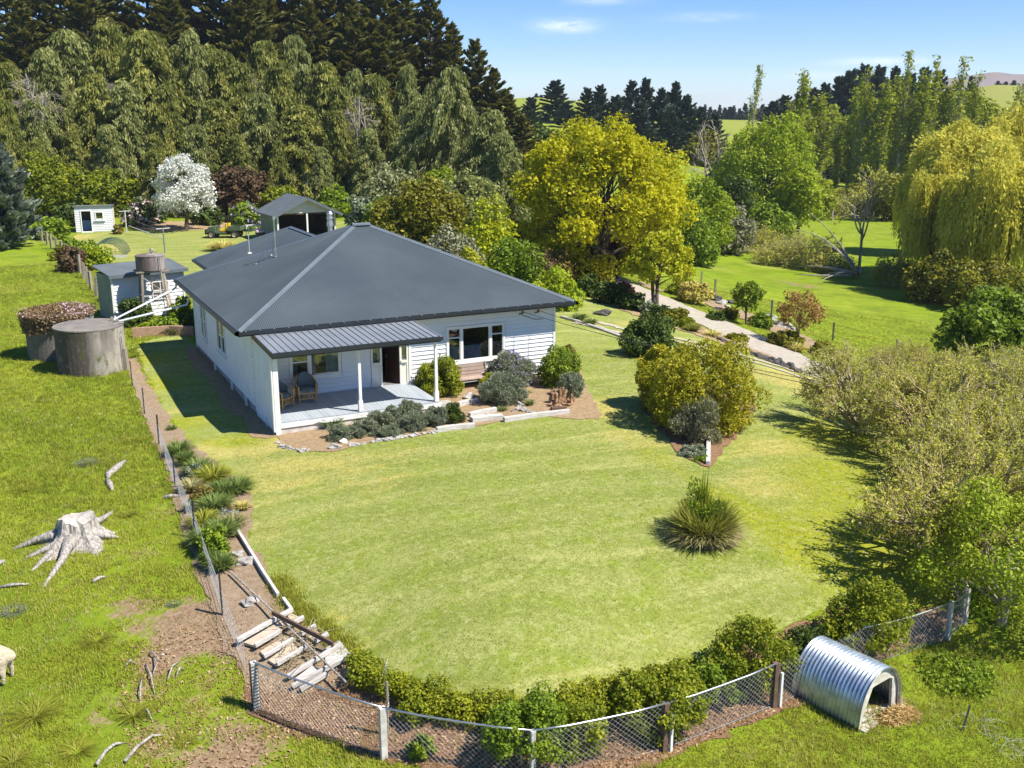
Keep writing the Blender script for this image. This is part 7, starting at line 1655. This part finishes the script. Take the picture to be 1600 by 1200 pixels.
for k, px in enumerate((1078, 1087, 1095, 1102, 1110, 1117, 1125, 1133, 1141, 1147, 1156, 1165, 1174, 1184, 1192, 1200, 1207)):
    q, h = by_top(px, 162 + (k * 37 % 11) - (5 if k == 8 else 0), 455); sc = (.55 + .1 * (k % 3) + (.35 if k == 8 else 0),) * 2 + (h / 15,)
    copy_tree(fpn, None, q - (0, 0, .3), R(77 * k), sc, 'small dark tree in the distant shelter belt on the skyline')['group'] = 'distant shelter belt trees'
# --- right hand side: dark plantation, poplars, willows
fl2 = [(1210, 158, 262, 54), (1228, 150, 268, 56), (1250, 148, 258, 58), (1272, 140, 262, 60), (1290, 132, 256, 60), (1312, 122, 262, 62), (1330, 112, 258, 64), (1352, 104, 262, 66), (1376, 106, 258, 64), (1400, 108, 262, 62), (1424, 116, 258, 60), (1446, 108, 262, 56), (1470, 112, 268, 50), (1345, 160, 232, 64), (1322, 175, 230, 60), (1385, 165, 232, 60), (1300, 180, 236, 60), (1425, 165, 236, 60), (1270, 190, 240, 56), (1240, 190, 246, 50), (1518, 120, 280, 26), (1365, 200, 215, 60), (1330, 215, 212, 60), (1400, 205, 214, 60), (1440, 190, 220, 56)]
for k, (px, top, dep, wp) in enumerate(fl2):
    q, h = by_top(px, top, dep); o = (fpn, fpn2)[k % 2]; b = ((15, 7.5), (14, 9.5))[k % 2]
    copy_tree(o, None, q - (0, 0, .3), R(57 * k), (wp * dep / FPX / b[1],) * 2 + (h / b[0],), 'dark conifer of the plantation behind the tall poplars')['group'] = 'dark conifers behind the poplars'
pop = [poplar(22, 1.9, 90 + k, L['poplar'], n=3000 - 500 * k, size=.36, bare=.10 + .10 * k) for k in range(3)]
pl = [(1252, 112, 172, 0, 1.1), (1240, 160, 176, 1, 1.1), (1290, 148, 178, 0, 1.5), (1352, 112, 160, 1, 1.1), (1336, 140, 165, 0, 1.1), (1384, 128, 158, 0, 1.1), (1418, 84, 158, 2, 1.0), (1410, 120, 162, 0, 1.1), (1444, 116, 158, 0, 1.1), (1466, 94, 160, 1, 1.0), (1502, 94, 158, 2, 1.0), (1494, 130, 162, 0, 1.2), (1526, 118, 160, 1, 1.0), (1372, 160, 162, 1, 1.0), (1430, 150, 160, 1, 1.0), (1478, 140, 164, 0, 1.2), (1180, 104, 205, 2, 1.0), (1596, 128, 150, 1, 1.0), (1262, 180, 170, 0, 1.0), (1312, 200, 168, 1, 1.0)]
plab = ('tall thin poplar at the left end of the poplar row', 'short poplar left of the tall thin end poplar', 'broad yellow green poplar near the left end of the row', 'pale trunked poplar in front of the darkest conifers', 'leafy poplar just left of the darkest conifers', 'leafy poplar in the middle of the row', 'tallest poplar with a nearly bare top', 'leafy poplar just left of the tallest poplar', 'slim leafy poplar right of the tallest poplar', 'poplar with a tufted crown, second tallest of the row', 'bare topped poplar right of the row middle', 'dense poplar behind the bare topped one', 'slim poplar near the right end of the row', 'shorter poplar below the darkest conifers', 'shorter poplar between two tall pale trunks', 'leafy poplar below the tufted crown', 'single bare poplar rising against the sky behind the green willow', 'poplar at the right frame edge above the yellow willow', 'low poplar behind the green willow', 'low poplar beside the dark plantation')
first = [True] * 3
for k, (px, top, dep, w_, sx) in enumerate(pl):
    q, h = by_top(px, top, dep); s_ = h / 22
    if first[w_]: first[w_] = False; put(pop[w_], q, plab[k], 'tree', 'tall poplars across the valley', R(31 * k), (sx, sx, s_), .3)
    else: copy_tree(pop[w_], None, q - (0, 0, .3), R(77 * k), (sx, sx, s_), plab[k])
for k, (px, top, dep, wp, lf_, lab) in enumerate(((1528, 128, 190, 90, 'poplar', 'full rounded green tree behind the right end of the poplars'), (1480, 180, 185, 70, 'poplar', 'rounded green tree low behind the tall poplars'), (1575, 165, 180, 70, 'olive', 'olive green tree on the hillside at the right'), (1440, 215, 176, 60, 'poplar', 'green tree low in the gap of the poplar row'))):
    q, h = by_top(px, top, dep); o = tree('rounded_tree', L[lf_], wp * dep / FPX, h, h * .12, size=.5, n=4200, nl=30, seed=120 + k, trunk=.25, limbs=10, lump=.3); put(o, q, lab, 'tree')
q, h = by_top(1200, 184, 128); o = tree('green_willow', L['willow'], 13.0, h, -.8, size=.30, n=22000, nl=60, seed=131, trunk=.4, limbs=18, lump=.27, forks=2, low=-.97, fill=.76, hue=.5); put(o, q, 'large bright green willow beyond the drive', 'tree')
q, h = by_top(1254, 250, 124); o = tree('green_willow', L['willow'], 6.4, h, -.6, size=.32, n=5200, nl=26, seed=132, trunk=.25, limbs=9, lump=.32, low=-.8, hue=.6); put(o, q, 'smaller bright green willow at the right foot of the large one', 'tree')
q, h = by_top(1102, 280, 102); o = tree('green_willow', L['willow'], 6.6, h, -.6, size=.24, n=8000, nl=30, seed=133, trunk=.22, limbs=9, lump=.32, low=-.8, hue=.4); put(o, q, 'round light green willow between the golden tree and the large willow', 'tree')
q, h = by_top(1152, 268, 118); o = tree('green_willow', L['deep'], 5.5, h, -.5, size=.3, n=4200, nl=24, seed=134, trunk=.22, limbs=9, lump=.34, low=-.8, hue=.6); put(o, q, 'darker green willow in the shade left of the large one', 'tree')
q, h = by_top(1112, 186, 132); o = twiggy('dead_tree', h, 6.5, 73, None, bark_pale, stems=4, per=(4, 3, 3), lowfork=.4, spread=.7, trunk=.22, upness=.3); put(o, q, 'dead grey tree with bare forked limbs beside the green willow', 'tree')
q, h = by_top(1356, 262, 99); o = twiggy('birch_tree', h, 5.6, 74, L['catkin'], bark_pale, stems=5, lv_n=3.6, size=.22, per=(4, 4, 4), lowfork=.42, spread=.5, trunk=.13, upness=.35); put(o, q, 'slender white trunked birch standing in the green gully', 'tree')
for k, (px, top, dep, wp, lab) in enumerate(((1175, 322, 112, 120, 'grey twiggy scrub bush left of the fallen willow'), (1222, 352, 104, 130, 'twiggy brown scrub just behind the fallen willow'), (1262, 330, 103, 120, 'olive twiggy scrub rising from the fallen willow'), (1298, 372, 101, 100, 'loose twiggy scrub between fallen willow and birch'), (1400, 372, 92, 56, 'small open twiggy tree in front of the yellow willow'), (1150, 338, 116, 90, 'pale twiggy scrub below the large green willow'))):
    q, h = by_top(px, top, dep); o = twiggy('scrub', h, wp * dep / FPX, 140 + k, L['catkin' if k != 4 else 'poplar'], twig_grey, stems=13, lv_n=1.6, size=.16, per=(6, 5, 4), lowfork=.02, trunk=.05, ehi=.25, upness=.15); put(o, q, lab, 'scrub', 'twiggy scrub in the gully')
# fallen willow trunk
fq = g(1340, 436); fw_ = thing('fallen_willow', 'uprooted fallen willow with bleached limbs lying in the gully', 'fallen tree', fq); r0 = np.random.default_rng(99)
for k, (tx, ty, hh, rr_) in enumerate(((1235, 420, .5, .24), (1225, 405, 1.6, .2), (1240, 430, .2, .2), (1250, 360, 4.2, .16), (1262, 330, 6.2, .13), (1285, 432, .3, .2), (1275, 445, .2, .14), (1215, 412, .8, .14), (1280, 370, 4.6, .1))):
    e = g(tx, max(ty, 405) if ty < 405 else ty); 
    if ty < 405: e = at_depth(tx, ty, 98)
    else: e = e + (0, 0, hh * .5)
    mb = MB(); mb.tube(bend(fq + (0, 0, .4), e, .3, r0, 6), [rr_ * .9, rr_ * .8, rr_ * .6, rr_ * .45, rr_ * .3, rr_ * .1], 7); mb.build('limb', bark_pale, fw_, smooth=True)
mb = MB()
for k in range(9): a = r0.uniform(0, 6.28); mb.tube([fq + (0, 0, .4), fq + np.array((.9 * math.cos(a), .6 * math.sin(a), .5 + .5 * math.sin(a * 2)))], [.22, .05], 6)
mb.build('root_plate', bark_pale, fw_)
yw = weeping_willow(17, 16, 151, L['yellow_willow'], ns=5200, per=9, size=.33, base=.05, long=1.25, trunk=.42, forks=3); yw2 = weeping_willow(15, 13, 152, L['yellow_willow'], ns=4200, per=9, size=.33, base=.07, long=1.25, trunk=.36, forks=2)
for o, px, top, dep, sx, lab in ((yw, 1540, 194, 93, .80, 'large yellow weeping willow with several dark trunks in the gully'), (yw2, 1640, 180, 96, 1.0, 'yellow weeping willow cut by the right frame edge')):
    q, h = by_top(px, top, dep); s_ = h / (17 if o is yw else 15); put(o, q, lab, 'tree', None, R(20), (sx, sx, s_), .3)
q, h = by_top(1700, 200, 90); copy_tree(yw2, None, q - (0, 0, .3), R(100), (1, 1, h / 15), 'yellow weeping willow beyond the right frame edge')
q, h = by_top(1478, 262, 90); copy_tree(yw2, None, q - (0, 0, .3), R(200), (.55, .55, h / 15), 'narrow low arm of yellow willow next to the birch')

q, h = by_top(1580, 240, 84); copy_tree(yw2, None, q - (0, 0, .3), R(290), (.8, .8, h / 15), 'front yellow willow drooping low behind the glossy green bush')
q, h = by_top(1462, 232, 112); copy_tree(yw2, None, q - (0, 0, .3), R(60), (.6, .6, h / 15), 'farther yellow willow behind the birch')
for k, (px, top, dep, wp, lf_, lab) in enumerate(((1140, 232, 150, 70, 'deep', 'dark leafy tree filling the gap left of the large willow'), (1276, 262, 150, 60, 'poplar', 'yellow green bush tree between large willow and poplars'), (1090, 330, 96, 70, 'fresh', 'low leafy thicket at the foot of the light green willow'), (1140, 322, 108, 80, 'grey_leaf', 'grey green thicket below the large willow'), (1205, 322, 116, 90, 'fresh', 'bright green thicket under the large willow'), (1462, 395, 84, 90, 'olive', 'olive thicket in the shade of the yellow willow'), (1540, 405, 80, 110, 'olive', 'wide shady thicket below the front yellow willow'), (1395, 265, 150, 80, 'olive', 'hazy olive scrub at the foot of the poplar row'), (1330, 285, 158, 90, 'olive', 'scrub at the left foot of the poplar row'), (850, 185, 150, 60, 'deep', 'dark shrubby tree between forest end and golden tree'), (835, 215, 120, 60, 'olive', 'olive leafed tree behind the golden tree'), (1100, 200, 190, 60, 'olive', 'brownish thicket beside the orange earth bank'))):
    B(lab, lf_, px, top, dep, wp, 'thicket', 'thicket', leafpx=4.6, dens=.8, stems=5, nl=24)
for k, px in enumerate((838, 846, 905, 912, 1215, 1226, 1560, 1572, 1585)):
    q, h = by_top(px, (146, 148, 155, 154, 176, 176, 126, 127, 125)[k], 420); copy_tree(fpn2, None, q - (0, 0, .3), R(77 * k), (.5, .5, max(.25, h / 14)), 'tiny far tree on the skyline pasture')['group'] = 'tiny far skyline trees'

for k, (px, py, w_, h_, lf_, lab) in enumerate(((860, 446, 80, 52, 'bronze', 'bronze leaved shrub at the left foot of the golden tree'), (915, 440, 80, 46, 'copper', 'reddish brown shrub under the middle of the golden tree'), (955, 428, 70, 40, 'gold_green', 'low golden sucker growth beside the purple tree'), (832, 452, 50, 44, 'fresh', 'green shrub between roof end and golden tree'))):
    S(lab, lf_, px, py, w_, h_, leafpx=4.2)

for k, (px, top, dep, w_, sx) in enumerate(((70, 70, 111, 1, 1.3), (130, 60, 120, 0, 1.2), (200, 62, 119, 2, 1.5), (270, 66, 119, 1, 1.2), (330, 64, 121, 0, 1.1), (380, 92, 110, 2, 1.3), (435, 88, 110, 0, 1.3), (480, 96, 117, 1, 1.1), (525, 130, 108, 0, 1.2), (300, 190, 103, 1, 1.3), (370, 205, 102, 2, 1.2), (432, 215, 102, 0, 1.0), (500, 225, 101, 1, 1.0), (170, 190, 103, 1, 1.2), (240, 205, 102, 2, 1.1), (60, 210, 101, 0, 1.0), (10, 150, 100, 2, 1.0))):
    q, h = by_top(px, top, dep); s_ = h / 16.0; copy_tree(wc[w_], None, q - (0, 0, .2), R(133 * k + 40), (s_ ** .6 * sx, s_ ** .6 * sx * .9, s_), 'grey green weeping conifer in the dense forest edge behind the garden')

for k, (px, top, dep, wp) in enumerate(((1232, 168, 235, 44), (1262, 160, 228, 48), (1300, 150, 222, 52), (1322, 168, 205, 46), (1372, 138, 212, 50), (1402, 150, 205, 48), (1436, 142, 208, 50), (1462, 150, 205, 50), (1492, 158, 198, 54), (1510, 150, 205, 48), (1280, 205, 200, 44), (1352, 205, 190, 46), (1425, 210, 185, 46))):
    q, h = by_top(px, top, dep)
    if k == 0: mg = tree('plantation_tree', L['poplar'], 7, 15, .8, size=.5, n=4200, nl=30, seed=222, trunk=.22, limbs=10, lump=.3, low=-.9); put(mg, q, 'mid green leafy tree among the dark plantation conifers', 'tree', 'mid green trees of the wooded slope', 0, (wp * dep / FPX / 7, wp * dep / FPX / 7, h / 15), .3)
    else: copy_tree(mg, None, q - (0, 0, .3), R(71 * k), (wp * dep / FPX / 7, wp * dep / FPX / 7, h / 15), 'mid green leafy tree among the dark plantation conifers')

for k, (px, top, dep, w_, sx, rz_) in enumerate(((652, 150, 104, 3, 1.5, 20), (762, 168, 96, 3, 1.4, 80), (790, 205, 92, 3, 1.1, 200))):
    q, h = by_top(px, top, dep); copy_tree(wc[3], None, q - (0, 0, .2), R(rz_), (sx * .9, sx * .9, h / 16), ('pale drooping tree left of the white limbed weeping one', 'pale drooping tree right of the white limbed weeping one', 'smallest pale drooping tree nearest the golden tree')[k])

for k, (px, py, w_, h_, lf_, lab) in enumerate(((1065, 462, 50, 26, 'hedge', 'green bush overhanging the far side of the drive top'), (1140, 498, 36, 18, 'olive', 'small olive shrub among the bank rocks'), (1190, 512, 44, 22, 'fresh', 'green shrub on the bank between the two small trees'), (1285, 556, 50, 22, 'olive', 'tawny low shrub at the right end of the bank'), (975, 468, 40, 26, 'plum', 'dark purple low shrub leaning over the drive'), (1032, 498, 36, 22, 'deep', 'dark low shrub on the drive edge by the small golden tree'), (1070, 512, 46, 18, 'hedge', 'bright low plants along the drive border'), (1150, 532, 40, 12, 'olive', 'low weeds beside the rock wall'))):
    S(lab, lf_, px, py, w_, h_, leafpx=3.8, dens=.9)

dt = [o for o in COL.objects if o.name.startswith('dead_tree')][0]
for px, top, dep, lab in ((150, 96, 110, 'dead bleached treetop showing through the weeping conifers on the left'), (385, 84, 111, 'dead bleached treetop in the middle of the weeping conifers'), (560, 128, 106, 'dead bleached treetop at the right of the weeping conifers')):
    q, h = by_top(px, top, dep); copy_tree(dt, None, q, R(px), (.8, .8, h / by_top(45, 88, 103)[1]), lab)
# ------------------------------------------------------------------ far mountain, sky, sun, camera
mr = np.random.default_rng(5)
pk = [(1480, 122), (1500, 121), (1515, 118), (1530, 115.5), (1545, 113.5), (1557, 112.5), (1570, 114), (1585, 116), (1600, 116), (1640, 119), (1700, 116), (1760, 124), (1850, 128)]
V = []; Fc = []; rows_ = 6
for i, (px, py) in enumerate(pk):
    for k in range(rows_):
        t = k / (rows_ - 1); p = at_depth(px + (mr.normal() * 3 if 0 < k < 5 else 0), py + (205 - py) * t, 2600 - 500 * t); V.append(p + (np.array((0, 0, mr.normal() * 3)) if 0 < k else 0))
for i in range(len(pk) - 1):
    for k in range(rows_ - 1): Fc.append((i * rows_ + k, i * rows_ + k + 1, (i + 1) * rows_ + k + 1, (i + 1) * rows_ + k))
me = bpy.data.meshes.new('mountain'); me.from_pydata([tuple(v) for v in V], [], Fc); me.update()
tag(link('mountain', me, M('tussock_mountain', (.27, .19, .15), (.20, .16, .14), .004, .95), None, True), 'bare brown mountain on the far right horizon', 'mountain', kind='structure')

SUN_AZ, SUN_EL = R(-48), R(53)
sd_ = np.array((math.cos(SUN_EL) * math.cos(SUN_AZ), math.cos(SUN_EL) * math.sin(SUN_AZ), math.sin(SUN_EL)))
sun = bpy.data.lights.new('sun', 'SUN'); sun.energy = 5.0; sun.angle = R(.5); sun.color = (1.0, .94, .84)
so_ = bpy.data.objects.new('sun', sun); COL.objects.link(so_); so_.rotation_euler = Vector(sd_).to_track_quat('Z', 'Y').to_euler(); so_.location = (30, -40, 60)
wd = bpy.data.worlds.new('World'); scene.world = wd; wd.use_nodes = True; nt = wd.node_tree; nt.nodes.clear()
out = nt.nodes.new('ShaderNodeOutputWorld'); bg = nt.nodes.new('ShaderNodeBackground'); bg.inputs[1].default_value = .086
sky = nt.nodes.new('ShaderNodeTexSky'); sky.sky_type = 'NISHITA'; sky.sun_disc = False; sky.sun_elevation = SUN_EL; sky.sun_rotation = math.atan2(sd_[0], sd_[1]); sky.altitude = 2600; sky.air_density = 1.0; sky.dust_density = 0.0; sky.ozone_density = 1.6
# a few thin fair weather clouds, fixed in the sky by direction
geo = nd(nt, 'TexCoord').outputs['Generated']; hs = nd(nt, 'HueSaturation'); hs.inputs['Saturation'].default_value = 1.3; nt.links.new(sky.outputs[0], hs.inputs['Color']); col = mix(nt, 1.0, hs.outputs[0], (.97, .98, 1.16), 'MULTIPLY')
nz = noise(nt, stretch(nt, geo, (40, 40, 160)), 1.0, 5, .6)
for px, py, ax_, az_, k in ((884, 40, .024, .0060, .75), (1100, 27, .034, .0035, .34), (1385, 96, .045, .0035, .5), (940, 0, .03, .004, .3), (1290, 118, .045, .004, .25), (1165, 160, .05, .006, .35)):
    d = ray(px, py); d = d / np.linalg.norm(d); s = np.cross(d, (0, 0, 1.)); s /= np.linalg.norm(s); u = np.cross(s, d)
    def dot(v, sc):
        n = nd(nt, 'VectorMath', operation='DOT_PRODUCT'); nt.links.new(geo, n.inputs[0]); n.inputs[1].default_value = tuple(v / sc); return n.outputs['Value']
    a = mth(nt, 'POWER', dot(s, ax_), 2.0); b = mth(nt, 'SUBTRACT', dot(u, az_), 0.0); b = mth(nt, 'POWER', b, 2.0)
    f = mth(nt, 'EXPONENT', mth(nt, 'MULTIPLY', mth(nt, 'ADD', a, b), -1.0)); f = mth(nt, 'MULTIPLY', f, mth(nt, 'MULTIPLY', step(nt, nz, .25, .6), k)); f = mth(nt, 'MULTIPLY', f, step(nt, dot(d, 1.0), .5, .6))
    col = mix(nt, f, col, (9.0, 9.3, 9.8))
nt.links.new(col, bg.inputs[0]); nt.links.new(bg.outputs[0], out.inputs[0])

hm = bpy.data.materials.new('haze'); hm.use_nodes = True; hn = hm.node_tree; hn.nodes.clear(); ho = hn.nodes.new('ShaderNodeOutputMaterial'); pv = hn.nodes.new('ShaderNodeVolumePrincipled')
pv.inputs['Color'].default_value = (.80, .90, 1.0, 1); pv.inputs['Density'].default_value = .00015; pv.inputs['Anisotropy'].default_value = .2; hn.links.new(pv.outputs[0], ho.inputs['Volume'])
mb = MB(); mb.span(-4300, 4300, -4300, 4300, -11, 75); tag(mb.build('haze', hm), 'thin bluish air haze over the valley', 'haze', kind='stuff')
cam = bpy.data.cameras.new('camera'); cam.sensor_width = 36; cam.lens = 36.0 * FPX / 1600; cam.clip_start = .1; cam.clip_end = 9000
co = bpy.data.objects.new('camera', cam); COL.objects.link(co); co.location = tuple(CAM)
co.rotation_euler = Matrix((tuple(RT), tuple(UP), tuple(-FW))).transposed().to_euler(); scene.camera = co
scene.view_settings.view_transform = 'Standard'; scene.view_settings.look = 'None'; scene.view_settings.exposure = .72; scene.view_settings.gamma = 1.0
scene.render.resolution_x, scene.render.resolution_y = 1024, 768
scene.cycles.max_bounces = 6; scene.cycles.diffuse_bounces = 3; scene.cycles.transparent_max_bounces = 12; scene.cycles.use_denoising = True
